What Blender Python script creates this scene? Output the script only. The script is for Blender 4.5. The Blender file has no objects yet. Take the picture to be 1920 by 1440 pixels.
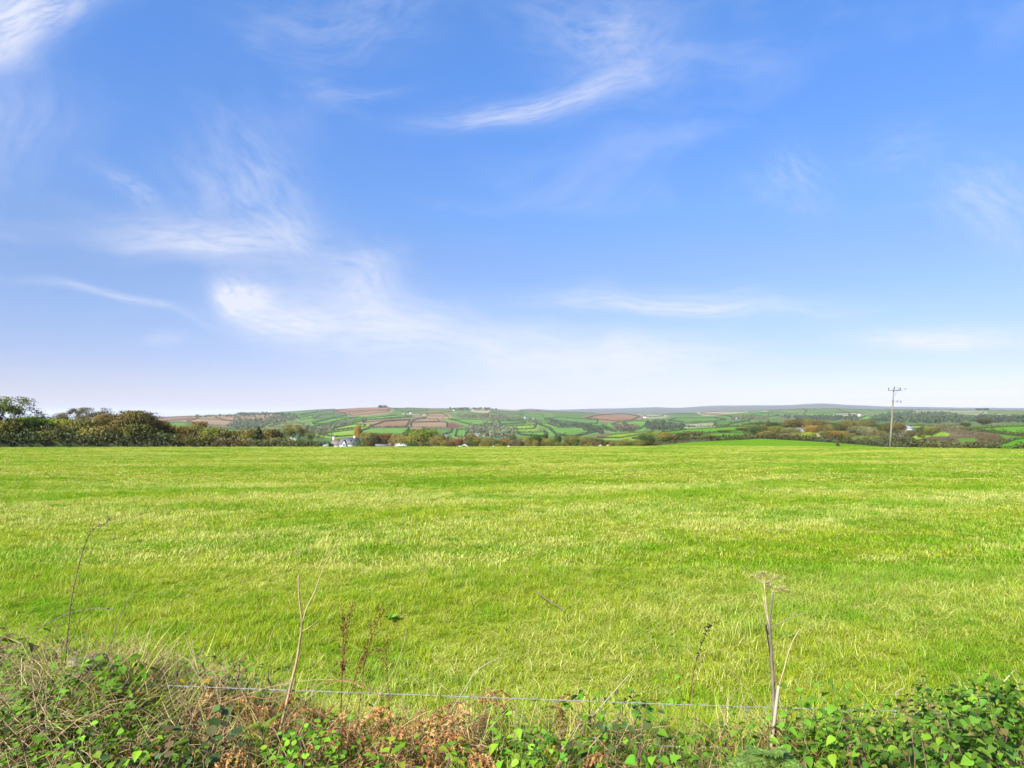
import bpy, bmesh, math, random
import numpy as np
from mathutils import Vector, Matrix, Quaternion

S = bpy.context.scene
COL = S.collection
rad = math.radians

# ------------------------------------------------------------------ camera
EYE = 2.5                    # metres above the field at the fence
F = 1280.0                   # focal length in photo pixels (24 mm equivalent)
HORIZON = 778.0
PITCH = math.atan((HORIZON - 720.0) / F)
cam_d = bpy.data.cameras.new("camera")
cam_d.lens = 24.0
cam_d.sensor_width = 36.0
cam_d.clip_start = 0.05
cam_d.clip_end = 60000.0
cam = bpy.data.objects.new("camera", cam_d)
COL.objects.link(cam)
cam.location = (0, 0, EYE)
cam.rotation_euler = (math.pi / 2 + PITCH, 0, 0)
S.camera = cam

# ------------------------------------------------------------------ exposure
EXPOSURE = 1.85
vs = S.view_settings
vs.view_transform = 'Standard'
vs.look = 'None'
vs.exposure = EXPOSURE
vs.gamma = 1.0
vs.use_curve_mapping = False

# ------------------------------------------------------------------ sun
SUN_AZ, SUN_EL = rad(-142), rad(40)
sunvec = Vector((math.sin(SUN_AZ) * math.cos(SUN_EL), math.cos(SUN_AZ) * math.cos(SUN_EL), math.sin(SUN_EL)))
sun_d = bpy.data.lights.new("sun", 'SUN')
sun_d.energy = 3.1
sun_d.angle = rad(6.0)
sun_d.color = (1.0, 0.95, 0.86)
sun = bpy.data.objects.new("sun", sun_d)
COL.objects.link(sun)
sun.rotation_euler = sunvec.to_track_quat('Z', 'Y').to_euler()
sun.location = (0, 0, 300)


def ray(px, py):
    """direction in the world through photo pixel px, py (1920 x 1440)"""
    x, y = (px - 960.0) / F, (720.0 - py) / F
    c, s = math.cos(PITCH), math.sin(PITCH)
    return Vector((x, c - y * s, s + y * c))


def P(px, py, D):
    """the point at forward distance D that lies behind photo pixel px, py"""
    d = ray(px, py)
    return Vector((0, 0, EYE)) + d * (D / d.y)


# ------------------------------------------------------------------ sky
world = bpy.data.worlds.new("World")
S.world = world
world.use_nodes = True
world.cycles.sampling_method = 'MANUAL'
world.cycles.sample_map_resolution = 512
NT = world.node_tree
NT.nodes.clear()


class G:
    """small helper to write node maths"""

    def __init__(self, nt):
        self.nt = nt

    def _in(self, sock, v):
        if isinstance(v, (int, float)):
            sock.default_value = v
        elif isinstance(v, (tuple, list)):
            sock.default_value = v
        else:
            self.nt.links.new(v, sock)

    def m(self, op, a, b=0.0, c=0.0, clamp=False):
        n = self.nt.nodes.new('ShaderNodeMath')
        n.operation = op
        n.use_clamp = clamp
        self._in(n.inputs[0], a)
        self._in(n.inputs[1], b)
        self._in(n.inputs[2], c)
        return n.outputs[0]

    def rng(self, v, a, b, c=0.0, d=1.0, smooth=True):
        n = self.nt.nodes.new('ShaderNodeMapRange')
        n.interpolation_type = 'SMOOTHSTEP' if smooth else 'LINEAR'
        n.clamp = True
        for k, q in zip((0, 1, 2, 3, 4), (v, a, b, c, d)):
            self._in(n.inputs[k], q)
        return n.outputs[0]

    def xyz(self, x, y, z=0.0):
        n = self.nt.nodes.new('ShaderNodeCombineXYZ')
        for k, q in enumerate((x, y, z)):
            self._in(n.inputs[k], q)
        return n.outputs[0]

    def noise(self, vec, scale=1.0, detail=4.0, rough=0.55, dist=0.0, color=False):
        n = self.nt.nodes.new('ShaderNodeTexNoise')
        n.noise_dimensions = '3D'
        if vec is not None:
            self.nt.links.new(vec, n.inputs['Vector'])
        n.inputs['Scale'].default_value = scale
        n.inputs['Detail'].default_value = detail
        n.inputs['Roughness'].default_value = rough
        n.inputs['Distortion'].default_value = dist
        return n.outputs['Color' if color else 'Fac']

    def mix(self, fac, a, b, mode='MIX'):
        n = self.nt.nodes.new('ShaderNodeMix')
        n.data_type = 'RGBA'
        n.blend_type = mode
        n.clamp_factor = True
        self._in(n.inputs[0], fac)
        self._in(n.inputs[6], a if not (isinstance(a, tuple) and len(a) == 3) else a + (1.0,))
        self._in(n.inputs[7], b if not (isinstance(b, tuple) and len(b) == 3) else b + (1.0,))
        return n.outputs[2]

    def node(self, t):
        return self.nt.nodes.new(t)

    def link(self, a, b):
        self.nt.links.new(a, b)


g = G(NT)
tc = g.node('ShaderNodeTexCoord')
sep = g.node('ShaderNodeSeparateXYZ')
g.link(tc.outputs['Generated'], sep.inputs[0])
AZ = g.m('ARCTAN2', sep.outputs[0], sep.outputs[1])
EL = g.m('ARCSINE', sep.outputs[2])


def azel(px, py):
    d = ray(px, py).normalized()
    return math.atan2(d.x, d.y), math.asin(d.z)


# slow warp so that no cloud edge is an exact ellipse
w1 = g.noise(g.xyz(g.m('MULTIPLY', AZ, 1.0), g.m('MULTIPLY', EL, 1.6), 3.1), 4.0, 2, 0.5, color=True)
ws = g.node('ShaderNodeSeparateColor')
g.link(w1, ws.inputs[0])
AZW = g.m('ADD', AZ, g.m('MULTIPLY', g.m('SUBTRACT', ws.outputs[0], 0.5), 0.13))
ELW = g.m('ADD', EL, g.m('MULTIPLY', g.m('SUBTRACT', ws.outputs[1], 0.5), 0.075))


def streak(p0, p1, width, strength, curve=0.0, fibre=(2.2, 1.6), lo=0.30, hi=0.72, kneg=1.0, spow=1.0, seed=0.0, shear=0.0):
    """one wisp of cirrus between two sky directions; width in photo pixels"""
    a0, e0 = azel(*p0)
    a1, e1 = azel(*p1)
    ca, ce = (a0 + a1) / 2, (e0 + e1) / 2
    L = math.hypot(a1 - a0, e1 - e0) / 2
    dx, dy = (a1 - a0) / (2 * L), (e1 - e0) / (2 * L)
    W = width / F
    ra, re = g.m('SUBTRACT', AZW, ca), g.m('SUBTRACT', ELW, ce)
    s = g.m('MULTIPLY', g.m('ADD', g.m('MULTIPLY', ra, dx), g.m('MULTIPLY', re, dy)), 1.0 / L)
    t = g.m('MULTIPLY', g.m('ADD', g.m('MULTIPLY', ra, -dy), g.m('MULTIPLY', re, dx)), 1.0 / W)
    if curve:
        t = g.m('ADD', t, g.m('MULTIPLY', g.m('MULTIPLY', s, s), curve))
    t2 = g.m('ADD', g.m('MULTIPLY', g.m('MINIMUM', t, 0.0), kneg), g.m('MAXIMUM', t, 0.0))
    q = g.m('ADD', g.m('MULTIPLY', g.m('POWER', g.m('ABSOLUTE', s), 2.0 * spow), 1.7), g.m('MULTIPLY', t2, t2))
    gauss = g.m('POWER', 2.718, g.m('MULTIPLY', q, -1.0))
    sh = g.m('ADD', s, g.m('MULTIPLY', t, shear))
    n = g.noise(g.xyz(g.m('MULTIPLY', sh, fibre[0] * 0.8), g.m('MULTIPLY', t, fibre[1] * 1.25), seed), 1.5, 5, 0.60, 0.15)
    fib = g.rng(n, lo - 0.16, hi + 0.08)
    return g.m('MULTIPLY', g.m('MULTIPLY', gauss, fib), strength)


CL = [
    # bright bank at the upper left
    streak((-160, 130), (235, -10), 42, 1.2, fibre=(2.5, 2.0), lo=0.22, hi=0.6, kneg=1.6, seed=1),
    streak((-60, 380), (30, 60), 90, 0.40, fibre=(1.0, 1.4), lo=0.2, hi=0.8, seed=2),
    streak((440, 50), (860, -30), 55, 0.28, fibre=(3, 1.6), lo=0.3, hi=0.75, seed=3),
    # long wisp right of the middle
    streak((780, 250), (1260, 115), 20, 0.72, curve=-0.5, fibre=(3.2, 1.2), lo=0.25, hi=0.7, seed=4),
    streak((1000, 190), (1300, 90), 50, 0.36, curve=-0.3, fibre=(3.0, 1.8), lo=0.3, hi=0.75, seed=5),
    streak((930, 60), (1340, 40), 40, 0.40, curve=-0.8, fibre=(3.0, 1.2), lo=0.35, hi=0.75, seed=6),
    streak((1080, 130), (1250, 30), 60, 0.30, fibre=(2.0, 1.5), lo=0.3, hi=0.8, seed=6.5),
    streak((600, 185), (780, 160), 14, 0.25, fibre=(2.0, 1.2), seed=7),
    # fan on the left
    streak((160, 300), (300, 420), 16, 0.35, curve=0.7, fibre=(3.0, 1.0), seed=8),
    streak((300, 240), (560, 440), 110, 0.50, fibre=(2.0, 2.0), lo=0.28, hi=0.8, seed=9, shear=0.5),
    streak((170, 478), (560, 455), 38, 0.85, curve=-0.35, fibre=(2.6, 1.6), lo=0.2, hi=0.66, kneg=1.8, seed=10),
    streak((470, 380), (560, 490), 45, 0.55, fibre=(1.6, 2.4), lo=0.25, hi=0.7, seed=11),
    streak((540, 470), (760, 590), 60, 0.60, curve=0.5, fibre=(2.2, 2.0), lo=0.25, hi=0.7, seed=12),
    # brightest puff and the sheet trailing from it
    streak((398, 550), (520, 578), 22, 1.8, curve=-0.5, fibre=(2.4, 1.8), lo=0.22, hi=0.62, seed=13, kneg=1.5),
    streak((430, 572), (640, 605), 28, 1.1, fibre=(2.6, 2.4), lo=0.25, hi=0.68, seed=13.4),
    streak((470, 560), (900, 640), 62, 0.95, curve=0.2, fibre=(2.8, 2.2), lo=0.22, hi=0.66, seed=14, shear=-0.4),
    streak((650, 600), (1250, 700), 60, 0.85, fibre=(2.6, 1.6), lo=0.2, hi=0.7, seed=15),
    streak((20, 510), (440, 600), 6, 0.50, curve=1.2, fibre=(3.0, 0.8), lo=0.2, hi=0.65, seed=16),
    streak((260, 633), (380, 626), 8, 0.40, fibre=(2, 1), seed=17),
    # right side
    streak((960, 545), (1620, 572), 24, 0.85, curve=0.2, fibre=(3.4, 1.3), lo=0.25, hi=0.7, kneg=1.5, seed=18),
    streak((1560, 642), (1960, 640), 22, 1.2, curve=-0.6, fibre=(3.0, 1.4), lo=0.2, hi=0.62, kneg=1.6, seed=19),
    streak((900, 680), (1500, 690), 52, 1.05, fibre=(3.0, 1.6), lo=0.2, hi=0.7, seed=20),
    streak((1100, 640), (1300, 700), 45, 0.75, fibre=(2.0, 1.6), lo=0.25, hi=0.7, seed=21),
    streak((1440, 260), (1570, 410), 45, 0.34, fibre=(2.0, 1.8), lo=0.35, hi=0.8, seed=22),
    streak((1600, 300), (1800, 270), 40, 0.26, fibre=(2.4, 1.6), lo=0.35, hi=0.8, seed=23),
    streak((1800, 290), (1960, 460), 50, 0.42, curve=0.4, fibre=(2.2, 1.8), lo=0.3, hi=0.75, seed=24),
]
# thin cirrus everywhere, so that the sky goes on outside the picture
wide = g.noise(g.xyz(g.m('MULTIPLY', AZW, 1.3), g.m('MULTIPLY', ELW, 3.4), 7.7), 2.2, 5, 0.58, 0.4)
dens = g.m('MULTIPLY', g.rng(wide, 0.50, 0.88), 0.34)
for c in CL:
    dens = g.m('SUBTRACT', 1.0, g.m('MULTIPLY', g.m('SUBTRACT', 1.0, dens), g.m('SUBTRACT', 1.0, g.m('MINIMUM', c, 0.97))))

SKYK = 0.10
sky = g.node('ShaderNodeTexSky')
sky.sky_type = 'NISHITA'
sky.sun_disc = False
sky.sun_elevation = SUN_EL
sky.sun_rotation = SUN_AZ
sky.altitude = 60.0
sky.air_density = 1.0
sky.dust_density = 0.6
sky.ozone_density = 2.0
k = 2.0 ** (-EXPOSURE) / SKYK
# the moist air of the day: how the clear sky is filtered from the horizon upwards, the same all round
ramp = g.node('ShaderNodeValToRGB')
cr = ramp.color_ramp
cr.interpolation = 'B_SPLINE'
TINT = [(0.0, (0.51, 0.505, 0.76)), (0.06, (0.405, 0.382, 0.565)), (0.13, (0.40, 0.43, 0.58)), (0.21, (0.42, 0.46, 0.60)),
        (0.287, (0.40, 0.53, 0.73)), (0.423, (0.38, 0.60, 0.92)), (0.54, (0.41, 0.68, 1.0)), (1.2, (0.41, 0.68, 1.0))]
for i, (e_, c_) in enumerate(TINT):
    el_ = cr.elements[i] if i < 2 else cr.elements.new(0.5)
    el_.position = e_ / 1.2
    el_.color = tuple(x_ * 0.758 for x_ in c_) + (1.0,)
g.link(g.m('DIVIDE', g.m('MAXIMUM', EL, 0.0), 1.2), ramp.inputs[0])
base = g.mix(1.0, sky.outputs[0], ramp.outputs[0], 'MULTIPLY')
full = g.mix(g.m('MULTIPLY', dens, 0.86), base, (0.90 * k, 0.92 * k, 1.02 * k))
bg = g.node('ShaderNodeBackground')
g.link(full, bg.inputs[0])
bg.inputs[1].default_value = SKYK
out = g.node('ShaderNodeOutputWorld')
g.link(bg.outputs[0], out.inputs[0])


# ================================================================== materials
MATS = {}


def new_mat(name):
    m = bpy.data.materials.new(name)
    m.use_nodes = True
    m.node_tree.nodes.clear()
    return m, G(m.node_tree)


def attr(gm, name):
    n = gm.node('ShaderNodeAttribute')
    n.attribute_name = name
    return n


def finish(gm, col, rough=0.8, trans=0.0, spec=0.2, bump=None, tcol=None):
    p = gm.node('ShaderNodeBsdfPrincipled')
    gm._in(p.inputs['Base Color'], col if not (isinstance(col, tuple) and len(col) == 3) else col + (1,))
    p.inputs['Roughness'].default_value = rough
    p.inputs['Specular IOR Level'].default_value = spec
    if bump is not None:
        b = gm.node('ShaderNodeBump')
        b.inputs['Strength'].default_value = bump[1]
        b.inputs['Distance'].default_value = bump[2]
        gm.link(bump[0], b.inputs['Height'])
        gm.link(b.outputs[0], p.inputs['Normal'])
    o = gm.node('ShaderNodeOutputMaterial')
    if trans > 0:
        t = gm.node('ShaderNodeBsdfTranslucent')
        c2 = tcol if tcol is not None else col
        gm._in(t.inputs[0], c2 if not (isinstance(c2, tuple) and len(c2) == 3) else c2 + (1,))
        mx = gm.node('ShaderNodeMixShader')
        mx.inputs[0].default_value = trans
        gm.link(p.outputs[0], mx.inputs[1])
        gm.link(t.outputs[0], mx.inputs[2])
        gm.link(mx.outputs[0], o.inputs[0])
    else:
        gm.link(p.outputs[0], o.inputs[0])


def hsv(gm, col, h=0.5, s=1.0, v=1.0):
    n = gm.node('ShaderNodeHueSaturation')
    gm._in(n.inputs['Hue'], h)
    gm._in(n.inputs['Saturation'], s)
    gm._in(n.inputs['Value'], v)
    gm._in(n.inputs['Color'], col)
    return n.outputs[0]


def geo_pos(gm):
    return gm.node('ShaderNodeNewGeometry').outputs['Position']


def objcol(gm):
    return gm.node('ShaderNodeObjectInfo').outputs['Color']


GRASS_G = (0.105, 0.165, 0.008)
GRASS_Y = (0.185, 0.205, 0.022)
GRASS_S = (0.330, 0.300, 0.120)


def sward(gm):
    """where the grass of the field is lush, yellowing or straw (same map for soil sheet and blades)"""
    p = geo_pos(gm)
    mp = gm.node('ShaderNodeMapping')
    gm.link(p, mp.inputs[0])
    mp.inputs['Scale'].default_value = (1.0, 1.0, 0.0)
    v = mp.outputs[0]
    mp2 = gm.node('ShaderNodeMapping')
    gm.link(v, mp2.inputs[0])
    mp2.inputs['Scale'].default_value = (0.45, 1.0, 1.0)
    big = gm.noise(mp2.outputs[0], 0.16, 5, 0.6, 0.4)
    mid = gm.noise(v, 0.9, 4, 0.6)
    f = gm.m('ADD', gm.m('MULTIPLY', big, 0.62), gm.m('MULTIPLY', mid, 0.38))
    return f, v


# soil sheet of the field
m, q = new_mat('field_turf')
f, v = sward(q)
fine = q.noise(v, 9.0, 3, 0.6)
c = q.mix(q.rng(f, 0.40, 0.60), GRASS_G, GRASS_Y)
c = q.mix(q.m('MULTIPLY', q.rng(q.m('ADD', f, q.m('MULTIPLY', q.m('SUBTRACT', fine, 0.5), 0.25)), 0.52, 0.70), 0.65), c, GRASS_S)
c = hsv(q, c, 0.5, 1.0, q.rng(fine, 0.2, 0.8, 0.6, 1.15))
finish(q, c, 1.0, spec=0.0, bump=(fine, 0.5, 0.05))
MATS['turf'] = m

# far enclosed fields: the colour is the object's own
m, q = new_mat('enclosed_field')
p = geo_pos(q)
n1 = q.noise(p, 0.012, 4, 0.6)
n2 = q.noise(p, 0.11, 3, 0.6)
c = hsv(q, objcol(q), 0.5, 1.0, q.m('ADD', q.rng(n1, 0.25, 0.75, 0.84, 1.2), q.rng(n2, 0.2, 0.8, -0.10, 0.10)))
finish(q, c, 0.95, spec=0.0)
MATS['patch'] = m

m, q = new_mat('rough_hillside')
p = geo_pos(q)
n1 = q.noise(p, 0.006, 5, 0.6)
n2 = q.noise(p, 0.05, 4, 0.6)
mp = q.node('ShaderNodeMapping')
q.link(p, mp.inputs[0])
mp.inputs['Scale'].default_value = (1.0, 0.7, 0.0)
vo = q.node('ShaderNodeTexVoronoi')
vo.inputs['Scale'].default_value = 0.0065
q.link(mp.outputs[0], vo.inputs['Vector'])
sv = q.node('ShaderNodeSeparateColor')
q.link(vo.outputs['Color'], sv.inputs[0])
c = q.mix(q.rng(sv.outputs[0], 0.2, 0.8), (0.064, 0.128, 0.030), (0.105, 0.145, 0.038))      # unploughed fields of different green
c = q.mix(q.m('GREATER_THAN', sv.outputs[1], 0.80), c, (0.120, 0.110, 0.050))
c = q.mix(q.m('MULTIPLY', q.rng(n2, 0.46, 0.7), 0.6), c, (0.050, 0.058, 0.026))
finish(q, c, 0.95, spec=0.0)
MATS['hill'] = m

m, q = new_mat('moorland')
p = geo_pos(q)
n1 = q.noise(p, 0.0012, 5, 0.6)
c = q.mix(q.rng(n1, 0.35, 0.65), (0.042, 0.062, 0.034), (0.078, 0.078, 0.048))
finish(q, c, 0.95, spec=0.0)
MATS['moor'] = m

m, q = new_mat('bank_soil')
p = geo_pos(q)
n1 = q.noise(p, 3.0, 5, 0.6)
n2 = q.noise(p, 22.0, 4, 0.6)
c = q.mix(q.rng(n1, 0.4, 0.65), (0.035, 0.026, 0.016), (0.050, 0.062, 0.016))
c = hsv(q, c, 0.5, 1.0, q.rng(n2, 0.2, 0.8, 0.6, 1.4))
finish(q, c, 0.95, bump=(n2, 0.8, 0.03))
MATS['soil'] = m


# leaves of trees, hedges and shrubs: colour of the object, varied leaf by leaf ('tone') and clump by clump
def leaf_mat(name, clump, trans=0.3, rough=0.6, spec=0.25, hue=0.03, t0=0.55, t1=1.30, crown=0.0):
    m, q = new_mat(name)
    t = attr(q, 'tone').outputs['Fac']
    cl = q.noise(geo_pos(q), clump, 3, 0.6)
    oi = q.node('ShaderNodeObjectInfo').outputs['Random']
    c = hsv(q, objcol(q), q.m('ADD', 0.5, q.m('MULTIPLY', q.m('SUBTRACT', cl, 0.5), hue * 2)), 1.0,
            q.m('ADD', q.m('ADD', q.rng(t, 0, 1, t0, t1, False), q.rng(cl, 0.3, 0.7, -0.14, 0.14)), q.rng(oi, 0, 1, -0.12, 0.12, False)))
    nrm = None
    if crown:                                           # shading normals bent away from the crown centre, shaping its shade as a rounded whole
        tc_ = q.node('ShaderNodeTexCoord').outputs['Object']
        off = q.node('ShaderNodeVectorMath')
        off.operation = 'SUBTRACT'
        q.link(tc_, off.inputs[0])
        off.inputs[1].default_value = (0, 0, 0.42)
        tr_ = q.node('ShaderNodeVectorTransform')
        tr_.vector_type = 'NORMAL'
        tr_.convert_from, tr_.convert_to = 'OBJECT', 'WORLD'
        q.link(off.outputs[0], tr_.inputs[0])
        nn = q.node('ShaderNodeVectorMath')
        nn.operation = 'NORMALIZE'
        q.link(tr_.outputs[0], nn.inputs[0])
        sc_ = q.node('ShaderNodeVectorMath')
        sc_.operation = 'SCALE'
        q.link(nn.outputs[0], sc_.inputs[0])
        sc_.inputs['Scale'].default_value = crown
        ad = q.node('ShaderNodeVectorMath')
        ad.operation = 'ADD'
        q.link(sc_.outputs[0], ad.inputs[0])
        q.link(q.node('ShaderNodeNewGeometry').outputs['Normal'], ad.inputs[1])
        n2 = q.node('ShaderNodeVectorMath')
        n2.operation = 'NORMALIZE'
        q.link(ad.outputs[0], n2.inputs[0])
        nrm = n2.outputs[0]
    finish(q, c, rough, trans, spec, tcol=hsv(q, c, 0.49, 1.1, 1.25))
    if nrm is not None:
        for nd in m.node_tree.nodes:
            if nd.type in ('BSDF_PRINCIPLED', 'BSDF_TRANSLUCENT'):
                q.link(nrm, nd.inputs['Normal'])
    return m


MATS['foliage'] = leaf_mat('tree_foliage', 0.35, 0.22, hue=0.05, t0=0.72, t1=1.2)
MATS['crown'] = leaf_mat('crown_foliage', 0.30, 0.18, hue=0.06, t0=0.78, t1=1.2, crown=1.3, spec=0.08, rough=0.8)
MATS['leaf'] = leaf_mat('plant_leaf', 6.0, 0.36, 0.65, 0.12, hue=0.03)
MATS['deadleaf'] = leaf_mat('withered_leaf', 5.0, 0.2, 0.8, 0.1, hue=0.02)
MATS['far_foliage'] = leaf_mat('far_foliage', 0.05, 0.1, 0.8, 0.06, hue=0.04, t0=0.75, t1=1.2)


def plain(name, col, rough=0.8, scale=20.0, var=0.25, spec=0.2, stretch=(1, 1, 1), bump=0.0):
    m, q = new_mat(name)
    p = q.node('ShaderNodeTexCoord').outputs['Object']
    mp = q.node('ShaderNodeMapping')
    q.link(p, mp.inputs[0])
    mp.inputs['Scale'].default_value = stretch
    n = q.noise(mp.outputs[0], scale, 5, 0.6)
    rn = q.node('ShaderNodeRGB')
    rn.outputs[0].default_value = col + (1,)
    c = hsv(q, rn.outputs[0], 0.5, 1.0, q.rng(n, 0.25, 0.75, 1 - var, 1 + var))
    finish(q, c, rough, spec=spec, bump=(n, bump, 0.01) if bump else None)
    MATS[name] = m
    return m


plain('bark', (0.085, 0.070, 0.052), 0.9, 6.0, 0.35, bump=0.6)
plain('pole_wood', (0.190, 0.174, 0.118), 0.85, 3.0, 0.25, stretch=(6, 6, 0.5))
plain('grey_metal', (0.16, 0.17, 0.18), 0.5, 4.0, 0.2, spec=0.5)
plain('insulator', (0.10, 0.055, 0.04), 0.3, 4.0, 0.1, spec=0.5)
plain('galvanised', (0.23, 0.225, 0.21), 0.6, 60.0, 0.35, spec=0.6)
plain('grey_timber', (0.17, 0.135, 0.105), 0.9, 12.0, 0.4, stretch=(6, 6, 0.6), bump=0.8)
plain('pale_timber', (0.27, 0.245, 0.150), 0.85, 10.0, 0.35, stretch=(6, 6, 0.8), bump=0.6)
plain('white_render', (0.60, 0.60, 0.58), 0.9, 0.6, 0.08)
plain('cream_render', (0.62, 0.57, 0.42), 0.9, 0.6, 0.08)
plain('slate', (0.125, 0.125, 0.125), 0.7, 1.2, 0.25)
plain('brown_slate', (0.17, 0.135, 0.12), 0.8, 1.2, 0.25)
plain('pale_slate', (0.14, 0.14, 0.135), 0.8, 1.2, 0.2)
plain('grey_roof', (0.27, 0.275, 0.28), 0.8, 1.2, 0.15)
plain('pink_roof', (0.32, 0.24, 0.22), 0.8, 1.2, 0.2)
plain('brick', (0.36, 0.20, 0.13), 0.9, 2.0, 0.2)
plain('tan_straw', (0.34, 0.25, 0.13), 0.9, 1.5, 0.2)
plain('window_glass', (0.03, 0.035, 0.045), 0.15, 1.0, 0.1, spec=0.5)
plain('white_cover', (0.62, 0.62, 0.60), 0.6, 2.0, 0.06)
plain('opening_shade', (0.03, 0.028, 0.026), 0.9, 1.0, 0.1)  # near-black colour that carries the shade inside openings
plain('dead_stalk', (0.330, 0.235, 0.120), 0.85, 14.0, 0.35, stretch=(4, 4, 1))
plain('grey_stalk', (0.165, 0.135, 0.098), 0.85, 14.0, 0.4, stretch=(4, 4, 1))
plain('straw_stalk', (0.390, 0.315, 0.150), 0.8, 14.0, 0.25, stretch=(4, 4, 1))
plain('white_stalk', (0.360, 0.315, 0.215), 0.8, 14.0, 0.2)
plain('dock_brown', (0.130, 0.045, 0.022), 0.85, 30.0, 0.4)
plain('rust_stalk', (0.230, 0.115, 0.052), 0.85, 14.0, 0.3)
plain('purple_cane', (0.145, 0.090, 0.065), 0.7, 16.0, 0.35)
plain('dark_seed', (0.030, 0.024, 0.020), 0.9, 30.0, 0.3)
plain('green_stalk', (0.110, 0.160, 0.040), 0.7, 14.0, 0.25)
plain('bird_feather', (0.03, 0.03, 0.035), 0.8, 10.0, 0.2)


# ================================================================== object helpers
def link(o, parent=None):
    COL.objects.link(o)
    if parent is not None:
        o.parent = parent
    return o


def tag(o, label=None, cat=None, group=None, kind=None):
    if label:
        o['label'] = label
    if cat:
        o['category'] = cat
    if group:
        o['group'] = group
    if kind:
        o['kind'] = kind
    return o


def empty(name, loc, label, cat, group=None):
    o = bpy.data.objects.new(name, None)
    o.empty_display_size = 0.1
    o.location = loc
    link(o)
    return tag(o, label, cat, group)


class MB:
    """collects faces of ONE mesh, each with a tone"""

    def __init__(self):
        self.v, self.f, self.t = [], [], []
        self.nv = 0

    def add(self, verts, faces, tone=0.5):
        verts = np.asarray(verts, float)
        self.v.append(verts)
        n = self.nv
        for fc in faces:
            self.f.append([i + n for i in fc])
            self.t.append(tone)
        self.nv += len(verts)

    def quads(self, verts, tones, k=4):
        """verts (N*k, 3): N separate faces of k corners"""
        n = len(verts) // k
        base = self.nv
        self.v.append(np.asarray(verts, float))
        idx = (np.arange(n * k).reshape(n, k) + base).tolist()
        self.f.extend(idx)
        self.t.extend(list(tones))
        self.nv += n * k

    def tube(self, pts, radii, sides=6, tone=0.5, cap=True):
        pts = [Vector(p) for p in pts]
        n = len(pts)
        rings = []
        up = None
        for i, p in enumerate(pts):
            d = (pts[min(i + 1, n - 1)] - pts[max(i - 1, 0)])
            if d.length < 1e-9:
                d = Vector((0, 0, 1))
            d.normalize()
            if up is None:
                up = d.orthogonal().normalized()
            up = (up - d * up.dot(d))
            up = up.normalized() if up.length > 1e-6 else d.orthogonal().normalized()
            w = d.cross(up)
            r = radii[i] if hasattr(radii, '__len__') else radii
            for k in range(sides):
                a = 2 * math.pi * k / sides
                rings.append(p + (up * math.cos(a) + w * math.sin(a)) * r)
        faces = []
        for i in range(n - 1):
            for k in range(sides):
                a, b = i * sides + k, i * sides + (k + 1) % sides
                faces.append((a, b, b + sides, a + sides))
        if cap:
            faces.append(tuple(range(sides - 1, -1, -1)))
            faces.append(tuple((n - 1) * sides + k for k in range(sides)))
        self.add([tuple(r) for r in rings], faces, tone)

    def box(self, c, s, rz=0.0, tone=0.5, taper=1.0):
        hx, hy, hz = s[0] / 2, s[1] / 2, s[2] / 2
        co, si = math.cos(rz), math.sin(rz)
        vs_ = []
        for z in (-hz, hz):
            k = taper if z > 0 else 1.0
            for x, y in ((-hx, -hy), (hx, -hy), (hx, hy), (-hx, hy)):
                x, y = x * k, y * k
                vs_.append((c[0] + x * co - y * si, c[1] + x * si + y * co, c[2] + z))
        self.add(vs_, [(3, 2, 1, 0), (4, 5, 6, 7), (0, 1, 5, 4), (1, 2, 6, 5), (2, 3, 7, 6), (3, 0, 4, 7)], tone)

    def mesh(self, name, mat, smooth=False):
        me = bpy.data.meshes.new(name)
        V_ = np.concatenate(self.v) if self.v else np.zeros((0, 3))
        nf = len(self.f)
        me.vertices.add(len(V_))
        me.vertices.foreach_set('co', V_.ravel())
        ls = np.array([len(f_) for f_ in self.f], np.int32)
        me.loops.add(int(ls.sum()))
        me.loops.foreach_set('vertex_index', np.fromiter((i for f_ in self.f for i in f_), np.int32, int(ls.sum())))
        me.polygons.add(nf)
        me.polygons.foreach_set('loop_start', np.concatenate(([0], np.cumsum(ls)[:-1])).astype(np.int32) if nf else [])
        me.polygons.foreach_set('loop_total', ls)
        if smooth:
            me.polygons.foreach_set('use_smooth', np.ones(nf, bool))
        me.update(calc_edges=True)
        a = me.attributes.new('tone', 'FLOAT', 'FACE')
        a.data.foreach_set('value', np.asarray(self.t, np.float32))
        me.materials.append(MATS[mat] if isinstance(mat, str) else mat)
        return me

    def build(self, name, mat, parent=None, loc=None, smooth=False):
        o = bpy.data.objects.new(name, self.mesh(name, mat, smooth))
        if loc is not None:
            o.location = loc
        return link(o, parent)


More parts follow.
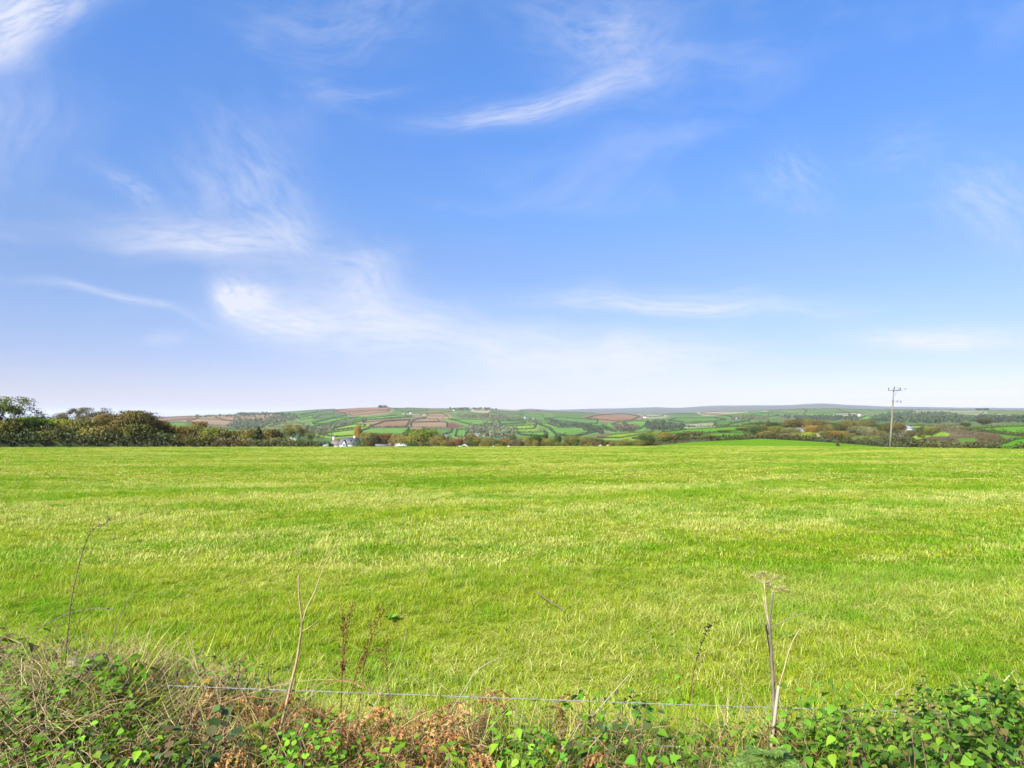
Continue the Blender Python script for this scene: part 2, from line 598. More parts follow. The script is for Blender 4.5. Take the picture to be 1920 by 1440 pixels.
# ================================================================== the land
# Each line: distance from the viewpoint, and the slope (as photo row) at which the ground lies there, by bearing (as photo column)
LAY = [
    (108, {0: 839.5, 500: 838.5, 960: 838, 1240: 837, 1500: 838.5, 1700: 840, 1920: 843}),
    (128, {0: 845, 960: 844, 1180: 841, 1240: 836.5, 1300: 834, 1430: 831, 1530: 834.5, 1600: 837.5, 1700: 842, 1780: 846, 1920: 845}),
    (160, {0: 852, 900: 851, 1150: 845, 1235: 835.5, 1300: 831, 1430: 826, 1530: 831, 1600: 835.5, 1700: 841.5, 1760: 847, 1850: 847, 1920: 846}),
    (200, {0: 856, 900: 856, 1150: 847, 1240: 834.5, 1300: 828.5, 1430: 822.5, 1530: 828, 1600: 833.0, 1700: 841, 1780: 847, 1850: 842, 1920: 839}),
    (260, {0: 857, 900: 858, 1150: 850, 1240: 836, 1300: 832, 1430: 828, 1600: 837, 1700: 842, 1850: 834, 1920: 830}),
    (340, {0: 854, 600: 849, 900: 852, 1100: 848, 1240: 833, 1300: 830, 1430: 824, 1600: 832, 1700: 834, 1850: 824, 1920: 820}),
    (480, {0: 850, 600: 844, 1000: 845, 1100: 838, 1240: 822, 1300: 817, 1440: 811, 1600: 819, 1700: 817, 1800: 812, 1920: 808}),
    (700, {0: 846, 600: 838, 1000: 840, 1100: 826.5, 1110: 824, 1120: 821, 1136: 817, 1156: 813.3, 1190: 810.8, 1224: 808.8, 1240: 808.3, 1300: 804, 1340: 801.3, 1440: 793, 1520: 795, 1600: 799, 1700: 799, 1800: 797.5, 1920: 795}),
    (900, {0: 840, 270: 835, 600: 828, 900: 832, 1000: 831, 1110: 827, 1240: 813, 1340: 805, 1440: 797, 1600: 801, 1700: 801, 1920: 797}),
    (1200, {0: 825, 270: 822, 440: 818, 600: 815, 700: 813, 900: 817, 1000: 814, 1150: 815, 1240: 808, 1340: 801, 1440: 794.5, 1700: 798, 1920: 795}),
    (1700, {0: 805, 270: 802, 440: 799, 600: 795, 720: 790, 900: 794, 1000: 796, 1150: 795, 1240: 792, 1400: 787, 1600: 789, 1920: 788}),
    (2300, {0: 792, 270: 790, 440: 785, 600: 778, 720: 774, 900: 778, 1000: 781, 1150: 781, 1240: 784, 1400: 780, 1920: 780}),
    (3000, {0: 788, 270: 784, 330: 781, 400: 777.5, 500: 774.5, 560: 770.5, 600: 767.5, 700: 764, 730: 763.5, 800: 765.5, 900: 766, 960: 768.5, 1020: 769.5,
            1080: 772, 1130: 775, 1240: 776, 1310: 772.5, 1400: 771, 1500: 766.5, 1560: 766, 1640: 768.5, 1750: 768.5, 1920: 769.5}),
    (3600, {0: 794, 500: 782, 720: 772, 1020: 777, 1240: 782, 1500: 775, 1920: 776}),
    (6500, {0: 794, 500: 786, 720: 777, 1020: 777, 1240: 776, 1500: 772, 1920: 774}),
    (9000, {0: 792, 900: 782, 955: 771, 975: 766.5, 990: 764.3, 1010: 765.5, 1040: 767.5, 1070: 766.5, 1110: 764.8, 1150: 764.5, 1200: 762.5, 1230: 761.7,
            1270: 763.3, 1310: 760.5, 1350: 758.8, 1400: 758.2, 1480: 757.5, 1510: 755.5, 1540: 754.2, 1570: 755.5, 1590: 757, 1640: 759.5, 1700: 761,
            1800: 763, 1920: 763.5}),
    (14000, {0: 790, 900: 783, 1920: 779}),
    (30000, {0: 781, 1920: 781}),
]
PXG = np.arange(0, 1921, 4.0)
RG = np.concatenate([np.geomspace(1.0, 108, 60)[:-1], np.geomspace(108, 3600, 420)[:-1], np.geomspace(3600, 30000, 90)])


def slope_tab(px, py):
    y = (720.0 - py) / F
    c_, s_ = math.cos(PITCH), math.sin(PITCH)
    x = (px - 960.0) / F
    return (s_ + y * c_) / np.hypot(x, c_ - y * s_)


lay_r = np.array([l[0] for l in LAY], float)
lay_z = np.array([r_ * slope_tab(PXG, np.interp(PXG, sorted(d), [d[k_] for k_ in sorted(d)])) for r_, d in LAY]) + EYE   # (layer, px)
lay_r = np.concatenate(([0.0], lay_r))
lay_z = np.vstack((np.zeros(len(PXG)), lay_z))
ZT = np.empty((len(PXG), len(RG)))
for i in range(len(PXG)):
    z = np.interp(RG, lay_r, lay_z[:, i])
    far = RG > 112
    zs = z.copy()
    kern = np.array([1, 2, 3, 4, 5, 4, 3, 2, 1.0])
    kern /= kern.sum()
    pad = np.concatenate((np.full(4, z[0]), z, np.full(4, z[-1])))
    sm = np.convolve(pad, kern, 'valid')
    keep = np.clip((RG - 104) / 8, 0, 1)
    ZT[i] = z * (1 - keep) + sm * keep
for _ in range(2):                                   # soften across bearings as well (not the field's own edge)
    Z2 = ZT.copy()
    Z2[1:-1] = (ZT[:-2] + 2 * ZT[1:-1] + ZT[2:]) / 4
    ZT = Z2
LRG = np.log(RG)


def wav(x, y, s, seed):
    """cheap smooth relief"""
    return (np.sin(x / s + seed) * np.cos(y / s * 1.13 - seed * 1.7) + 0.5 * np.sin(x / s * 2.3 - y / s * 1.9 + seed * 3.1)) / 1.5


def bank_h(x, y):
    a = 0.76 + 0.20 * np.clip((-x - 0.7) / 1.5, 0, 1) - 0.14 * np.exp(-((x - 0.75) / 0.5) ** 2) + 0.04 * np.sin(x * 2.1 + 0.6) + 0.03 * np.sin(x * 5.3) + 0.02 * np.sin(y * 6 + x * 3)
    t = np.clip((5.0 + 0.5 * np.clip((-x - 0.9) / 1.4, 0, 1) - y + 0.12 * np.sin(x * 3.0)) / 1.45, 0, 1)
    u = np.clip((y - 2.1) / 1.3, 0, 1)
    b = np.clip((y + 1.5) / 2.0, 0, 1) * (0.45 + 0.55 * u * u * (3 - 2 * u))
    return a * t * t * (3 - 2 * t) * b


def land(x, y):
    """height of the ground (arrays or numbers)"""
    x, y = np.asarray(x, float), np.asarray(y, float)
    r_ = np.hypot(x, y)
    az = np.arctan2(x, y)
    px = 960 + F * np.tan(np.clip(az, -1.2, 1.2))
    fi = np.clip(px, 0, 1920) / 4.0
    back = np.clip((np.abs(az) - 1.7) / 1.3, 0, 1)
    back = back * back * (3 - 2 * back)
    fi = fi * (1 - back) + 240.0 * back
    i0 = np.clip(fi.astype(int), 0, len(PXG) - 2)
    fx = fi - i0
    lr = np.log(np.maximum(r_, 1.0))
    j0 = np.clip(np.searchsorted(LRG, lr) - 1, 0, len(RG) - 2)
    fr = np.clip((np.maximum(r_, 1.0) - RG[j0]) / (RG[j0 + 1] - RG[j0]), 0, 1)
    z = (ZT[i0, j0] * (1 - fx) + ZT[i0 + 1, j0] * fx) * (1 - fr) + (ZT[i0, j0 + 1] * (1 - fx) + ZT[i0 + 1, j0 + 1] * fx) * fr
    z = z + np.where(r_ < 112, 0.03 * wav(x, y, 1.7, 1.0) * np.clip((112 - r_) / 30, 0, 1) + 0.05 * wav(x, y, 7.0, 2.0) * np.clip((100 - r_) / 30, 0, 1), 0)
    return z + bank_h(x, y) * (r_ < 8)


def lz(x, y):
    return float(land(x, y))


def hit(px, py, rmin, rmax):
    """where the sight line through a photo pixel first meets the land between two distances"""
    fi = min(max(px / 4.0, 0), len(PXG) - 1.001)
    i0 = int(fi)
    prof = ZT[i0] * (1 - (fi - i0)) + ZT[i0 + 1] * (fi - i0)
    sl = (prof - EYE) / RG
    s_ = float(slope_tab(np.float64(px), np.float64(py)))
    ok = np.where((RG >= rmin) & (RG <= rmax))[0]
    up = [j for j in ok if sl[j] >= s_]
    if up:
        j = up[0]
        if j > ok[0]:
            a, b = sl[j - 1], sl[j]
            r_ = RG[j - 1] + (RG[j] - RG[j - 1]) * min(max((s_ - a) / (b - a + 1e-12), 0), 1)
        else:
            r_ = RG[j]
    else:
        r_ = RG[ok[np.argmax(sl[ok])]]
    az = math.atan((px - 960) / F)
    return r_ * math.sin(az), r_ * math.cos(az)


def grid_faces(nr, nc):
    a = np.arange((nr - 1) * (nc - 1))
    i, j = a // (nc - 1), a % (nc - 1)
    v0 = i * nc + j
    return np.stack((v0, v0 + 1, v0 + nc + 1, v0 + nc), 1)


def mesh_from(name, V_, Fq, mat, kind='structure', label=None, color=None, smooth=True):
    used, inv = np.unique(Fq.ravel(), return_inverse=True)
    me = bpy.data.meshes.new(name)
    me.vertices.add(len(used))
    me.vertices.foreach_set('co', V_[used].ravel())
    n = len(Fq)
    me.loops.add(n * 4)
    me.loops.foreach_set('vertex_index', inv.astype(np.int32))
    me.polygons.add(n)
    me.polygons.foreach_set('loop_start', np.arange(0, 4 * n, 4, dtype=np.int32))
    me.polygons.foreach_set('loop_total', np.full(n, 4, np.int32))
    if smooth:
        me.polygons.foreach_set('use_smooth', np.ones(n, bool))
    me.update(calc_edges=True)
    me.materials.append(MATS[mat])
    o = bpy.data.objects.new(name, me)
    link(o)
    tag(o, label, None, None, kind)
    if color:
        o.color = tuple(color) + (1.0,)
    return o


def azimuths(step_px):
    inner = np.arctan((np.arange(-460, 2381, step_px) - 960.0) / F)
    nl = np.linspace(-math.pi, inner[0], 40)[:-1]
    nr_ = np.linspace(inner[-1], math.pi, 40)[1:]
    return np.concatenate((nl, inner, nr_))


# --- near ground: bank and field
az_n = azimuths(20)
rn = np.concatenate((np.array([0.02, 0.5, 1.0, 1.5, 2.0]), np.arange(2.3, 6.0, 0.1), np.geomspace(6.0, 112.0, 95)))
A, R_ = np.meshgrid(az_n, rn)
X, Y = R_ * np.sin(A), R_ * np.cos(A)
VN = np.stack((X, Y, land(X, Y)), -1).reshape(-1, 3)
FN = grid_faces(len(rn), len(az_n))
cn = VN[FN].mean(1)
onbank = bank_h(cn[:, 0], cn[:, 1]) > 0.06
mesh_from('hedge_bank', VN, FN[onbank], 'soil', label='dark earth hedge bank under the tangled plants in the foreground')
mesh_from('pasture', VN, FN[~onbank], 'turf', label='wide grazed green pasture filling the middle of the view')
# --- the land beyond
az_f = azimuths(3)
rf = np.concatenate((np.array([111.5]), np.geomspace(112.5, 720, 190), np.geomspace(724, 3100, 210), np.geomspace(3150, 3600, 10)))
A, R_ = np.meshgrid(az_f, rf)
X, Y = R_ * np.sin(A), R_ * np.cos(A)
Z = land(X, Y)
Z[0] -= 0.25
VF = np.stack((X, Y, Z), -1).reshape(-1, 3)
FF = grid_faces(len(rf), len(az_f))
cf = VF[FF].mean(1)
cr_ = np.hypot(cf[:, 0], cf[:, 1])


def to_px(x, y, z):
    """photo pixel of a world point (used only to look up which enclosed field a piece of land belongs to)"""
    dz = z - EYE
    c_, s_ = math.cos(PITCH), math.sin(PITCH)
    fwd = y * c_ + dz * s_
    up = -y * s_ + dz * c_
    return 960 + F * x / fwd, 720 - F * up / fwd


front = cf[:, 1] > 20
cpx = np.full(len(cf), -1e6)
cpy = np.full(len(cf), -1e6)
cpx[front], cpy[front] = to_px(cf[front, 0], cf[front, 1], cf[front, 2])
owner = np.full(len(cf), -1)


# ------------------------------------------------------------------ enclosed fields and their hedgerows
PLOUGH = (0.185, 0.108, 0.056)
PLOUGH2 = (0.215, 0.142, 0.080)
REDSOIL = (0.120, 0.052, 0.042)
GRN = (0.072, 0.150, 0.028)
GRN2 = (0.092, 0.185, 0.028)
LIME = (0.150, 0.230, 0.024)
BRIGHT = (0.075, 0.190, 0.016)
OLIVE = (0.125, 0.135, 0.042)
DULL = (0.075, 0.115, 0.036)
TAN = (0.290, 0.230, 0.140)
PALE = (0.200, 0.215, 0.110)
HEATH = (0.105, 0.086, 0.044)
REGION = {1: (0, 720, .25, .25), 2: (440, 740, .1875, .1875), 3: (760, 740, .1875, .1875), 4: (1080, 740, .1875, .1875),
          5: (1400, 710, .1875, .1875), 6: (1640, 720, .14583, .14583)}
FAR = (800, 3050)
NEAR = (205, 790)
FIELDS = [  # view, colour, name, label, corners, distance range, hedge height (0 = none)
    (1, PLOUGH, 'ploughed_field', 'long brown ploughed strip just under the skyline at the left end of the far hill', [(1090, 265), (1300, 250), (1470, 245), (1490, 258), (1160, 282)], FAR, 3),
    (1, PLOUGH2, 'ploughed_field', 'pinkish brown ploughed field right of the dark domed tree, below the left skyline', [(1400, 280), (1490, 262), (1620, 268), (1830, 290), (1700, 318), (1540, 305)], FAR, 3),
    (1, PLOUGH2, 'ploughed_field', 'faded brown field at upper left of the far hill with small trees on its lower edge', [(1610, 252), (1920, 246), (1920, 275), (1800, 280), (1700, 272)], FAR, 3),
    (1, GRN, 'grass_field', 'green field sloping down right behind the russet trees at left', [(1220, 288), (1400, 292), (1560, 318), (1840, 350), (1845, 375), (1600, 345), (1250, 318)], FAR, 3),
    (2, PLOUGH2, 'ploughed_field', 'pale brown field on the left shoulder of the far hill below its dark wood', [(0, 228), (320, 215), (480, 222), (420, 240), (220, 245), (200, 258), (0, 264)], FAR, 3),
    (2, OLIVE, 'rough_field', 'olive yellow field low on the left side of the far hill', [(340, 320), (450, 295), (620, 285), (700, 295), (680, 310), (400, 327)], FAR, 3),
    (2, GRN, 'grass_field', 'narrow green field right under the skyline left of the mast', [(400, 184), (640, 168), (830, 158), (830, 172), (640, 195), (440, 192)], FAR, 3),
    (2, DULL, 'grass_field', 'grey green field below the skyline between green strip and brown hilltop field', [(650, 207), (860, 172), (1000, 152), (995, 185), (780, 207)], FAR, 3),
    (2, GRN2, 'grass_field', 'small bright green field beside the hanging wood on the far hill', [(640, 236), (780, 210), (785, 236), (660, 252)], FAR, 3),
    (2, BRIGHT, 'grass_field', 'vivid green curved field in the middle of the far hill', [(780, 285), (950, 246), (1120, 231), (1250, 228), (1100, 252), (960, 282), (800, 299)], FAR, 4),
    (2, OLIVE, 'rough_field', 'dull olive field above the little wood behind the farmhouse', [(730, 340), (800, 320), (980, 287), (1000, 302), (900, 335)], FAR, 4),
    (2, PLOUGH, 'ploughed_field', 'brown ploughed field on the hilltop left of the mast', [(1010, 168), (1100, 146), (1430, 125), (1560, 131), (1540, 150), (1300, 160), (1060, 182)], FAR, 3),
    (2, PLOUGH2, 'ploughed_field', 'second brown field below the hilltop, one hedge down from the mast', [(1130, 197), (1330, 170), (1560, 155), (1530, 172), (1320, 196), (1170, 210)], FAR, 3),
    (2, DULL, 'rough_field', 'dull green field left of the two brown hilltop fields', [(790, 237), (860, 210), (1100, 188), (1120, 207), (960, 236), (820, 242)], FAR, 3),
    (2, GRN2, 'grass_field', 'long light green strip running up under the brown hilltop fields', [(1130, 272), (1320, 235), (1620, 207), (1780, 215), (1700, 226), (1330, 250), (1180, 287)], FAR, 4),
    (2, PLOUGH2, 'ploughed_field', 'thin pinkish brown wedge between light green strip and big brown field', [(1280, 281), (1320, 258), (1700, 233), (1920, 228), (1880, 245), (1480, 263)], FAR, 4),
    (2, PLOUGH, 'ploughed_field', 'big brown ploughed field in the middle of the hillside above the bright pasture', [(1345, 326), (1500, 271), (1750, 252), (1735, 300), (1720, 319)], FAR, 4),
    (2, LIME, 'grass_field', 'yellow green field above the farmhouse crossed by a hedge', [(975, 362), (1000, 336), (1200, 298), (1310, 304), (1300, 322), (1100, 346)], FAR, 4),
    (2, LIME, 'grass_field', 'lowest yellow green field directly above the white farmhouse', [(850, 402), (1000, 376), (1230, 350), (1262, 360), (1250, 405), (1000, 425)], FAR, 4),
    (2, GRN2, 'grass_field', 'broad bright green pasture right of the farmhouse with the brown field above', [(1268, 412), (1272, 366), (1350, 336), (1740, 331), (1750, 352), (1680, 405), (1500, 424)], FAR, 4),
    (2, DULL, 'grass_field', 'grey green field on the hilltop just right of the mast', [(1590, 142), (1920, 133), (1920, 165), (1700, 172)], FAR, 3),
    (3, OLIVE, 'grass_field', 'olive strip below the skyline in the centre of the far hill', [(30, 168), (300, 158), (480, 172), (300, 183), (30, 186)], FAR, 3),
    (3, PALE, 'rough_field', 'pale little field on the upper slope with brown fields around it', [(0, 192), (170, 196), (150, 210), (0, 212)], FAR, 3),
    (3, PLOUGH2, 'ploughed_field', 'small pink brown field high on the slope in the centre', [(210, 196), (360, 189), (430, 219), (230, 213)], FAR, 3),
    (3, PLOUGH2, 'ploughed_field', 'flat pale brown field shaped like a lens in the centre of the hillside', [(60, 270), (130, 242), (320, 246), (345, 269)], FAR, 3),
    (3, PLOUGH2, 'ploughed_field', 'light brown rectangular field beside a darker red one', [(60, 326), (60, 280), (340, 273), (418, 281), (418, 331)], FAR, 4),
    (3, REDSOIL, 'ploughed_field', 'dark red freshly ploughed wedge next to the light brown rectangle', [(422, 331), (422, 281), (470, 286), (580, 319), (500, 336)], FAR, 0),
    (3, GRN2, 'grass_field', 'green field in the centre of the hill above the valley wood', [(430, 246), (700, 251), (880, 266), (860, 291), (740, 312), (640, 300), (520, 266)], FAR, 4),
    (3, GRN, 'grass_field', 'green field below the light brown rectangle', [(180, 341), (470, 347), (460, 377), (370, 412), (280, 412)], FAR, 4),
    (3, GRN2, 'grass_field', 'small green field tucked left of the valley wood', [(520, 352), (620, 347), (600, 430), (500, 422), (510, 392)], FAR, 4),
    (3, LIME, 'grass_field', 'yellowish green field right of the valley wood', [(930, 322), (1310, 306), (1290, 341), (1100, 351), (960, 346)], FAR, 5),
    (3, GRN2, 'grass_field', 'low green field under the yellowish one at the right of the valley wood', [(1120, 382), (1380, 376), (1420, 405), (1380, 432), (1150, 407)], FAR, 5),
    (3, GRN, 'grass_field', 'small green field with a hedge above the yellowish one', [(930, 267), (1180, 266), (1200, 285), (950, 301)], FAR, 5),
    (3, GRN2, 'grass_field', 'large bent green field on the right shoulder of the central hill', [(1300, 287), (1420, 292), (1540, 331), (1780, 328), (1900, 376), (1780, 402), (1660, 432), (1500, 402), (1440, 342)], FAR, 5),
    (3, GRN, 'grass_field', 'narrow green field high on the right half of the central hill', [(1130, 202), (1370, 200), (1380, 226), (1230, 226)], FAR, 3),
    (3, GRN, 'grass_field', 'long green field left below the big oval brown field', [(1400, 242), (1540, 227), (1920, 256), (1920, 291), (1800, 296), (1560, 266)], FAR, 4),
    (3, TAN, 'stubble_field', 'tiny tan field near the top of the central hill beside dark trees', [(690, 157), (820, 150), (800, 166)], FAR, 3),
    (3, TAN, 'stubble_field', 'thin tan strip under the skyline right of the centre', [(900, 152), (1150, 157), (1100, 166)], FAR, 0),
    (3, DULL, 'grass_field', 'blue green field high on the central hill right of the dark trees', [(870, 176), (1160, 166), (1180, 191), (900, 191)], FAR, 3),
    (4, PLOUGH, 'ploughed_field', 'big oval brown ploughed field right of the middle of the view', [(90, 236), (230, 207), (460, 193), (640, 219), (560, 256), (400, 266)], FAR, 4),
    (4, GRN2, 'grass_field', 'rounded green field below the oval brown one', [(350, 302), (420, 281), (600, 263), (720, 271), (700, 301), (640, 347), (540, 332)], FAR, 4),
    (4, GRN2, 'grass_field', 'small green field between two dark woods left of the rounded one', [(170, 322), (260, 321), (400, 376), (280, 352)], FAR, 5),
    (4, GRN, 'grass_field', 'wide flat green field right of the oval brown one', [(920, 262), (1000, 236), (1380, 233), (1500, 251), (1400, 266), (1080, 281)], FAR, 4),
    (4, PALE, 'stubble_field', 'pale striped field right of the middle', [(1050, 302), (1240, 286), (1390, 281), (1380, 316), (1190, 326), (1060, 321)], FAR, 4),
    (4, GRN, 'grass_field', 'bluish green field right of the pale striped one', [(1395, 281), (1740, 263), (1560, 291), (1500, 316), (1400, 316)], FAR, 4),
    (4, PALE, 'rough_field', 'pale green field below the skyline right of the oval brown one', [(650, 202), (800, 201), (880, 216), (740, 226)], FAR, 3),
    (4, TAN, 'stubble_field', 'pinkish tan stubble strip on the skyline ridge under the blue moor', [(1240, 181), (1440, 171), (1700, 160), (1680, 171), (1300, 195)], FAR, 3),
    (4, GRN, 'grass_field', 'green field on the ridge right of the tan stubble', [(1470, 211), (1700, 187), (1920, 177), (1920, 216), (1740, 216), (1500, 216)], FAR, 3),
    (4, LIME, 'grass_field', 'bright yellow green tongue of a field running up to the right', [(210, 436), (400, 396), (770, 371), (730, 386), (430, 436)], NEAR, 1.6),
    (4, LIME, 'grass_field', 'second yellow green sliver under the bright tongue', [(560, 441), (720, 406), (745, 421), (660, 456)], NEAR, 1.4),
    (4, BRIGHT, 'grass_field', 'long vivid green field on the near ridge right of the middle', [(850, 402), (870, 376), (1100, 351), (1500, 326), (1830, 319), (1780, 346), (1600, 366), (1260, 386), (1070, 386)], NEAR, 2.0),
    (4, BRIGHT, 'grass_field', 'lower vivid green field behind the hedge of the near pasture', [(1080, 431), (1090, 411), (1260, 396), (1440, 386), (1700, 386), (1780, 406), (1520, 431), (1250, 431)], NEAR, 1.5),
    (4, LIME, 'grass_field', 'yellow green strip at the top of the near ridge', [(1660, 293), (1920, 276), (1920, 297), (1700, 300)], (400, 900), 2.5),
    (5, GRN, 'grass_field', 'green strip on the ridge below the middle of the blue moor', [(40, 361), (200, 346), (320, 366), (220, 386)], FAR, 3),
    (5, TAN, 'stubble_field', 'small tan field under the highest part of the blue moor', [(90, 321), (220, 316), (200, 331)], FAR, 0),
    (5, GRN2, 'grass_field', 'light green strip on the distant ridge left of the pole', [(470, 381), (560, 361), (740, 346), (860, 361), (820, 371), (520, 386)], FAR, 3),
    (5, TAN, 'stubble_field', 'pale tan field on the distant ridge left of the pole', [(880, 371), (1060, 361), (1100, 381), (900, 386)], FAR, 4),
    (5, GRN2, 'grass_field', 'green field left of the dark wood behind the pole', [(1080, 421), (1190, 376), (1320, 381), (1250, 411), (1120, 431)], FAR, 4),
    (5, GRN, 'grass_field', 'thin green strip under the moor just left of the pole', [(1210, 312), (1430, 316), (1430, 328), (1230, 326)], FAR, 3),
    (5, PALE, 'grass_field', 'pale green field right of the pole on the distant ridge', [(1660, 331), (1920, 336), (1920, 356), (1650, 351)], FAR, 3),
    (5, LIME, 'grass_field', 'yellow green strip behind the wooded hollow at its left', [(0, 442), (400, 441), (380, 461), (60, 461)], (350, 1100), 2.0),
    (5, BRIGHT, 'grass_field', 'small vivid green field left of the wooded hollow', [(0, 482), (100, 481), (60, 521), (0, 521)], NEAR, 1.5),
    (5, LIME, 'grass_field', 'yellow green strip seen above the trees left of the pole', [(1260, 437), (1440, 441), (1440, 457), (1260, 457)], (350, 1100), 2.0),
    (5, BRIGHT, 'grass_field', 'green glade showing between the trees of the wooded hollow', [(830, 500), (980, 508), (930, 537), (850, 527)], (240, 700), 1.5),
    (6, GRN, 'grass_field', 'green strip on the distant ridge right behind the pole', [(250, 340), (480, 347), (460, 371), (240, 368)], FAR, 3),
    (6, PALE, 'grass_field', 'pale green field above the long dark wood at right', [(500, 352), (860, 352), (820, 386), (520, 381)], FAR, 3),
    (6, PALE, 'grass_field', 'thin pale strip on the distant ridge at far right', [(860, 362), (1400, 367), (1380, 381), (880, 379)], FAR, 3),
    (6, GRN2, 'grass_field', 'bright green field notched into the dark wood at right', [(980, 397), (1420, 421), (1250, 446), (1130, 431)], FAR, 4),
    (6, TAN, 'stubble_field', 'tan stubble field above the dark wood at the right edge', [(1440, 427), (1580, 407), (1760, 431), (1640, 451)], FAR, 4),
    (6, LIME, 'grass_field', 'yellow green strip behind the white house at right', [(400, 531), (1100, 521), (1100, 541), (640, 547)], (350, 1100), 2.0),
    (6, BRIGHT, 'grass_field', 'large vivid green field at the right edge above the bracken', [(1110, 592), (1600, 557), (1960, 546), (1960, 681), (1720, 657), (1430, 622)], NEAR, 2.0),
    (6, LIME, 'grass_field', 'curved yellow green clearing in the rough ground right of the pole', [(420, 722), (520, 667), (880, 612), (970, 641), (940, 671), (640, 691), (520, 722)], NEAR, 0),
    (6, HEATH, 'rough_ground', 'dark brown oval of dead bracken inside the clearing', [(540, 711), (620, 691), (880, 681), (1040, 721), (1000, 746), (640, 736)], NEAR, 0),
    (6, GRN2, 'grass_field', 'small green patch right of the dark bracken oval', [(1060, 706), (1290, 696), (1310, 731), (1180, 771), (1090, 741)], NEAR, 0),
    (6, OLIVE, 'rough_ground', 'olive rough grass below the dark bracken oval', [(520, 745), (640, 738), (1000, 748), (1090, 775), (900, 815), (560, 815)], NEAR, 0),
    (6, BRIGHT, 'grass_field', 'green field corner at the right edge below the bracken hedge', [(1400, 832), (1620, 777), (1800, 717), (1960, 700), (1960, 860), (1400, 850)], (130, 790), 1.2),
    (6, HEATH, 'rough_ground', 'brown bracken and heather slope right of the pole', [(240, 600), (1100, 545), (1600, 650), (1700, 715), (1400, 830), (300, 830)], (205, 640), 0),
]


def inside(px, py, poly):
    c = np.zeros(len(px), bool)
    n = len(poly)
    for i in range(n):
        x0, y0 = poly[i]
        x1, y1 = poly[(i + 1) % n]
        cond = (y0 > py) != (y1 > py)
        if y0 != y1:
            c ^= cond & (px < (x1 - x0) * (py - y0) / (y1 - y0) + x0)
    return c


# which slopes face the viewpoint (a field does not run on behind its ridge)
polys = []
for k_, (rg_, col_, nm_, lb_, pts_, dr_, hh_) in enumerate(FIELDS):
    ox, oy, sx, sy = REGION[rg_]
    pp = [(ox + x * sx, oy + y * sy) for x, y in pts_]
    polys.append(pp)
    xs, ys = [p_[0] for p_ in pp], [p_[1] for p_ in pp]
    cand = np.where((cpx > min(xs)) & (cpx < max(xs)) & (cpy > min(ys)) & (cpy < max(ys)) & (cr_ > dr_[0]) & (cr_ < dr_[1]) & (owner < 0))[0]
    if len(cand):
        owner[cand[inside(cpx[cand], cpy[cand], pp)]] = k_
# neighbouring fields share one hedge: the ground left over close to a field belongs to it
free = np.where((owner < 0) & (cpx > -60) & (cpx < 1980) & (cr_ > 205) & (cr_ < 3050))[0]
best = np.full(len(free), 3.2)
who = np.full(len(free), -1)
for k_, f_ in enumerate(FIELDS):
    pp, dr_ = polys[k_], f_[5]
    if f_[6] == 0:
        continue
    fx_, fy_ = cpx[free], cpy[free]
    xs, ys = [p_[0] for p_ in pp], [p_[1] for p_ in pp]
    near_ = np.where((fx_ > min(xs) - 9) & (fx_ < max(xs) + 9) & (fy_ > min(ys) - 4) & (fy_ < max(ys) + 4) & (cr_[free] > dr_[0]) & (cr_[free] < dr_[1]))[0]
    for (x0, y0), (x1, y1) in zip(pp, pp[1:] + pp[:1]):
        qx, qy = fx_[near_] / 2.2, fy_[near_]
        ax, bx = x0 / 2.2, x1 / 2.2
        dx, dy = bx - ax, y1 - y0
        tt = np.clip(((qx - ax) * dx + (qy - y0) * dy) / (dx * dx + dy * dy + 1e-9), 0, 1)
        dd = np.hypot(qx - ax - tt * dx, qy - y0 - tt * dy)
        up_ = dd < best[near_]
        best[near_[up_]] = dd[up_]
        who[near_[up_]] = k_
owner[free] = who
rise = (cpx > 1225) & (cpx < 1705) & (cr_ < 204)
owner[rise & (owner < 0)] = 900
owner[(cr_ < 122) & (owner < 0)] = 901
for k_, (rg_, col_, nm_, lb_, pts_, dr_, hh_) in enumerate(FIELDS):
    sel = owner == k_
    if sel.any():
        mesh_from(nm_, VF, FF[sel], 'patch', label=lb_, color=col_)
mesh_from('pasture', VF, FF[owner == 900], 'patch', label='greener swell of the pasture rising beyond the brow at right', color=(0.105, 0.205, 0.014))
mesh_from('pasture', VF, FF[owner == 901], 'turf', label='far edge of the pasture where it drops out of sight')
mesh_from('hillside', VF, FF[owner == -1], 'hill', label='green and brown hillsides of the valley between the fields')
# --- the moor on the horizon
az_m = azimuths(8)
rm = np.concatenate((np.geomspace(3590, 9400, 70), np.geomspace(9700, 30000, 14)))
A, R_ = np.meshgrid(az_m, rm)
X, Y = R_ * np.sin(A), R_ * np.cos(A)
Z = land(X, Y)
Z += np.where((R_ > 8000) & (R_ < 12000), 3.0 * wav(X, Y, 260.0, 1.3) + 2.0 * wav(X, Y, 90.0, 4.0), 0)
Z[0] -= 3
mesh_from('moor', np.stack((X, Y, Z), -1).reshape(-1, 3), grid_faces(len(rm), len(az_m)), 'moor', label='blue grey moorland ridge along the horizon')

# ------------------------------------------------------------------ hedges: leaf clumps round a dark core, added to stop light leaking through
NPR = np.random.default_rng(11)


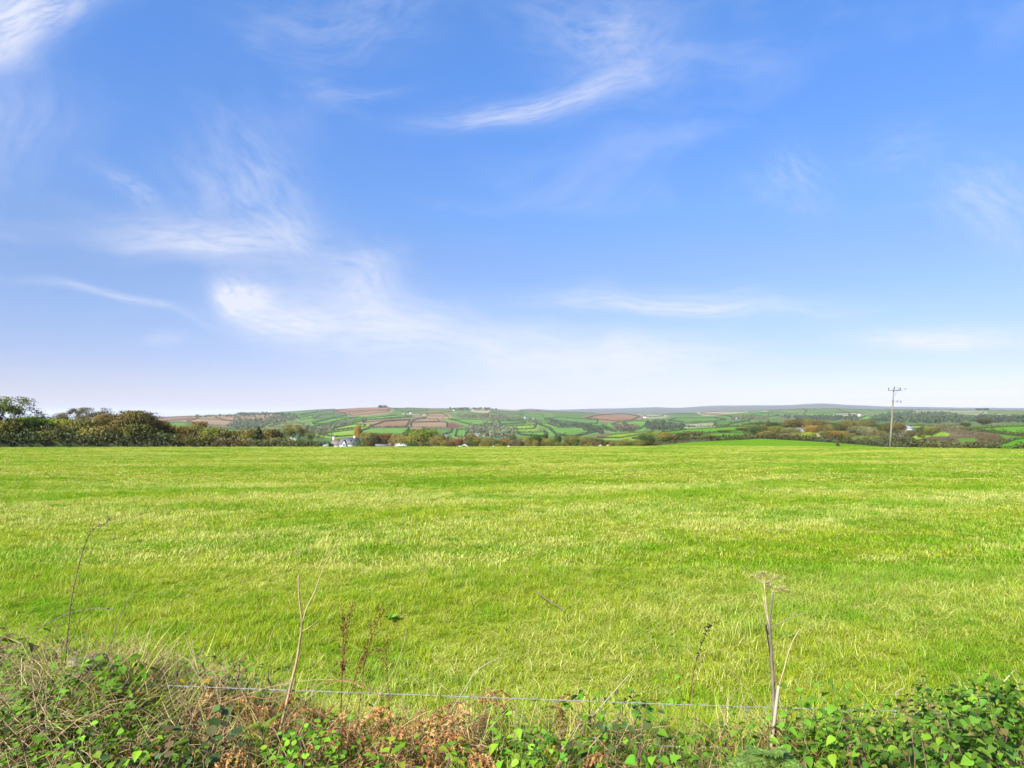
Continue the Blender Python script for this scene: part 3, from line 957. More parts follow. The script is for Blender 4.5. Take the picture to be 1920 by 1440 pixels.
def leaf_faces(mb, cen, size, rng, tone=None, flat=0.0, k=4):
    """cen (N,3): one leaf-clump face at each place, random turn"""
    n = len(cen)
    if not n:
        return
    a = rng.normal(size=(n, 3))
    if flat:
        a[:, 2] *= (1 - flat)
    a /= np.linalg.norm(a, axis=1)[:, None] + 1e-9
    b = rng.normal(size=(n, 3))
    b -= a * (a * b).sum(1)[:, None]
    b /= np.linalg.norm(b, axis=1)[:, None] + 1e-9
    s = np.asarray(size) * rng.uniform(0.6, 1.35, n)
    s1, s2 = s[:, None], (s * rng.uniform(0.45, 0.95, n))[:, None]
    if k == 4:
        q_ = np.stack((cen - a * s1, cen + b * s2 * 0.8, cen + a * s1, cen - b * s2), 1)
    else:
        q_ = np.stack((cen - a * s1, cen + a * s1 * 0.7 + b * s2, cen + a * s1 * 0.6 - b * s2), 1)
    mb.quads(q_.reshape(-1, 3), rng.uniform(0, 1, n) if tone is None else tone, k)


def resample(pts, step):
    out_ = []
    for (x0, y0), (x1, y1) in zip(pts[:-1], pts[1:]):
        d = math.hypot(x1 - x0, y1 - y0)
        n = max(1, int(d / step))
        out_ += [(x0 + (x1 - x0) * i / n, y0 + (y1 - y0) * i / n) for i in range(n)]
    out_.append(pts[-1])
    return out_


def hedge(name, pts, h, label, group=None, color=(0.050, 0.062, 0.022), wid=None, step=None, lsize=None, per=6, mat='far_foliage', cat='hedge', rng=NPR, gaps=True):
    """pts: ground line (x, y); one thing, leaf clumps and a dark added core that blocks light"""
    wid = wid or h * 0.9
    step = step or h
    line = resample(pts, step)
    if len(line) < 2:
        return None
    L_ = np.array(line)
    zz = land(L_[:, 0], L_[:, 1])
    d_ = np.gradient(L_, axis=0)
    d_ /= np.linalg.norm(d_, axis=1)[:, None] + 1e-9
    nrm = np.stack((-d_[:, 1], d_[:, 0]), 1)
    n = len(L_)
    hv = h * (0.75 + 0.5 * rng.random(n))
    tall = rng.random(n) < 0.07
    hv = np.where(tall, hv * 1.7, hv)
    mb = MB()
    w = wid * 0.22
    for i in range(n - 1):                            # dark inner core, added so no light leaks between the leaves
        a, b = L_[i], L_[i + 1]
        ha, hb = h * 0.42, h * 0.42
        na, nb = nrm[i] * w, nrm[i + 1] * w
        v_ = [(a[0] - na[0], a[1] - na[1], zz[i] - h * 0.5), (a[0] + na[0], a[1] + na[1], zz[i] - h * 0.5), (a[0], a[1], zz[i] + ha),
              (b[0] - nb[0], b[1] - nb[1], zz[i + 1] - h * 0.5), (b[0] + nb[0], b[1] + nb[1], zz[i + 1] - h * 0.5), (b[0], b[1], zz[i + 1] + hb)]
        mb.add(v_, [(0, 3, 5, 2), (1, 2, 5, 4)], 0.1)
    rep = np.repeat(np.arange(n), per)
    off = rng.normal(0, 1, (len(rep), 2))
    c_ = np.empty((len(rep), 3))
    lat = np.clip(off[:, 0], -1.6, 1.6) * wid * 0.33
    c_[:, 0] = L_[rep, 0] + nrm[rep, 0] * lat + d_[rep, 0] * (rng.random(len(rep)) - 0.5) * step
    c_[:, 1] = L_[rep, 1] + nrm[rep, 1] * lat + d_[rep, 1] * (rng.random(len(rep)) - 0.5) * step
    c_[:, 2] = zz[rep] + hv[rep] * np.sqrt(rng.random(len(rep))) * 0.95
    leaf_faces(mb, c_, lsize or h * 0.42, rng)
    base = Vector((L_[0, 0], L_[0, 1], zz[0]))
    for k_ in range(len(mb.v)):
        mb.v[k_] = mb.v[k_] - np.array(base)
    o = mb.build(name, mat, loc=base)
    tag(o, label, cat, group)
    o.color = tuple(color) + (1.0,)
    return o


def hedge_label(lb):
    w = ('dark hedgerow round the ' + lb).split()
    if len(w) > 16:
        w = ('hedge round the ' + lb).split()[:16]
        while w[-1] in ('the', 'a', 'of', 'and', 'with', 'its', 'on', 'in', 'at', 'by', 'to', 'left', 'right', 'below', 'above', 'under', 'dark', 'small', 'brown', 'green'):
            w.pop()
    return ' '.join(w)


for k_, (rg_, col_, nm_, lb_, pts_, dr_, hh_) in enumerate(FIELDS):
    if not hh_ or not (owner == k_).any():
        continue
    pp = polys[k_]
    ring = []
    for (x0, y0), (x1, y1) in zip(pp, pp[1:] + pp[:1]):
        nseg = max(2, int(math.hypot(x1 - x0, (y1 - y0) * 3) / 5))
        ring += [(x0 + (x1 - x0) * i / nseg, y0 + (y1 - y0) * i / nseg) for i in range(nseg)]
    ring.append(ring[0])
    gp = []
    for (x, y) in ring:
        if -40 <= x <= 1960:
            q_ = hit(x, y, dr_[0], dr_[1])
            if not gp or math.hypot(q_[0] - gp[-1][0], q_[1] - gp[-1][1]) < 260:
                gp.append(q_)
            else:
                gp.append(q_)
    far_ = dr_[0] >= 700
    hh2 = hh_ * (0.72 if far_ else 0.75)
    hedge('hedgerow', gp, hh2, hedge_label(lb_), 'hedgerows between the fields', color=(0.060, 0.080, 0.030) if far_ else (0.072, 0.084, 0.028),
          step=3.2 if far_ else 1.4, per=6 if far_ else 16, lsize=hh2 * (0.34 if far_ else 0.22))

# hedges that cross the open slopes of the distant ridge and hill
for rg_, pts_, hh_, lb_ in (
        (5, [(0, 318), (280, 308), (520, 300), (760, 299), (1000, 305), (1200, 307), (1500, 314), (1760, 312)], 3.2, 'long dark hedge following the skyline of the distant ridge left of the pole'),
        (6, [(100, 327), (400, 326), (700, 327), (1000, 338), (1400, 344), (1920, 348)], 3.2, 'long dark hedge following the skyline of the distant ridge right of the pole'),
        (5, [(240, 335), (460, 352), (700, 340), (900, 345), (1200, 335)], 2.6, 'hedge crossing the distant ridge under its skyline, left of the pole'),
        (5, [(560, 300), (600, 330), (560, 360)], 2.6, 'short hedge running down the distant ridge below the blue moor'),
        (5, [(900, 302), (960, 330), (1040, 360)], 2.6, 'short hedge running down the distant ridge towards the tan field'),
        (6, [(480, 345), (440, 372), (400, 395)], 2.6, 'short hedge running down to the long dark wood right of the pole'),
        (6, [(870, 355), (830, 386)], 2.6, 'short hedge running down to the long dark wood, farther right'),
        (4, [(860, 205), (1000, 190), (1200, 195), (1450, 205), (1560, 225)], 2.8, 'hedge along the ridge top right of the oval brown field'),
        (3, [(0, 132), (420, 134), (900, 136), (1180, 150), (1460, 170), (1900, 188)], 2.8, 'hedge line following the skyline of the central hill'),
        (2, [(0, 192), (400, 180), (800, 152), (1010, 140)], 2.8, 'hedge line following the skyline of the left hill'),
        (1, [(1060, 262), (1280, 240), (1460, 238)], 2.8, 'hedge line on the skyline at the left end of the far hill')):
    ox, oy, sx, sy = REGION[rg_]
    gp = []
    for (x0, y0), (x1, y1) in zip(pts_[:-1], pts_[1:]):
        for i in range(20):
            h_ = hit(ox + (x0 + (x1 - x0) * i / 20) * sx, oy + (y0 + (y1 - y0) * i / 20) * sy, 1500, 3010)
            if not gp or math.hypot(h_[0] - gp[-1][0], h_[1] - gp[-1][1]) < 180:
                gp.append(h_)
    hedge('hedgerow', gp, hh_, lb_, 'hedgerows between the fields', color=(0.062, 0.078, 0.030), step=3.2, per=6, lsize=hh_ * 0.34)


# ================================================================== trees
def grow(seed, trunk=0.28, levels=3, nlimb=5, spread=0.7, upw=0.5, flat=0.0, lean=0.0, leaf_n=900, leaf=0.05, tipr=0.09, stems=1, thick=0.03, inner=0.2, sides=5):
    """a tree of unit height: (trunk mesh, crown mesh, width); the crown follows the branches"""
    rng = np.random.default_rng(seed)
    R = random.Random(seed)
    wood, tips, mids = MB(), [], []

    def branch(p, d, length, r, lev):
        pts, n = [p], 3
        for i in range(n):
            d = (d + Vector((R.gauss(0, .16), R.gauss(0, .16), R.gauss(0, .10))) + Vector((lean * 0.10, 0, 0))).normalized()
            p = p + d * (length / n)
            pts.append(p)
        wood.tube(pts, [r * (1 - 0.5 * i / n) for i in range(n + 1)], sides if lev < 2 else 3, 0.5, False)
        if lev >= levels:
            tips.append(p)
            mids.append(pts[2])
            return
        mids.append(p)
        k = R.choice((2, 3, 3)) if lev else nlimb
        a0 = R.random() * 6.28
        for j in range(k):
            a = a0 + 6.283 * j / k + R.gauss(0, .35)
            side = Vector((math.cos(a), math.sin(a), 0))
            nd = (d * (1 - spread * 0.45) + side * spread * (0.8 + 0.4 * R.random()) + Vector((0, 0, upw * (1 - flat * lev / max(levels, 1)) * R.uniform(0.3, 1.0)))).normalized()
            branch(p, nd, length * R.uniform(0.52, 0.85), r * 0.55, lev + 1)

    for s_ in range(stems):
        a = 6.283 * s_ / stems + R.random()
        d0 = Vector((lean * 0.3, 0, 1)) if stems == 1 else Vector((math.cos(a) * 0.35 * R.random(), math.sin(a) * 0.35 * R.random(), 1))
        branch(Vector((0, 0, 0)) if stems == 1 else Vector((math.cos(a) * 0.06, math.sin(a) * 0.06, 0)), d0.normalized(), trunk, thick / math.sqrt(stems), 0)
    T = np.array([tuple(t) for t in tips])
    M_ = np.array([tuple(t) for t in mids])
    n_in = int(leaf_n * inner)
    keepw = rng.uniform(0.25, 1.0, len(T))
    keepw /= keepw.sum()
    c = T[rng.choice(len(T), leaf_n - n_in, p=keepw)] + np.clip(rng.normal(0, tipr, (leaf_n - n_in, 3)), -1.5 * tipr, 1.5 * tipr) * np.array([1, 1, 0.7])
    if n_in:
        c = np.concatenate((c, M_[rng.integers(0, len(M_), n_in)] + rng.normal(0, tipr * 1.2, (n_in, 3))))
    c[:, 2] = np.maximum(c[:, 2], 0.06)
    top = np.quantile(c[:, 2], 0.985)
    c = c[c[:, 2] <= top * 1.015]
    wd = np.quantile(np.abs(c[:, 0]), 0.96) * 2
    cr_b = MB()
    leaf_faces(cr_b, c, leaf, rng)
    for b_ in (wood, cr_b):
        for i in range(len(b_.v)):
            b_.v[i] = b_.v[i] / top
    return wood.mesh('trunk', 'bark', True), cr_b.mesh('crown', 'crown'), wd / top


def bushy(seed, n=500, leaf=0.09, lobes=6):
    """a round shrub of unit height carried on a few short stems"""
    rng = np.random.default_rng(seed)
    wood, cb = MB(), MB()
    for i in range(4):
        a = rng.uniform(0, 6.28)
        wood.tube([(0, 0, 0), (0.12 * math.cos(a), 0.12 * math.sin(a), 0.3), (0.3 * math.cos(a), 0.3 * math.sin(a), 0.6)], [0.03, 0.02, 0.01], 4, 0.5, False)
    lc = np.stack((rng.normal(0, 0.30, lobes), rng.normal(0, 0.30, lobes), rng.uniform(0.30, 0.72, lobes)), 1)
    lr_ = rng.uniform(0.22, 0.36, lobes)
    ch = rng.integers(0, lobes, n)
    d = rng.normal(size=(n, 3))
    d /= np.linalg.norm(d, axis=1)[:, None]
    c = lc[ch] + d * (lr_[ch] * np.cbrt(rng.uniform(0.25, 1.1, n)))[:, None]
    c[:, 2] = np.maximum(c[:, 2], 0.02)
    leaf_faces(cb, c, leaf, rng)
    top = np.quantile(c[:, 2], 0.985)
    for b_ in (wood, cb):
        for i in range(len(b_.v)):
            b_.v[i] = b_.v[i] / top
    return wood.mesh('stem', 'bark', True), cb.mesh('crown', 'crown'), np.quantile(np.abs(c[:, 0]), 0.96) * 2 / top


def conifer(seed, n=700, leaf=0.07):
    rng = np.random.default_rng(seed)
    wood, cb = MB(), MB()
    wood.tube([(0, 0, 0), (0.01, 0, 0.5), (0, 0.01, 0.97)], [0.035, 0.022, 0.004], 6, 0.5, False)
    z = rng.uniform(0.12, 1.0, n)
    tier = 0.85 + 0.25 * np.sin(z * 38)
    rr = (1.02 - z) ** 0.8 * 0.36 * tier * np.sqrt(rng.uniform(0.3, 1, n))
    a = rng.uniform(0, 6.28, n)
    leaf_faces(cb, np.stack((rr * np.cos(a), rr * np.sin(a), z - rr * 0.15), 1), leaf, rng, flat=0.4)
    return wood.mesh('trunk', 'bark', True), cb.mesh('crown', 'crown'), 0.62


PROTO = {
    'dome': grow(1, 0.24, 3, 7, 0.85, 0.55, 0.2, 0.1, 16000, 0.0125, 0.075, inner=0.35, thick=0.02),
    'dense': grow(2, 0.22, 3, 6, 0.75, 0.6, 0.0, 0.0, 11000, 0.0145, 0.075, inner=0.4, thick=0.02),
    'windy': grow(3, 0.34, 4, 4, 0.72, 0.45, 0.5, 0.9, 5500, 0.0115, 0.045, inner=0.10, thick=0.022),
    'sparse': grow(5, 0.42, 4, 4, 0.6, 0.6, 0.5, 0.3, 4200, 0.0115, 0.040, inner=0.05, thick=0.024),
    'sparse2': grow(16, 0.42, 4, 5, 0.65, 0.5, 0.6, 0.4, 4600, 0.0115, 0.043, inner=0.06, thick=0.022),
    'twiggy': grow(7, 0.36, 4, 4, 0.42, 0.9, 0.0, 0.0, 2600, 0.012, 0.055, inner=0.2, thick=0.02, stems=2),
    'tall': grow(8, 0.30, 3, 5, 0.42, 0.95, 0.0, 0.0, 6000, 0.017, 0.085, inner=0.4, thick=0.02),
    'round': grow(9, 0.20, 3, 6, 0.80, 0.5, 0.0, 0.0, 8500, 0.019, 0.085, inner=0.45, thick=0.02),
    'round2': grow(10, 0.18, 3, 7, 0.85, 0.45, 0.1, 0.2, 9000, 0.018, 0.085, inner=0.45, thick=0.02),
    'bush': bushy(11, 5000, 0.027),
    'bush2': bushy(12, 5200, 0.026, 8),
    'conifer': conifer(13, 4500, 0.026),
}
TC = {
    'olive': (0.157, 0.145, 0.028), 'brown': (0.160, 0.132, 0.033), 'russet': (0.195, 0.125, 0.030), 'green': (0.128, 0.177, 0.021), 'lime': (0.194, 0.229, 0.025),
    'dark': (0.061, 0.090, 0.021), 'darkbrown': (0.116, 0.097, 0.028), 'grey': (0.157, 0.152, 0.066), 'pale': (0.176, 0.190, 0.062), 'gold': (0.291, 0.203, 0.033),
    'red': (0.181, 0.100, 0.034), 'plum': (0.132, 0.097, 0.044),
}
TRN = random.Random(5)


def tree(px, top, wpx, r, proto, col, label, group=None, name=None, cat=None, base=None):
    az = math.atan((px - 960) / F)
    x, y = r * math.sin(az), r * math.cos(az)
    z0 = lz(x, y) - 0.1
    z1 = P(px, top, y).z
    h = max(z1 - z0, 0.6)
    tr, cw, w = PROTO[proto]
    bush_ = proto.startswith('bush')
    e = empty(name or ('bush' if bush_ else 'tree'), (x, y, z0), label, cat or ('bush' if bush_ else 'tree'), group)
    W = wpx / F * y
    e.scale = (W / w, W / w, h)
    e.rotation_euler = (0, 0, TRN.uniform(-0.5, 0.5) if proto.startswith('windy') else TRN.uniform(0, 6.28))
    t = link(bpy.data.objects.new('stem' if bush_ else 'trunk', tr), e)
    c = link(bpy.data.objects.new('crown', cw), e)
    k = TRN.uniform(0.78, 1.18)
    cc = TC[col]
    c.color = (cc[0] * k * TRN.uniform(.88, 1.10), cc[1] * k, cc[2] * k, 1)
    return e


LW = 'trees of the windbreak at the left'
LEFT = [
    (-45, 758, 90, 120, 'dense', 'green', 'leafy tree just outside the left edge beside the windblown one'),
    (-110, 765, 90, 120, 'dome', 'olive', 'domed tree well outside the left edge'),
    (12, 745, 110, 118, 'windy', 'green', 'tall windblown tree with thin bare tips at the left edge'),
    (52, 782, 84, 122, 'dense', 'green', 'leafy green and yellow tree under the windblown one at the left edge'),
    (14, 790, 70, 116, 'round', 'olive', 'olive tree at the very left edge of the windbreak'),
    (82, 776, 60, 126, 'twiggy', 'brown', 'thin twiggy brown tree between the windblown tree and the paired sparse ones'),
    (112, 786, 60, 124, 'dense', 'lime', 'bright green tree among brown ones in the windbreak'),
    (96, 800, 62, 117, 'round2', 'brown', 'low brown tree in front of the bright green one'),
    (131, 765, 58, 128, 'sparse', 'brown', 'sparse flat topped brown tree, first of the two with bare trunks'),
    (172, 765, 66, 126, 'sparse2', 'brown', 'sparse flat topped tree left of the dark dome, second with bare trunks'),
    (150, 790, 60, 119, 'round', 'olive', 'olive undergrowth tree below the two sparse flat topped ones'),
    (200, 777, 52, 122, 'dense', 'brown', 'brown leafy tree touching the left side of the dark domed tree'),
    (240, 771, 86, 118, 'dome', 'darkbrown', 'large dark dome shaped tree, the biggest of the windbreak'),
    (185, 800, 60, 115, 'round2', 'brown', 'low tawny tree at the left foot of the dark dome'),
    (262, 795, 70, 116, 'round', 'olive', 'olive tree at the right foot of the dark dome'),
    (292, 789, 52, 120, 'dense', 'russet', 'russet tree just right of the dark dome'),
    (327, 800, 58, 121, 'round', 'russet', 'rounded russet tree with green base right of the dome'),
    (360, 794, 52, 124, 'twiggy', 'pale', 'pale twiggy tree with bare stems in front of the green slope'),
    (376, 791, 30, 126, 'tall', 'russet', 'slim tree with a rusty top above the pale twiggy one'),
    (396, 802, 54, 122, 'round2', 'olive', 'olive brown tree at the lower right end of the windbreak'),
    (424, 808, 44, 124, 'round', 'russet', 'low russet tree, last of the windbreak before the gap with white houses'),
    (310, 812, 60, 114, 'bush', 'dark', 'dark green bush at the foot of the russet trees'),
    (345, 816, 54, 113, 'bush2', 'olive', 'olive bush below the pale twiggy tree'),
    (385, 818, 60, 113, 'bush', 'lime', 'yellowish bush below the slim rusty tree'),
    (415, 823, 50, 113, 'bush2', 'plum', 'purplish brown bush at the right end of the windbreak'),
    (445, 826, 46, 113, 'bush', 'brown', 'low brown bush in front of the gap with white houses'),
]
for px, top, w, r, pr, c, lb in LEFT:
    tree(px, top, w, r, pr, c, lb, LW)
# dark scrub along the foot of the windbreak
for k_, (p0, p1, r_, h_, col_, lb_) in enumerate([
        (-60, 150, 112.5, 2.6, (0.068, 0.082, 0.024), 'dark scrubby hedge along the field edge at the left'),
        (150, 330, 112.0, 2.3, (0.072, 0.078, 0.026), 'dark hedge at the foot of the domed tree'),
        (330, 480, 112.0, 1.7, (0.120, 0.098, 0.036), 'brownish low hedge right of the windbreak'),
        (470, 600, 118.0, 1.6, (0.084, 0.090, 0.030), 'low green brown hedge below the thin trees left of the farmhouse')]):
    ln = []
    for px in range(p0, p1 + 1, 8):
        az = math.atan((px - 960) / F)
        ln.append((r_ * math.sin(az), r_ * math.cos(az)))
    hedge('hedge', ln, h_, lb_, None, col_, wid=2.2, step=0.7, lsize=0.16, per=50, mat='foliage')

MIDL = [
    (462, 814, 40, 175, 'bush', 'olive', 'olive bush beside the gap, left of the dark evergreen'),
    (486, 801, 40, 170, 'conifer', 'dark', 'dark evergreen tree standing out left of the farmhouse'),
    (472, 806, 44, 178, 'round', 'brown', 'brown tree pressed against the left of the dark evergreen'),
    (505, 806, 40, 176, 'round2', 'darkbrown', 'dark brown tree pressed against the right of the dark evergreen'),
    (522, 805, 34, 182, 'twiggy', 'olive', 'thin twiggy olive tree right of the dark evergreen'),
    (542, 800, 30, 186, 'sparse', 'brown', 'bare trunked brown tree in front of the cream house'),
    (558, 796, 44, 184, 'sparse2', 'brown', 'tallest of the bare trunked trees, with a brown spreading top'),
    (576, 803, 28, 186, 'twiggy', 'olive', 'thin bare trunked tree right of the tallest one'),
    (592, 807, 32, 186, 'twiggy', 'pale', 'pale thin tree nearest the farmhouse outbuilding'),
    (500, 826, 50, 135, 'bush', 'plum', 'purplish bush under the dark evergreen'),
    (530, 822, 50, 150, 'bush2', 'olive', 'olive bush under the thin twiggy trees'),
    (572, 826, 56, 140, 'bush', 'dark', 'dark green bush left of the farmhouse outbuilding'),
    (590, 828, 40, 150, 'bush2', 'dark', 'dark low bush touching the farmhouse outbuilding'),
    (621, 831.5, 13, 190, 'bush', 'dark', 'round clipped dark bush in front of the farmhouse'),
    (682, 826, 26, 260, 'bush2', 'dark', 'dark green bush against the right end of the farmhouse'),
    (673, 797, 12, 330, 'tall', 'gold', 'slender golden yellow tree behind the farmhouse'),
    (690, 812, 34, 320, 'round', 'brown', 'brown tree behind the right end of the farmhouse'),
    (708, 814, 30, 325, 'round2', 'olive', 'olive brown tree behind the long low barn, left one'),
    (727, 813, 32, 322, 'tall', 'red', 'reddish brown tree behind the long low barn'),
    (750, 815, 36, 318, 'round', 'brown', 'brown tree right behind the white gabled house'),
    (778, 806, 36, 300, 'round2', 'dark', 'dark green half of the big tree right of the gabled house'),
    (800, 805, 50, 292, 'dense', 'green', 'big green and golden tree right of the gabled house'),
    (776, 818, 40, 280, 'round', 'olive', 'olive tree in front of the dark half of the big tree'),
]
for px, top, w, r, pr, c, lb in MIDL:
    tree(px, top, w, r, pr, c, lb, 'trees around the farmhouse')

# the long row beyond the field edge, from the big tree to the green swell at right
ROWL = {
    'brown': 'brown autumn tree in the long row beyond the field edge', 'olive': 'olive green tree in the long row beyond the field edge',
    'darkbrown': 'dark brown tree in the long row beyond the field edge', 'grey': 'greyish half bare tree in the long row beyond the field edge',
    'dark': 'dark evergreen tree in the long row beyond the field edge', 'russet': 'russet orange tree in the long row beyond the field edge',
    'green': 'green leafy tree in the long row beyond the field edge', 'red': 'reddish brown tree in the long row beyond the field edge',
}
ROW = [(822, 817, 34, 'round', 'brown'), (840, 821, 28, 'round2', 'darkbrown'), (857, 823, 26, 'round', 'red'), (872, 820, 26, 'round2', 'grey'), (884, 815, 30, 'dense', 'brown'),
       (900, 820, 26, 'round', 'olive'), (915, 822, 26, 'round2', 'brown'), (930, 825, 22, 'round', 'darkbrown'), (946, 824, 30, 'round', 'russet'), (961, 817, 16, 'tall', 'dark'),
       (975, 820, 28, 'twiggy', 'grey'), (990, 820, 26, 'round2', 'olive'), (1004, 815, 22, 'dense', 'dark'), (1018, 816, 20, 'round', 'dark'), (1030, 822, 26, 'round', 'olive'),
       (1045, 816, 16, 'tall', 'dark'), (1060, 816, 30, 'twiggy', 'olive'), (1075, 818, 26, 'round2', 'olive'), (1092, 820, 26, 'round', 'brown'), (1108, 821, 24, 'round2', 'brown'),
       (1122, 823, 24, 'round', 'darkbrown'), (1140, 827, 26, 'round2', 'brown'), (1156, 828, 24, 'round', 'darkbrown'), (1172, 826, 26, 'round', 'russet'), (1188, 829, 22, 'round2', 'brown'),
       (1212, 815, 28, 'round', 'dark'), (1226, 808, 32, 'twiggy', 'green'), (1232, 822, 34, 'round2', 'olive'), (1200, 826, 26, 'round', 'darkbrown')]
def row_part(px):
    for lim, w in ((862, 'left of the arched shelter'), (905, 'behind the arched shelter'), (960, 'above the small white blocks'), (1012, 'between the slim evergreens'), (1066, 'right of the slim evergreens'),
                   (1118, 'left of the straw bales'), (1150, 'behind the straw bales')):
        if px < lim:
            return w
    return 'right of the straw bales'


for i, (px, top, w, pr, c) in enumerate(ROW):
    r_ = 255 + 35 * math.sin(px * 1.7)
    lb = ROWL[c].replace('beyond the field edge', row_part(px))
    if px == 1226:
        lb = 'tall pale green twiggy tree at the right end of the long row'
    if px == 946:
        lb = 'russet orange tree in the row above the small white blocks'
    if px == 1172:
        lb = 'russet orange tree in the long row right of the straw bales'
    if px == 1212:
        lb = 'dark rounded tree under the tall pale green one at the right end of the row'
    if px == 1045 or px == 961:
        lb = 'slim dark evergreen in the long row beyond the field edge'
    tree(px, top, w, r_, pr, c, lb, 'trees of the long row beyond the field')
BR = random.Random(21)
for i, px in enumerate(range(690, 1236, 13)):           # lower shrubs filling the row
    if 700 < px < 770:
        continue
    c = BR.choice(('brown', 'darkbrown', 'olive', 'plum', 'dark', 'darkbrown'))
    tree(px + BR.uniform(-4, 4), BR.uniform(826, 832), BR.uniform(22, 32), 205 + BR.uniform(-14, 14), BR.choice(('bush', 'bush2')), c,
         {'brown': 'brown', 'darkbrown': 'dark brown', 'olive': 'olive green', 'plum': 'purplish', 'dark': 'dark green'}[c] + ' shrub low in the long row ' + ('near the farmhouse' if px < 770 else row_part(px)), 'shrubs of the long row beyond the field')

# hedge with trees along the top of the green swell at right
for p0, p1, lb_, h_ in ((1228, 1330, 'dark hedge with small trees at the left end of the green swell', 2.6), (1330, 1450, 'dark hedge running along the top of the green swell', 1.7),
                        (1450, 1700, 'dark hedge falling to the right along the green swell below the wood', 1.5), (1690, 1870, 'low dark hedge beyond the pasture edge right of the pole', 1.4)):
    ln = []
    for px in range(p0, p1 + 1, 6):
        az = math.atan((px - 960) / F)
        r_ = 209.0 if px < 1640 else (209.0 - (px - 1640) * 1.2 if px < 1700 else 137.0)
        ln.append((r_ * math.sin(az), r_ * math.cos(az)))
    hedge('hedge', ln, h_, lb_, None, (0.078, 0.084, 0.030), wid=2.4, step=0.8, lsize=0.2, per=44, mat='foliage')
SW = [(1246, 811, 24, 'round', 'olive'), (1262, 815, 26, 'round2', 'red'), (1276, 812, 22, 'round', 'dark'), (1292, 817, 24, 'round', 'grey'), (1312, 817, 20, 'twiggy', 'olive'),
      (1330, 816, 20, 'round2', 'darkbrown'), (1253, 818, 26, 'round2', 'dark'), (1348, 821, 16, 'bush', 'darkbrown'), (1378, 818, 14, 'bush2', 'dark'), (1402, 818, 20, 'bush', 'darkbrown'), (1420, 815, 18, 'bush2', 'brown')]
for px, top, w, pr, c in SW:
    lb = {'olive': 'olive green', 'red': 'reddish', 'dark': 'dark green', 'grey': 'greyish', 'darkbrown': 'dark brown', 'brown': 'brown'}[c]
    tree(px, top, w, 212, pr, c, lb + (' bush' if pr.startswith('bush') else ' tree') + ' in the hedge on top of the green swell', 'trees in the hedge of the green swell')

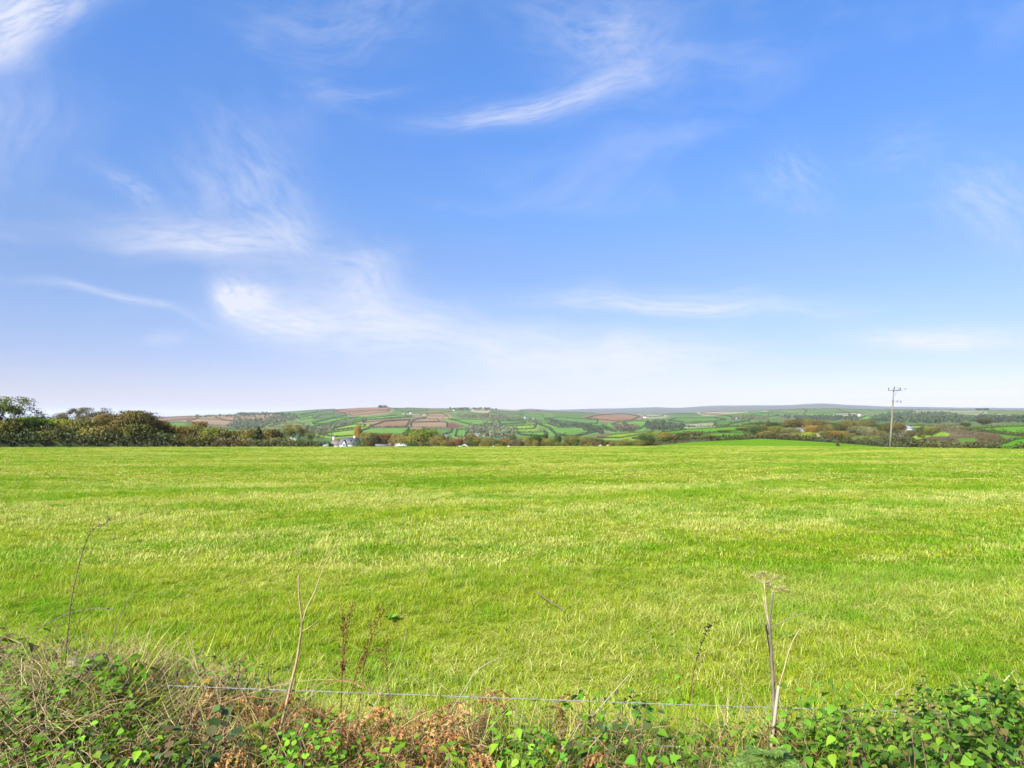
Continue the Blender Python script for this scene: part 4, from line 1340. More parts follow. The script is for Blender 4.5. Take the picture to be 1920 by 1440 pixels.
# the wooded hollow left of the pole
HOL = [  # column, top row, width, distance, shape, colour, label
    (1448, 792, 20, 470, 'round', 'dark', 'small dark tree at the upper left of the wooded hollow'),
    (1468, 793, 16, 470, 'round2', 'dark', 'second small dark tree at the upper left of the wooded hollow'),
    (1482, 787, 26, 465, 'dense', 'darkbrown', 'tall dark tree above the white house, left of a close group'),
    (1500, 785.5, 26, 468, 'dome', 'darkbrown', 'tall dark tree above the white house, middle of a close group'),
    (1516, 785.5, 22, 464, 'dense', 'brown', 'tall brownish tree above the white house, right of a close group'),
    (1540, 789, 26, 455, 'round', 'darkbrown', 'dark brown tree right of the white house in the hollow'),
    (1554, 796, 20, 440, 'round2', 'brown', 'brown tree beside the green glade in the hollow'),
    (1568, 793, 28, 470, 'round', 'dark', 'dark tree behind the green glade in the hollow'),
    (1590, 788, 28, 460, 'dense', 'brown', 'tall brown tree right of the green glade'),
    (1606, 790, 26, 470, 'round', 'olive', 'olive tree at the top of the hollow behind the pale trees'),
    (1624, 789, 28, 475, 'round2', 'olive', 'broad olive tree at the top right of the hollow'),
    (1646, 796, 28, 465, 'round', 'dark', 'dark tree left of the pole top in the hollow'),
    (1662, 794, 24, 455, 'round', 'darkbrown', 'dark brown tree immediately left of the pole'),
    (1682, 792, 24, 450, 'dense', 'darkbrown', 'dark tree immediately right of the pole beside the white house'),
    (1418, 800, 28, 380, 'round', 'dark', 'dark tree at the left end of the hollow'),
    (1436, 799, 24, 385, 'round2', 'darkbrown', 'dark brown tree at the left end of the hollow'),
    (1457, 799, 24, 375, 'round', 'olive', 'olive tree left of the pale green ones in the hollow'),
    (1480, 802, 32, 370, 'dense', 'pale', 'pale green tree left below the white house'),
    (1522, 798, 22, 385, 'round', 'russet', 'orange tree just right of the white house in the hollow'),
    (1436, 808, 28, 330, 'round2', 'brown', 'brown tree low at the left of the hollow'),
    (1456, 811, 28, 325, 'round', 'darkbrown', 'dark brown tree low at the left of the hollow'),
    (1476, 812, 30, 320, 'round2', 'grey', 'greyish tree low under the pale green tree'),
    (1498, 811, 28, 315, 'round', 'brown', 'brown tree low under the white house'),
    (1516, 811, 24, 300, 'round', 'lime', 'yellow green tree in the front row of the hollow'),
    (1536, 814, 24, 305, 'twiggy', 'grey', 'grey twiggy tree in the front row of the hollow'),
    (1552, 808, 30, 320, 'dense', 'olive', 'big olive tree in the middle of the front row'),
    (1574, 808, 34, 318, 'dense', 'russet', 'wide tree turning orange in the middle of the front row'),
    (1592, 812, 28, 316, 'round', 'brown', 'brown tree right of the wide orange one'),
    (1610, 799, 34, 380, 'dense', 'grey', 'large grey green tree right of the glade'),
    (1628, 801, 30, 372, 'round', 'grey', 'second large grey green tree right of the glade'),
    (1646, 808, 30, 350, 'round2', 'darkbrown', 'dark brown tree left of the pole foot'),
    (1612, 818, 26, 285, 'round', 'pale', 'small pale green tree at the lower right of the hollow'),
    (1636, 817, 26, 290, 'round2', 'pale', 'second small pale green tree at the lower right of the hollow'),
    (1660, 812, 30, 330, 'round', 'grey', 'greyish tree behind the pole foot'),
    (1664, 823, 28, 270, 'bush', 'dark', 'dark bush behind the pole foot'),
    (1690, 818, 36, 300, 'bush2', 'plum', 'purplish bush right of the pole foot'),
    (1712, 822, 34, 280, 'bush', 'dark', 'dark green bush right of the pole foot'),
    (1736, 828, 40, 240, 'bush2', 'olive', 'olive bush low right of the pole'),
    (1765, 830, 40, 230, 'bush', 'olive', 'olive bush beside the rough clearing'),
    (1800, 832, 44, 220, 'bush2', 'olive', 'olive bush at the foot of the rough clearing'),
    (1835, 828, 44, 260, 'bush', 'brown', 'brown bush on the bracken slope near the right edge'),
    (1862, 822, 40, 300, 'bush2', 'brown', 'brown bush on the bracken slope farther up'),
    (1703, 807, 34, 395, 'bush2', 'darkbrown', 'dark brown bush in front of the white house by the pole'),
    (1726, 801, 16, 430, 'bush', 'dark', 'small dark bush touching the right white house'),
    (1745, 801, 24, 430, 'round', 'olive', 'olive tree right of the white house by the pole'),
    (1763, 797, 18, 430, 'twiggy', 'brown', 'thin brown tree farther right of the white house by the pole'),
    (1809, 792, 16, 640, 'round', 'darkbrown', 'dark round tree alone on the ridge at right'),
    (1846, 784, 22, 900, 'round', 'darkbrown', 'dark tree standing above the long wood at right'),
    (1886, 812, 13, 420, 'bush', 'dark', 'dark bush on the hedge of the vivid field at the right edge'),
    (1569, 829, 8, 140, 'twiggy', 'brown', 'small brown leafless sapling alone at the pasture brow'),
    (1569, 835, 9, 122, 'bush', 'plum', 'small purplish bush alone at the pasture brow'),
]
for px, top, w, r, pr, c, lb in HOL:
    tree(px, top, w, r, pr, c, lb, 'trees and bushes of the hollow at right')
for px, top, w, r, lb in ((1290, 811, 22, 470, 'left one of the clump below the long field'), (1303, 810, 18, 470, 'middle one of the clump below the long field'), (1312, 810, 10, 470, 'small right one of the clump'),
                          (1358, 806, 26, 520, 'wide one left of the wooded hollow'), (1392, 802, 22, 540, 'higher one beside the hollow'), (1398, 806, 20, 520, 'lower one beside the hollow'),
                          (1426, 803, 24, 500, 'one at the left mouth of the hollow'), (1440, 797, 24, 520, 'topmost one above the hollow')):
    tree(px, top, w, r, 'round' if w > 15 else 'round2', 'darkbrown', 'dark hedge tree on the near ridge, ' + lb, 'hedge trees of the near ridge')


# ------------------------------------------------------------------ far woods, each one mass
def wood(poly_, n, dr_, h, label, col, lsz=1.35):
    rg_, pts_ = poly_
    ox, oy, sx, sy = REGION[rg_]
    pp = [(ox + x * sx, oy + y * sy) for x, y in pts_]
    xs, ys = [p_[0] for p_ in pp], [p_[1] for p_ in pp]
    rng = np.random.default_rng(int(xs[0] * 7 + ys[0]))
    cen = []
    while len(cen) < n:
        x, y = rng.uniform(min(xs), max(xs)), rng.uniform(min(ys), max(ys))
        if inside(np.array([x]), np.array([y]), pp)[0]:
            gx, gy = hit(x, y, *dr_)
            cen.append((gx, gy, lz(gx, gy), h * rng.uniform(0.6, 1.3)))
    mb = MB()
    for gx, gy, gz, hh in cen:
        k = 46
        d = rng.normal(size=(k, 3))
        d /= np.linalg.norm(d, axis=1)[:, None]
        c = np.array([gx, gy, gz + hh * 0.55]) + d * np.array([hh * 0.5, hh * 0.5, hh * 0.45]) * np.cbrt(rng.uniform(0.3, 1, k))[:, None]
        leaf_faces(mb, c, lsz * hh / 8, rng, tone=np.clip(rng.uniform(0, 1, k) * 0.7 + rng.uniform(0, 0.3), 0, 1))
        mb.tube([(gx, gy, gz - 1), (gx, gy, gz + hh * 0.5)], [0.25, 0.15], 3, 0.2, False)
    b = np.array([cen[0][0], cen[0][1], cen[0][2]])
    for i in range(len(mb.v)):
        mb.v[i] = mb.v[i] - b
    o = mb.build('woodland', 'far_foliage', loc=tuple(b))
    o.color = col + (1.0,)
    tag(o, label, 'wood', None, 'stuff')


DW = (0.062, 0.086, 0.036)
GW = (0.135, 0.148, 0.072)
BW = (0.135, 0.122, 0.062)
wood((1, [(1420, 240), (1600, 238), (1920, 222), (1920, 246), (1620, 252), (1480, 252)]), 72, FAR, 7, 'dark strip of wood along the skyline of the left hill', DW)
wood((1, [(1700, 325), (1840, 285), (1920, 285), (1920, 340), (1850, 350), (1760, 335)]), 64, FAR, 8, 'grey green wood filling the side valley at left', GW)
wood((2, [(0, 250), (210, 262), (260, 245), (480, 225), (620, 200), (650, 240), (560, 275), (340, 300), (280, 340), (0, 350)]), 256, FAR, 8, 'broad grey wood hanging on the left slope of the far hill', GW)
wood((2, [(30, 190), (300, 178), (400, 195), (620, 200), (560, 220), (300, 212), (60, 212)]), 104, FAR, 7, 'dark wood below the skyline on the left shoulder', DW)
wood((2, [(640, 345), (900, 335), (1000, 300), (1120, 270), (1200, 290), (1000, 335), (960, 370), (860, 390), (700, 380)]), 96, FAR, 8, 'scattered wood in the fold above the farmhouse', GW)
wood((3, [(620, 330), (760, 320), (880, 275), (930, 300), (960, 350), (1090, 355), (1110, 400), (1050, 440), (880, 440), (720, 410), (620, 405)]), 184, FAR, 9, 'grey green wood in the valley in the centre', GW)
wood((3, [(500, 225), (620, 205), (940, 215), (1080, 225), (1250, 240), (1380, 270), (1300, 285), (1050, 262), (900, 262), (700, 245), (540, 240)]), 136, FAR, 7, 'long straggling wood and village trees across the central hill', BW)
wood((3, [(420, 140), (860, 135), (920, 150), (880, 168), (700, 150), (480, 165)]), 88, FAR, 7, 'dark trees on the skyline in the centre', DW)
wood((3, [(1380, 255), (1540, 275), (1760, 300), (1920, 345), (1920, 372), (1780, 340), (1560, 330), (1420, 285)]), 104, FAR, 7, 'belt of trees running down right from the central hill', DW)
wood((4, [(380, 330), (480, 310), (600, 330), (640, 350), (560, 372), (420, 375)]), 90, (760, 3050), 8, 'small wood left of the near ridge fields', BW)
wood((4, [(690, 320), (760, 280), (880, 290), (1000, 330), (1060, 330), (1060, 350), (900, 360), (700, 355)]), 130, (800, 3050), 8, 'rounded dark wood behind the near ridge', DW)
wood((4, [(0, 285), (120, 310), (260, 370), (270, 400), (150, 390), (0, 330)]), 48, FAR, 7, 'line of dark trees right of the bent green field', DW)
wood((4, [(1560, 225), (1740, 215), (1920, 230), (1920, 250), (1560, 255)]), 72, FAR, 6, 'scattered trees and houses on the ridge at right of the middle', BW)
wood((5, [(280, 375), (520, 385), (860, 385), (1080, 390), (1100, 425), (800, 425), (420, 410)]), 160, FAR, 8, 'blue green wood on the ridge above the hollow', DW)
wood((6, [(-40, 460), (180, 400), (400, 395), (700, 385), (1000, 405), (1120, 430), (1180, 470), (1100, 505), (800, 515), (300, 500), (-40, 490)]), 336, FAR, 10, 'long dark wood behind the pole and the right houses', DW)
wood((6, [(1180, 450), (1400, 440), (1640, 452), (1960, 460), (1960, 500), (1600, 500), (1200, 495)]), 176, FAR, 9, 'dark wood reaching to the right edge below the tan field', DW)
wood((6, [(1300, 325), (1400, 312), (1480, 325), (1400, 330)]), 20, FAR, 7, 'small clump on the far ridge near the right edge', DW)
wood((2, [(1432, 122), (1450, 108), (1520, 112), (1525, 122)]), 26, (2600, 3050), 9, 'dark clump on the hilltop beside the mast', DW)
wood((6, [(240, 620), (420, 600), (860, 585), (1060, 590), (1300, 640), (1640, 700), (1560, 770), (1440, 800), (1330, 740), (1290, 690), (1000, 640), (880, 605), (520, 660), (400, 720), (260, 760)]), 260, (230, 700), 1.8, 'brown bracken and low scrub on the slope right of the pole', (0.120, 0.094, 0.048), 0.55)
wood((6, [(560, 690), (880, 682), (1040, 720), (990, 742), (640, 733)]), 70, (230, 700), 1.1, 'dead bracken filling the dark oval in the clearing', (0.100, 0.074, 0.044), 0.4)
wood((6, [(560, 580), (900, 555), (1200, 580), (1100, 600), (860, 600), (600, 600)]), 40, (300, 790), 3, 'brown scrub along the top of the bracken slope', BW, 0.8)


# ================================================================== buildings
def gable_house(name, label, cat, px0, px1, ridge, eaves, D, depth, wall, roof, windows=(), doors=(), group=None, turn=0.0, gable=None, chimneys=(), sunk=0.3):
    """a gabled building seen between two photo columns at distance D; ridge along its length"""
    xa, xb = P(px0, 800, D).x, P(px1, 800, D).x
    L = xb - xa
    cx, cy = (xa + xb) / 2, D + depth / 2
    z0 = min(lz(cx - L / 2, cy), lz(cx + L / 2, cy), lz(cx, cy - depth / 2)) - sunk
    he = P(px0, eaves, D).z - z0
    hr = P(px0, ridge, D + depth / 2).z - z0
    e = empty(name, (cx, cy, z0), label, cat, group)
    e.rotation_euler = (0, 0, turn)
    l, d = L / 2, depth / 2
    mb = MB()
    V_ = [(-l, -d, 0), (l, -d, 0), (l, d, 0), (-l, d, 0), (-l, -d, he), (l, -d, he), (l, d, he), (-l, d, he), (-l, 0, hr - 0.03), (l, 0, hr - 0.03)]
    mb.add(V_, [(0, 1, 5, 4), (2, 3, 7, 6), (1, 2, 6, 9, 5), (3, 0, 4, 8, 7)], 0.5)
    mb.build('wall', wall, e)
    rb = MB()
    o = 0.25
    sl = (hr - he) / d
    t = 0.14
    for sg in (-1, 1):
        ya, za = sg * (d + o), he - o * sl
        q_ = [(-l - o, ya, za + 0.02), (l + o, ya, za + 0.02), (l + o, 0, hr + 0.02), (-l - o, 0, hr + 0.02)]
        rb.add(q_ + [(a, b, c_ + t) for a, b, c_ in q_], [(0, 1, 2, 3), (7, 6, 5, 4), (0, 4, 5, 1), (1, 5, 6, 2), (3, 2, 6, 7), (0, 3, 7, 4)], 0.5)
    ro = rb.build('roof', roof, e)
    for cxp, hh_, mt in chimneys:
        cb = MB()
        cb.box((cxp * l, 0, hr + hh_ / 2 - 0.35), (0.75, 0.65, hh_ + 0.7))
        cb.box((cxp * l, 0, hr + hh_ + 0.05), (0.9, 0.8, 0.1))
        cb.tube([(cxp * l, 0, hr + hh_ + 0.1), (cxp * l, 0, hr + hh_ + 0.42)], [0.13, 0.11], 8)
        cb.build('chimney', mt, ro)
    for (u, zz, w, h) in windows:
        wb = MB()
        wb.box((u * l, -d - 0.02, zz), (w, 0.12, h))
        wf = wb.build('window', 'white_cover', e)
        pb = MB()
        for sx_ in (-0.24, 0.24):
            pb.box((u * l + sx_ * w, -d - 0.07, zz), (w * 0.40, 0.06, h * 0.86))
        pb.build('pane', 'window_glass', wf)
    for (u, w, h) in doors:
        db = MB()
        db.box((u * l, -d - 0.03, h / 2), (w, 0.1, h))
        db.build('dark_doorway', 'opening_shade', e)  # dark slab on the wall, coloured as the shade of an open doorway
    return e, (l, d, he, hr)


D0 = 300
fh, (l, d, he, hr) = gable_house('farmhouse', 'white farmhouse with grey slate roof and white front gable beyond the field', 'house', 637, 669, 821.2, 832.0, D0, 6.5, 'white_render', 'slate',
                                 windows=((-0.75, 0, 0, 0), (0.35, 2.5, 1.1, 1.2), (0.8, 2.5, 1.1, 1.2))[1:], chimneys=((0.55, 0.7, 'white_render'),))
# white cross gable on its front
gb = MB()
gw, gd_, ghe, ghr = 0.95, 0.9, he - 0.3, he + 1.55
gx = -0.45 * l
V_ = [(gx - gw, -d - gd_, 0), (gx + gw, -d - gd_, 0), (gx + gw, -d - gd_, ghe), (gx, -d - gd_, ghr), (gx - gw, -d - gd_, ghe), (gx - gw, -d + 0.4, 0), (gx + gw, -d + 0.4, 0), (gx + gw, -d + 0.4, ghe), (gx - gw, -d + 0.4, ghe)]
gb.add(V_, [(0, 1, 2, 3, 4), (1, 6, 7, 2), (5, 0, 4, 8)])
fg = gb.build('front_gable', 'white_render', fh)
rb = MB()
for sg in (-1, 1):
    q_ = [(gx, -d - gd_ - 0.25, ghr + 0.04), (gx + sg * (gw + 0.25), -d - gd_ - 0.25, ghe - 0.32), (gx + sg * (gw + 0.25), -d + 1.2, ghe - 0.32), (gx, -d + 1.9, ghr + 0.04)]
    rb.add(q_ + [(a, b, c + 0.12) for a, b, c in q_], [(0, 1, 2, 3), (7, 6, 5, 4), (0, 4, 5, 1), (1, 5, 6, 2), (2, 6, 7, 3)])
rb.build('gable_roof', 'slate', fg)
wb = MB()
wb.box((gx, -d - gd_ - 0.02, ghe - 0.1), (0.8, 0.1, 0.9))
wf = wb.build('window', 'white_cover', fh)
wb = MB()
wb.box((gx, -d - gd_ - 0.07, ghe - 0.1), (0.62, 0.05, 0.74))
wb.build('pane', 'window_glass', wf)
for u in (0.25, 0.72):                                # roof lights
    sb = MB()
    ym = -d * 0.55
    zm = he + (hr - he) * 0.45 + 0.2
    dy, dz = 0.5, 0.5 * (hr - he) / d
    sb.add([(u * l - 0.4, ym - dy, zm - dz), (u * l + 0.4, ym - dy, zm - dz), (u * l + 0.4, ym + dy, zm + dz), (u * l - 0.4, ym + dy, zm + dz),
            (u * l - 0.4, ym - dy, zm - dz - 0.2), (u * l + 0.4, ym - dy, zm - dz - 0.2), (u * l + 0.4, ym + dy, zm + dz - 0.2), (u * l - 0.4, ym + dy, zm + dz - 0.2)],
           [(0, 1, 2, 3), (0, 4, 5, 1), (1, 5, 6, 2), (3, 2, 6, 7), (0, 3, 7, 4)])
    sb.build('roof_light', 'window_glass', fh)
gable_house('cottage', 'low whitewashed cottage with brownish roof joined to the left of the farmhouse', 'house', 621, 637, 824.5, 834.0, D0 + 0.6, 6.0, 'white_render', 'brown_slate',
            windows=((0.3, 2.2, 0.9, 0.9),), chimneys=((-0.8, 1.15, 'white_render'),))
gable_house('outbuilding', 'outbuilding with pinkish grey roof and white end left of the farmhouse', 'outbuilding', 590, 607, 830.3, 836.5, 285, 5.0, 'grey_timber', 'pink_roof')
ob, (l2, d2, he2, hr2) = gable_house('shed', 'small white gabled shed at the right end of the pink roofed outbuilding', 'shed', 607, 614, 831, 835, 282, 3.2, 'white_render', 'pale_slate', turn=math.pi / 2, doors=((0.0, 0.8, 1.9),))
gable_house('cottage', 'cream house half hidden behind thin trees left of the farmhouse', 'house', 540, 553, 822, 829, 225, 5.0, 'cream_render', 'cream_render', windows=((0.2, 2.6, 0.5, 0.7),), chimneys=((-0.7, 0.5, 'cream_render'),))
gable_house('barn', 'long low barn with pale roof and orange brick end right of the farmhouse', 'barn', 703, 728, 833.0, 836.0, 270, 4.5, 'cream_render', 'pale_slate', doors=((0.1, 1.2, 1.9),))
gable_house('brick_shed', 'small orange brick end building at the right end of the long barn', 'shed', 728, 734.5, 832.8, 834.0, 270, 4.4, 'brick', 'pale_slate')
gh, (l3, d3, he3, hr3) = gable_house('stable', 'whitish gabled house with dark openings right of the long barn', 'house', 741, 765, 831.2, 834.2, 272, 5.0, 'white_render', 'pale_slate',
                                     doors=((-0.6, 0.9, 2.3), (-0.15, 0.9, 2.3), (0.3, 0.9, 2.3), (0.72, 0.9, 2.3)))
gbm = MB()
for gx in (-0.45, 0.35):
    w_, y0 = 1.25, -d3 - 0.35
    gbm.add([(gx * l3 - w_, y0, he3 - 0.35), (gx * l3 + w_, y0, he3 - 0.35), (gx * l3, y0, hr3 - 0.05), (gx * l3 - w_, 0, he3 - 0.35), (gx * l3 + w_, 0, he3 - 0.35), (gx * l3, 0, hr3 - 0.05)],
            [(0, 1, 2), (1, 4, 5, 2), (3, 0, 2, 5)])
gbm.build('front_gable', 'white_render', gh)
gable_house('house', 'whitewashed house with pale roof half hidden in the wooded hollow', 'house', 1495, 1511, 800.5, 804.8, 425, 7, 'white_render', 'pale_slate', windows=((-0.5, 3.5, 1, 1.2), (0.5, 3.5, 1, 1.2)), chimneys=((0.8, 0.8, 'brick'),))
gable_house('outbuilding', 'pale roofed building right of the white house in the hollow', 'outbuilding', 1530, 1540, 807.5, 810, 400, 6, 'cream_render', 'pale_slate')
gable_house('house', 'white house with grey roof and sunlit end right of the pole', 'house', 1697, 1713, 797.2, 802.6, 410, 7, 'white_render', 'grey_roof', windows=((0.4, 3.2, 1.0, 1.2),), turn=0.25, chimneys=((-0.8, 0.7, 'white_render'),))
COTT = ['in the gap right of the windbreak, left one', 'in the gap right of the windbreak, right one', 'beside the dark evergreen', 'behind the big green and golden tree', 'right of the big green and golden tree',
        'below the valley wood, larger one', 'below the valley wood, smaller one', 'on the ridge right of the oval brown field', 'on the ridge left above the hollow', 'left of the pole on the distant ridge',
        'on the skyline in the centre', 'in the village on the central hill, right one', 'in the village on the central hill, left one', 'high on the hill right of the mast']
for ck_, (px, py, r0, r1, w) in enumerate(((442, 818, 500, 900, 12), (455, 817, 500, 900, 10), (466, 822, 450, 900, 6), (814, 821, 600, 1300, 7), (837, 820.5, 600, 1300, 7), (895, 819, 600, 1400, 9), (910, 818, 600, 1400, 6),
                      (1209, 784, 900, 3000, 6), (1378, 786, 900, 3000, 6), (1611, 779, 900, 3000, 5), (852, 770, 900, 3000, 5), (1000, 786, 900, 3000, 4), (985, 784, 900, 3000, 5), (770, 776, 900, 3000, 5))):
    gx, gy = hit(px, py, r0, r1)
    L = w / F * gy
    e = empty('cottage', (gx, gy, lz(gx, gy) - 0.5), 'tiny white cottage far off ' + COTT[ck_], 'house', 'white cottages far off')
    mb = MB()
    d_ = min(6.0, L)
    h_ = min(4.2, L * 0.55)
    mb.add([(-L / 2, -d_ / 2, 0), (L / 2, -d_ / 2, 0), (L / 2, d_ / 2, 0), (-L / 2, d_ / 2, 0), (-L / 2, -d_ / 2, h_), (L / 2, -d_ / 2, h_), (L / 2, d_ / 2, h_), (-L / 2, d_ / 2, h_), (-L / 2, 0, h_ + d_ * 0.35), (L / 2, 0, h_ + d_ * 0.35)],
           [(0, 1, 5, 4), (2, 3, 7, 6), (1, 2, 6, 9, 5), (3, 0, 4, 8, 7)])
    mb.build('wall', 'white_render', e)
    rb = MB()
    for sg in (-1, 1):
        rb.add([(-L / 2 - .2, sg * (d_ / 2 + .3), h_ - .2), (L / 2 + .2, sg * (d_ / 2 + .3), h_ - .2), (L / 2 + .2, 0, h_ + d_ * 0.35 + 0.08), (-L / 2 - .2, 0, h_ + d_ * 0.35 + 0.08)], [(0, 1, 2, 3)])
    rb.build('roof', 'pale_slate', e)

# arched shelter, small white blocks and straw bales on the brow
c = P(871, 838, 124)
zb = lz(c.x, 124)
sh_ = empty('arched_shelter', (c.x, 124, zb), 'small arched shelter with pale cover and dark mouth at the field edge', 'shelter')
mb, md = MB(), MB()
ztop = P(871, 833.6, 124).z - zb
rw = 0.72
prof = [(rw * math.cos(a), ztop * math.sin(a)) for a in np.linspace(0, math.pi, 13)]
for k_ in range(12):
    (x0, z0), (x1, z1) = prof[k_], prof[k_ + 1]
    mb.add([(x0, -1.2, z0), (x1, -1.2, z1), (x1, 1.2, z1), (x0, 1.2, z0), (x0 * .86, -1.2, z0 * .93), (x1 * .86, -1.2, z1 * .93), (x1 * .86, 1.2, z1 * .93), (x0 * .86, 1.2, z0 * .93)],
           [(0, 1, 2, 3), (7, 6, 5, 4), (0, 4, 5, 1), (3, 2, 6, 7)])
mb.build('cover', 'white_cover', sh_)
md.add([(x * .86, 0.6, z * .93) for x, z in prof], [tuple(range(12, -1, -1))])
md.build('shade_panel', 'opening_shade', sh_)  # dark sheet coloured as the shade inside the arch
for px, pt, wv, lb in ((862, 836, 6, 'low white block beside the arched shelter at the field edge'), (925, 836.0, 4, 'small white block at the field edge right of the arched shelter'), (953.5, 835.8, 5, 'small pointed white block at the field edge, farther right of the shelter')):
    c = P(px, 838, 116)
    zb = lz(c.x, 116)
    h_ = P(px, pt, 116).z - zb
    mb = MB()
    mb.box((0, 0, h_ / 2), (wv / F * 116, 0.4, h_), 0.2, taper=0.55)
    mb.box((0, 0, h_ * 0.08), (wv / F * 116 + 0.08, 0.48, h_ * 0.16), 0.2)
    o = mb.build('feed_block', 'white_cover', loc=(c.x, 116, zb))
    tag(o, lb, 'block', 'white blocks at the field edge')
for px, lb in ((1126, 'tan straw bale at the field edge, left of a pair'), (1140, 'tan straw bale at the field edge, right of a pair')):
    c = P(px, 838, 118)
    zb = lz(c.x, 118)
    rr = (P(px, 833.8, 118).z - zb) / 2
    e = empty('straw_bale', (c.x, 118, zb), lb, 'straw bale', 'straw bales at the field edge')
    e.rotation_euler = (0, 0, 1.25)
    mb = MB()
    mb.tube([(-0.55, 0, rr), (-0.5, 0, rr), (0.5, 0, rr), (0.55, 0, rr)], [rr * 0.93, rr, rr, rr * 0.93], 20)
    mb.build('straw_roll', 'tan_straw', e)
    for xk in (-0.3, 0.0, 0.3):
        mb = MB()
        mb.tube([(xk - 0.02, 0, rr), (xk + 0.02, 0, rr)], [rr * 1.015, rr * 1.015], 20)
        mb.build('twine', 'straw_stalk', e)

# ================================================================== utility pole
DP = 94.0
pb, pt = P(1668.5, 840.2, DP), P(1676, 727.5, DP)
pb.z = lz(pb.x, pb.y) - 0.2
up_ = empty('utility_pole', pb, 'tall wooden utility pole leaning slightly right at the pasture edge', 'utility pole')
ax = pt - pb


def pole_at(py):
    f_ = (P(1672, py, DP).z - pb.z) / ax.z
    return ax * f_


mb = MB()
mb.tube([Vector((0, 0, 0)), ax * 0.33, ax * 0.66, ax], [0.145, 0.130, 0.115, 0.095], 12)
mb.build('pole', 'pole_wood', up_, smooth=True)
c1 = pole_at(731.6)
mb = MB()
mb.box((c1.x + 0.02, c1.y - 0.16, c1.z), (1.75, 0.10, 0.13))
ca = mb.build('crossarm', 'grey_metal', up_)
mb = MB()
mb.tube([c1 + Vector((0.05, -0.18, -0.75)), c1 + Vector((0.35, -0.2, -0.05))], 0.025, 6)
mb.build('brace', 'grey_metal', up_)
for dx, base_z in ((-0.8, 0.06), (0.0, 0.20), (0.8, 0.06)):
    mb = MB()
    q_ = c1 + Vector((dx + 0.02, -0.16, base_z))
    mb.tube([q_, q_ + Vector((0, 0, 0.06)), q_ + Vector((0, 0, 0.10)), q_ + Vector((0, 0, 0.17)), q_ + Vector((0, 0, 0.20)), q_ + Vector((0, 0, 0.28))], [0.03, 0.03, 0.085, 0.06, 0.085, 0.04], 8)
    mb.build('insulator', 'insulator', up_)
mb = MB()
q_ = c1 + Vector((0.75, -0.16, 0.30))
mb.tube([q_ + Vector((-0.32, 0, 0.03)), q_, q_ + Vector((0.12, 0, -0.06))], 0.03, 6)
mb.build('jumper_lead', 'grey_metal', up_)
c2 = pole_at(752.2)
mb = MB()
mb.box((c2.x + 0.45, c2.y - 0.16, c2.z), (1.45, 0.05, 0.06))
lo_ = mb.build('lower_bracket', 'grey_metal', up_)
for dx, dz in ((-0.22, 0.10), (0.50, 0.12), (0.42, -0.22), (0.95, -0.26), (1.12, 0.08)):
    mb = MB()
    q_ = c2 + Vector((dx, -0.16, 0))
    mb.tube([q_, q_ + Vector((0.03, 0, dz * 0.6)), q_ + Vector((0.05, 0, dz))], [0.03, 0.05, 0.02], 6)
    mb.build('fitting', 'insulator', up_)
# bird gliding beside the pole top
bp = P(1698, 729.6, DP)
bd = empty('bird', bp, 'small dark bird gliding just right of the pole top', 'bird')
mb = MB()
mb.tube([(-0.16, 0, 0.0), (-0.10, 0, 0.015), (0.0, 0, 0.02), (0.10, 0, 0.01), (0.2, 0, 0.0)], [0.008, 0.03, 0.042, 0.028, 0.01], 8)
mb.add([(0.16, -0.01, 0.002), (0.30, -0.05, 0.0), (0.30, 0.05, 0.0), (0.16, 0.01, 0.01)], [(0, 1, 2, 3)])
mb.build('body', 'bird_feather', bd, smooth=True)
for sg in (-1, 1):
    mb = MB()
    mb.add([(-0.06, sg * 0.03, 0.02), (-0.09, sg * 0.2, 0.05), (0.02, sg * 0.42, 0.03), (0.05, sg * 0.22, 0.04), (0.07, sg * 0.03, 0.02), (-0.02, sg * 0.2, 0.065)], [(0, 1, 5), (1, 2, 5), (2, 3, 5), (3, 4, 5), (4, 0, 5)])
    mb.build('wing', 'bird_feather', bd)
bd.rotation_euler = (0, 0, math.pi)

# mast on the far hilltop
gx, gy = hit(711.5, 763.8, 2600, 3050)
zb = lz(gx, gy)
mh = P(711.5, 756.5, gy).z - zb
ms = empty('radio_mast', (gx, gy, zb), 'thin radio mast on the skyline of the far hill', 'mast')
mb = MB()
mb.tube([(0, 0, -1), (0, 0, mh * 0.75), (0, 0, mh)], [0.8, 0.55, 0.25], 6)
mb.build('mast_column', 'grey_metal', ms)
mb = MB()
mb.box((0, 0, mh * 0.62), (2.4, 2.4, 1.6))
mb.box((0, 0, mh * 0.80), (1.7, 1.7, 1.4))
mb.build('antenna_array', 'grey_metal', ms)


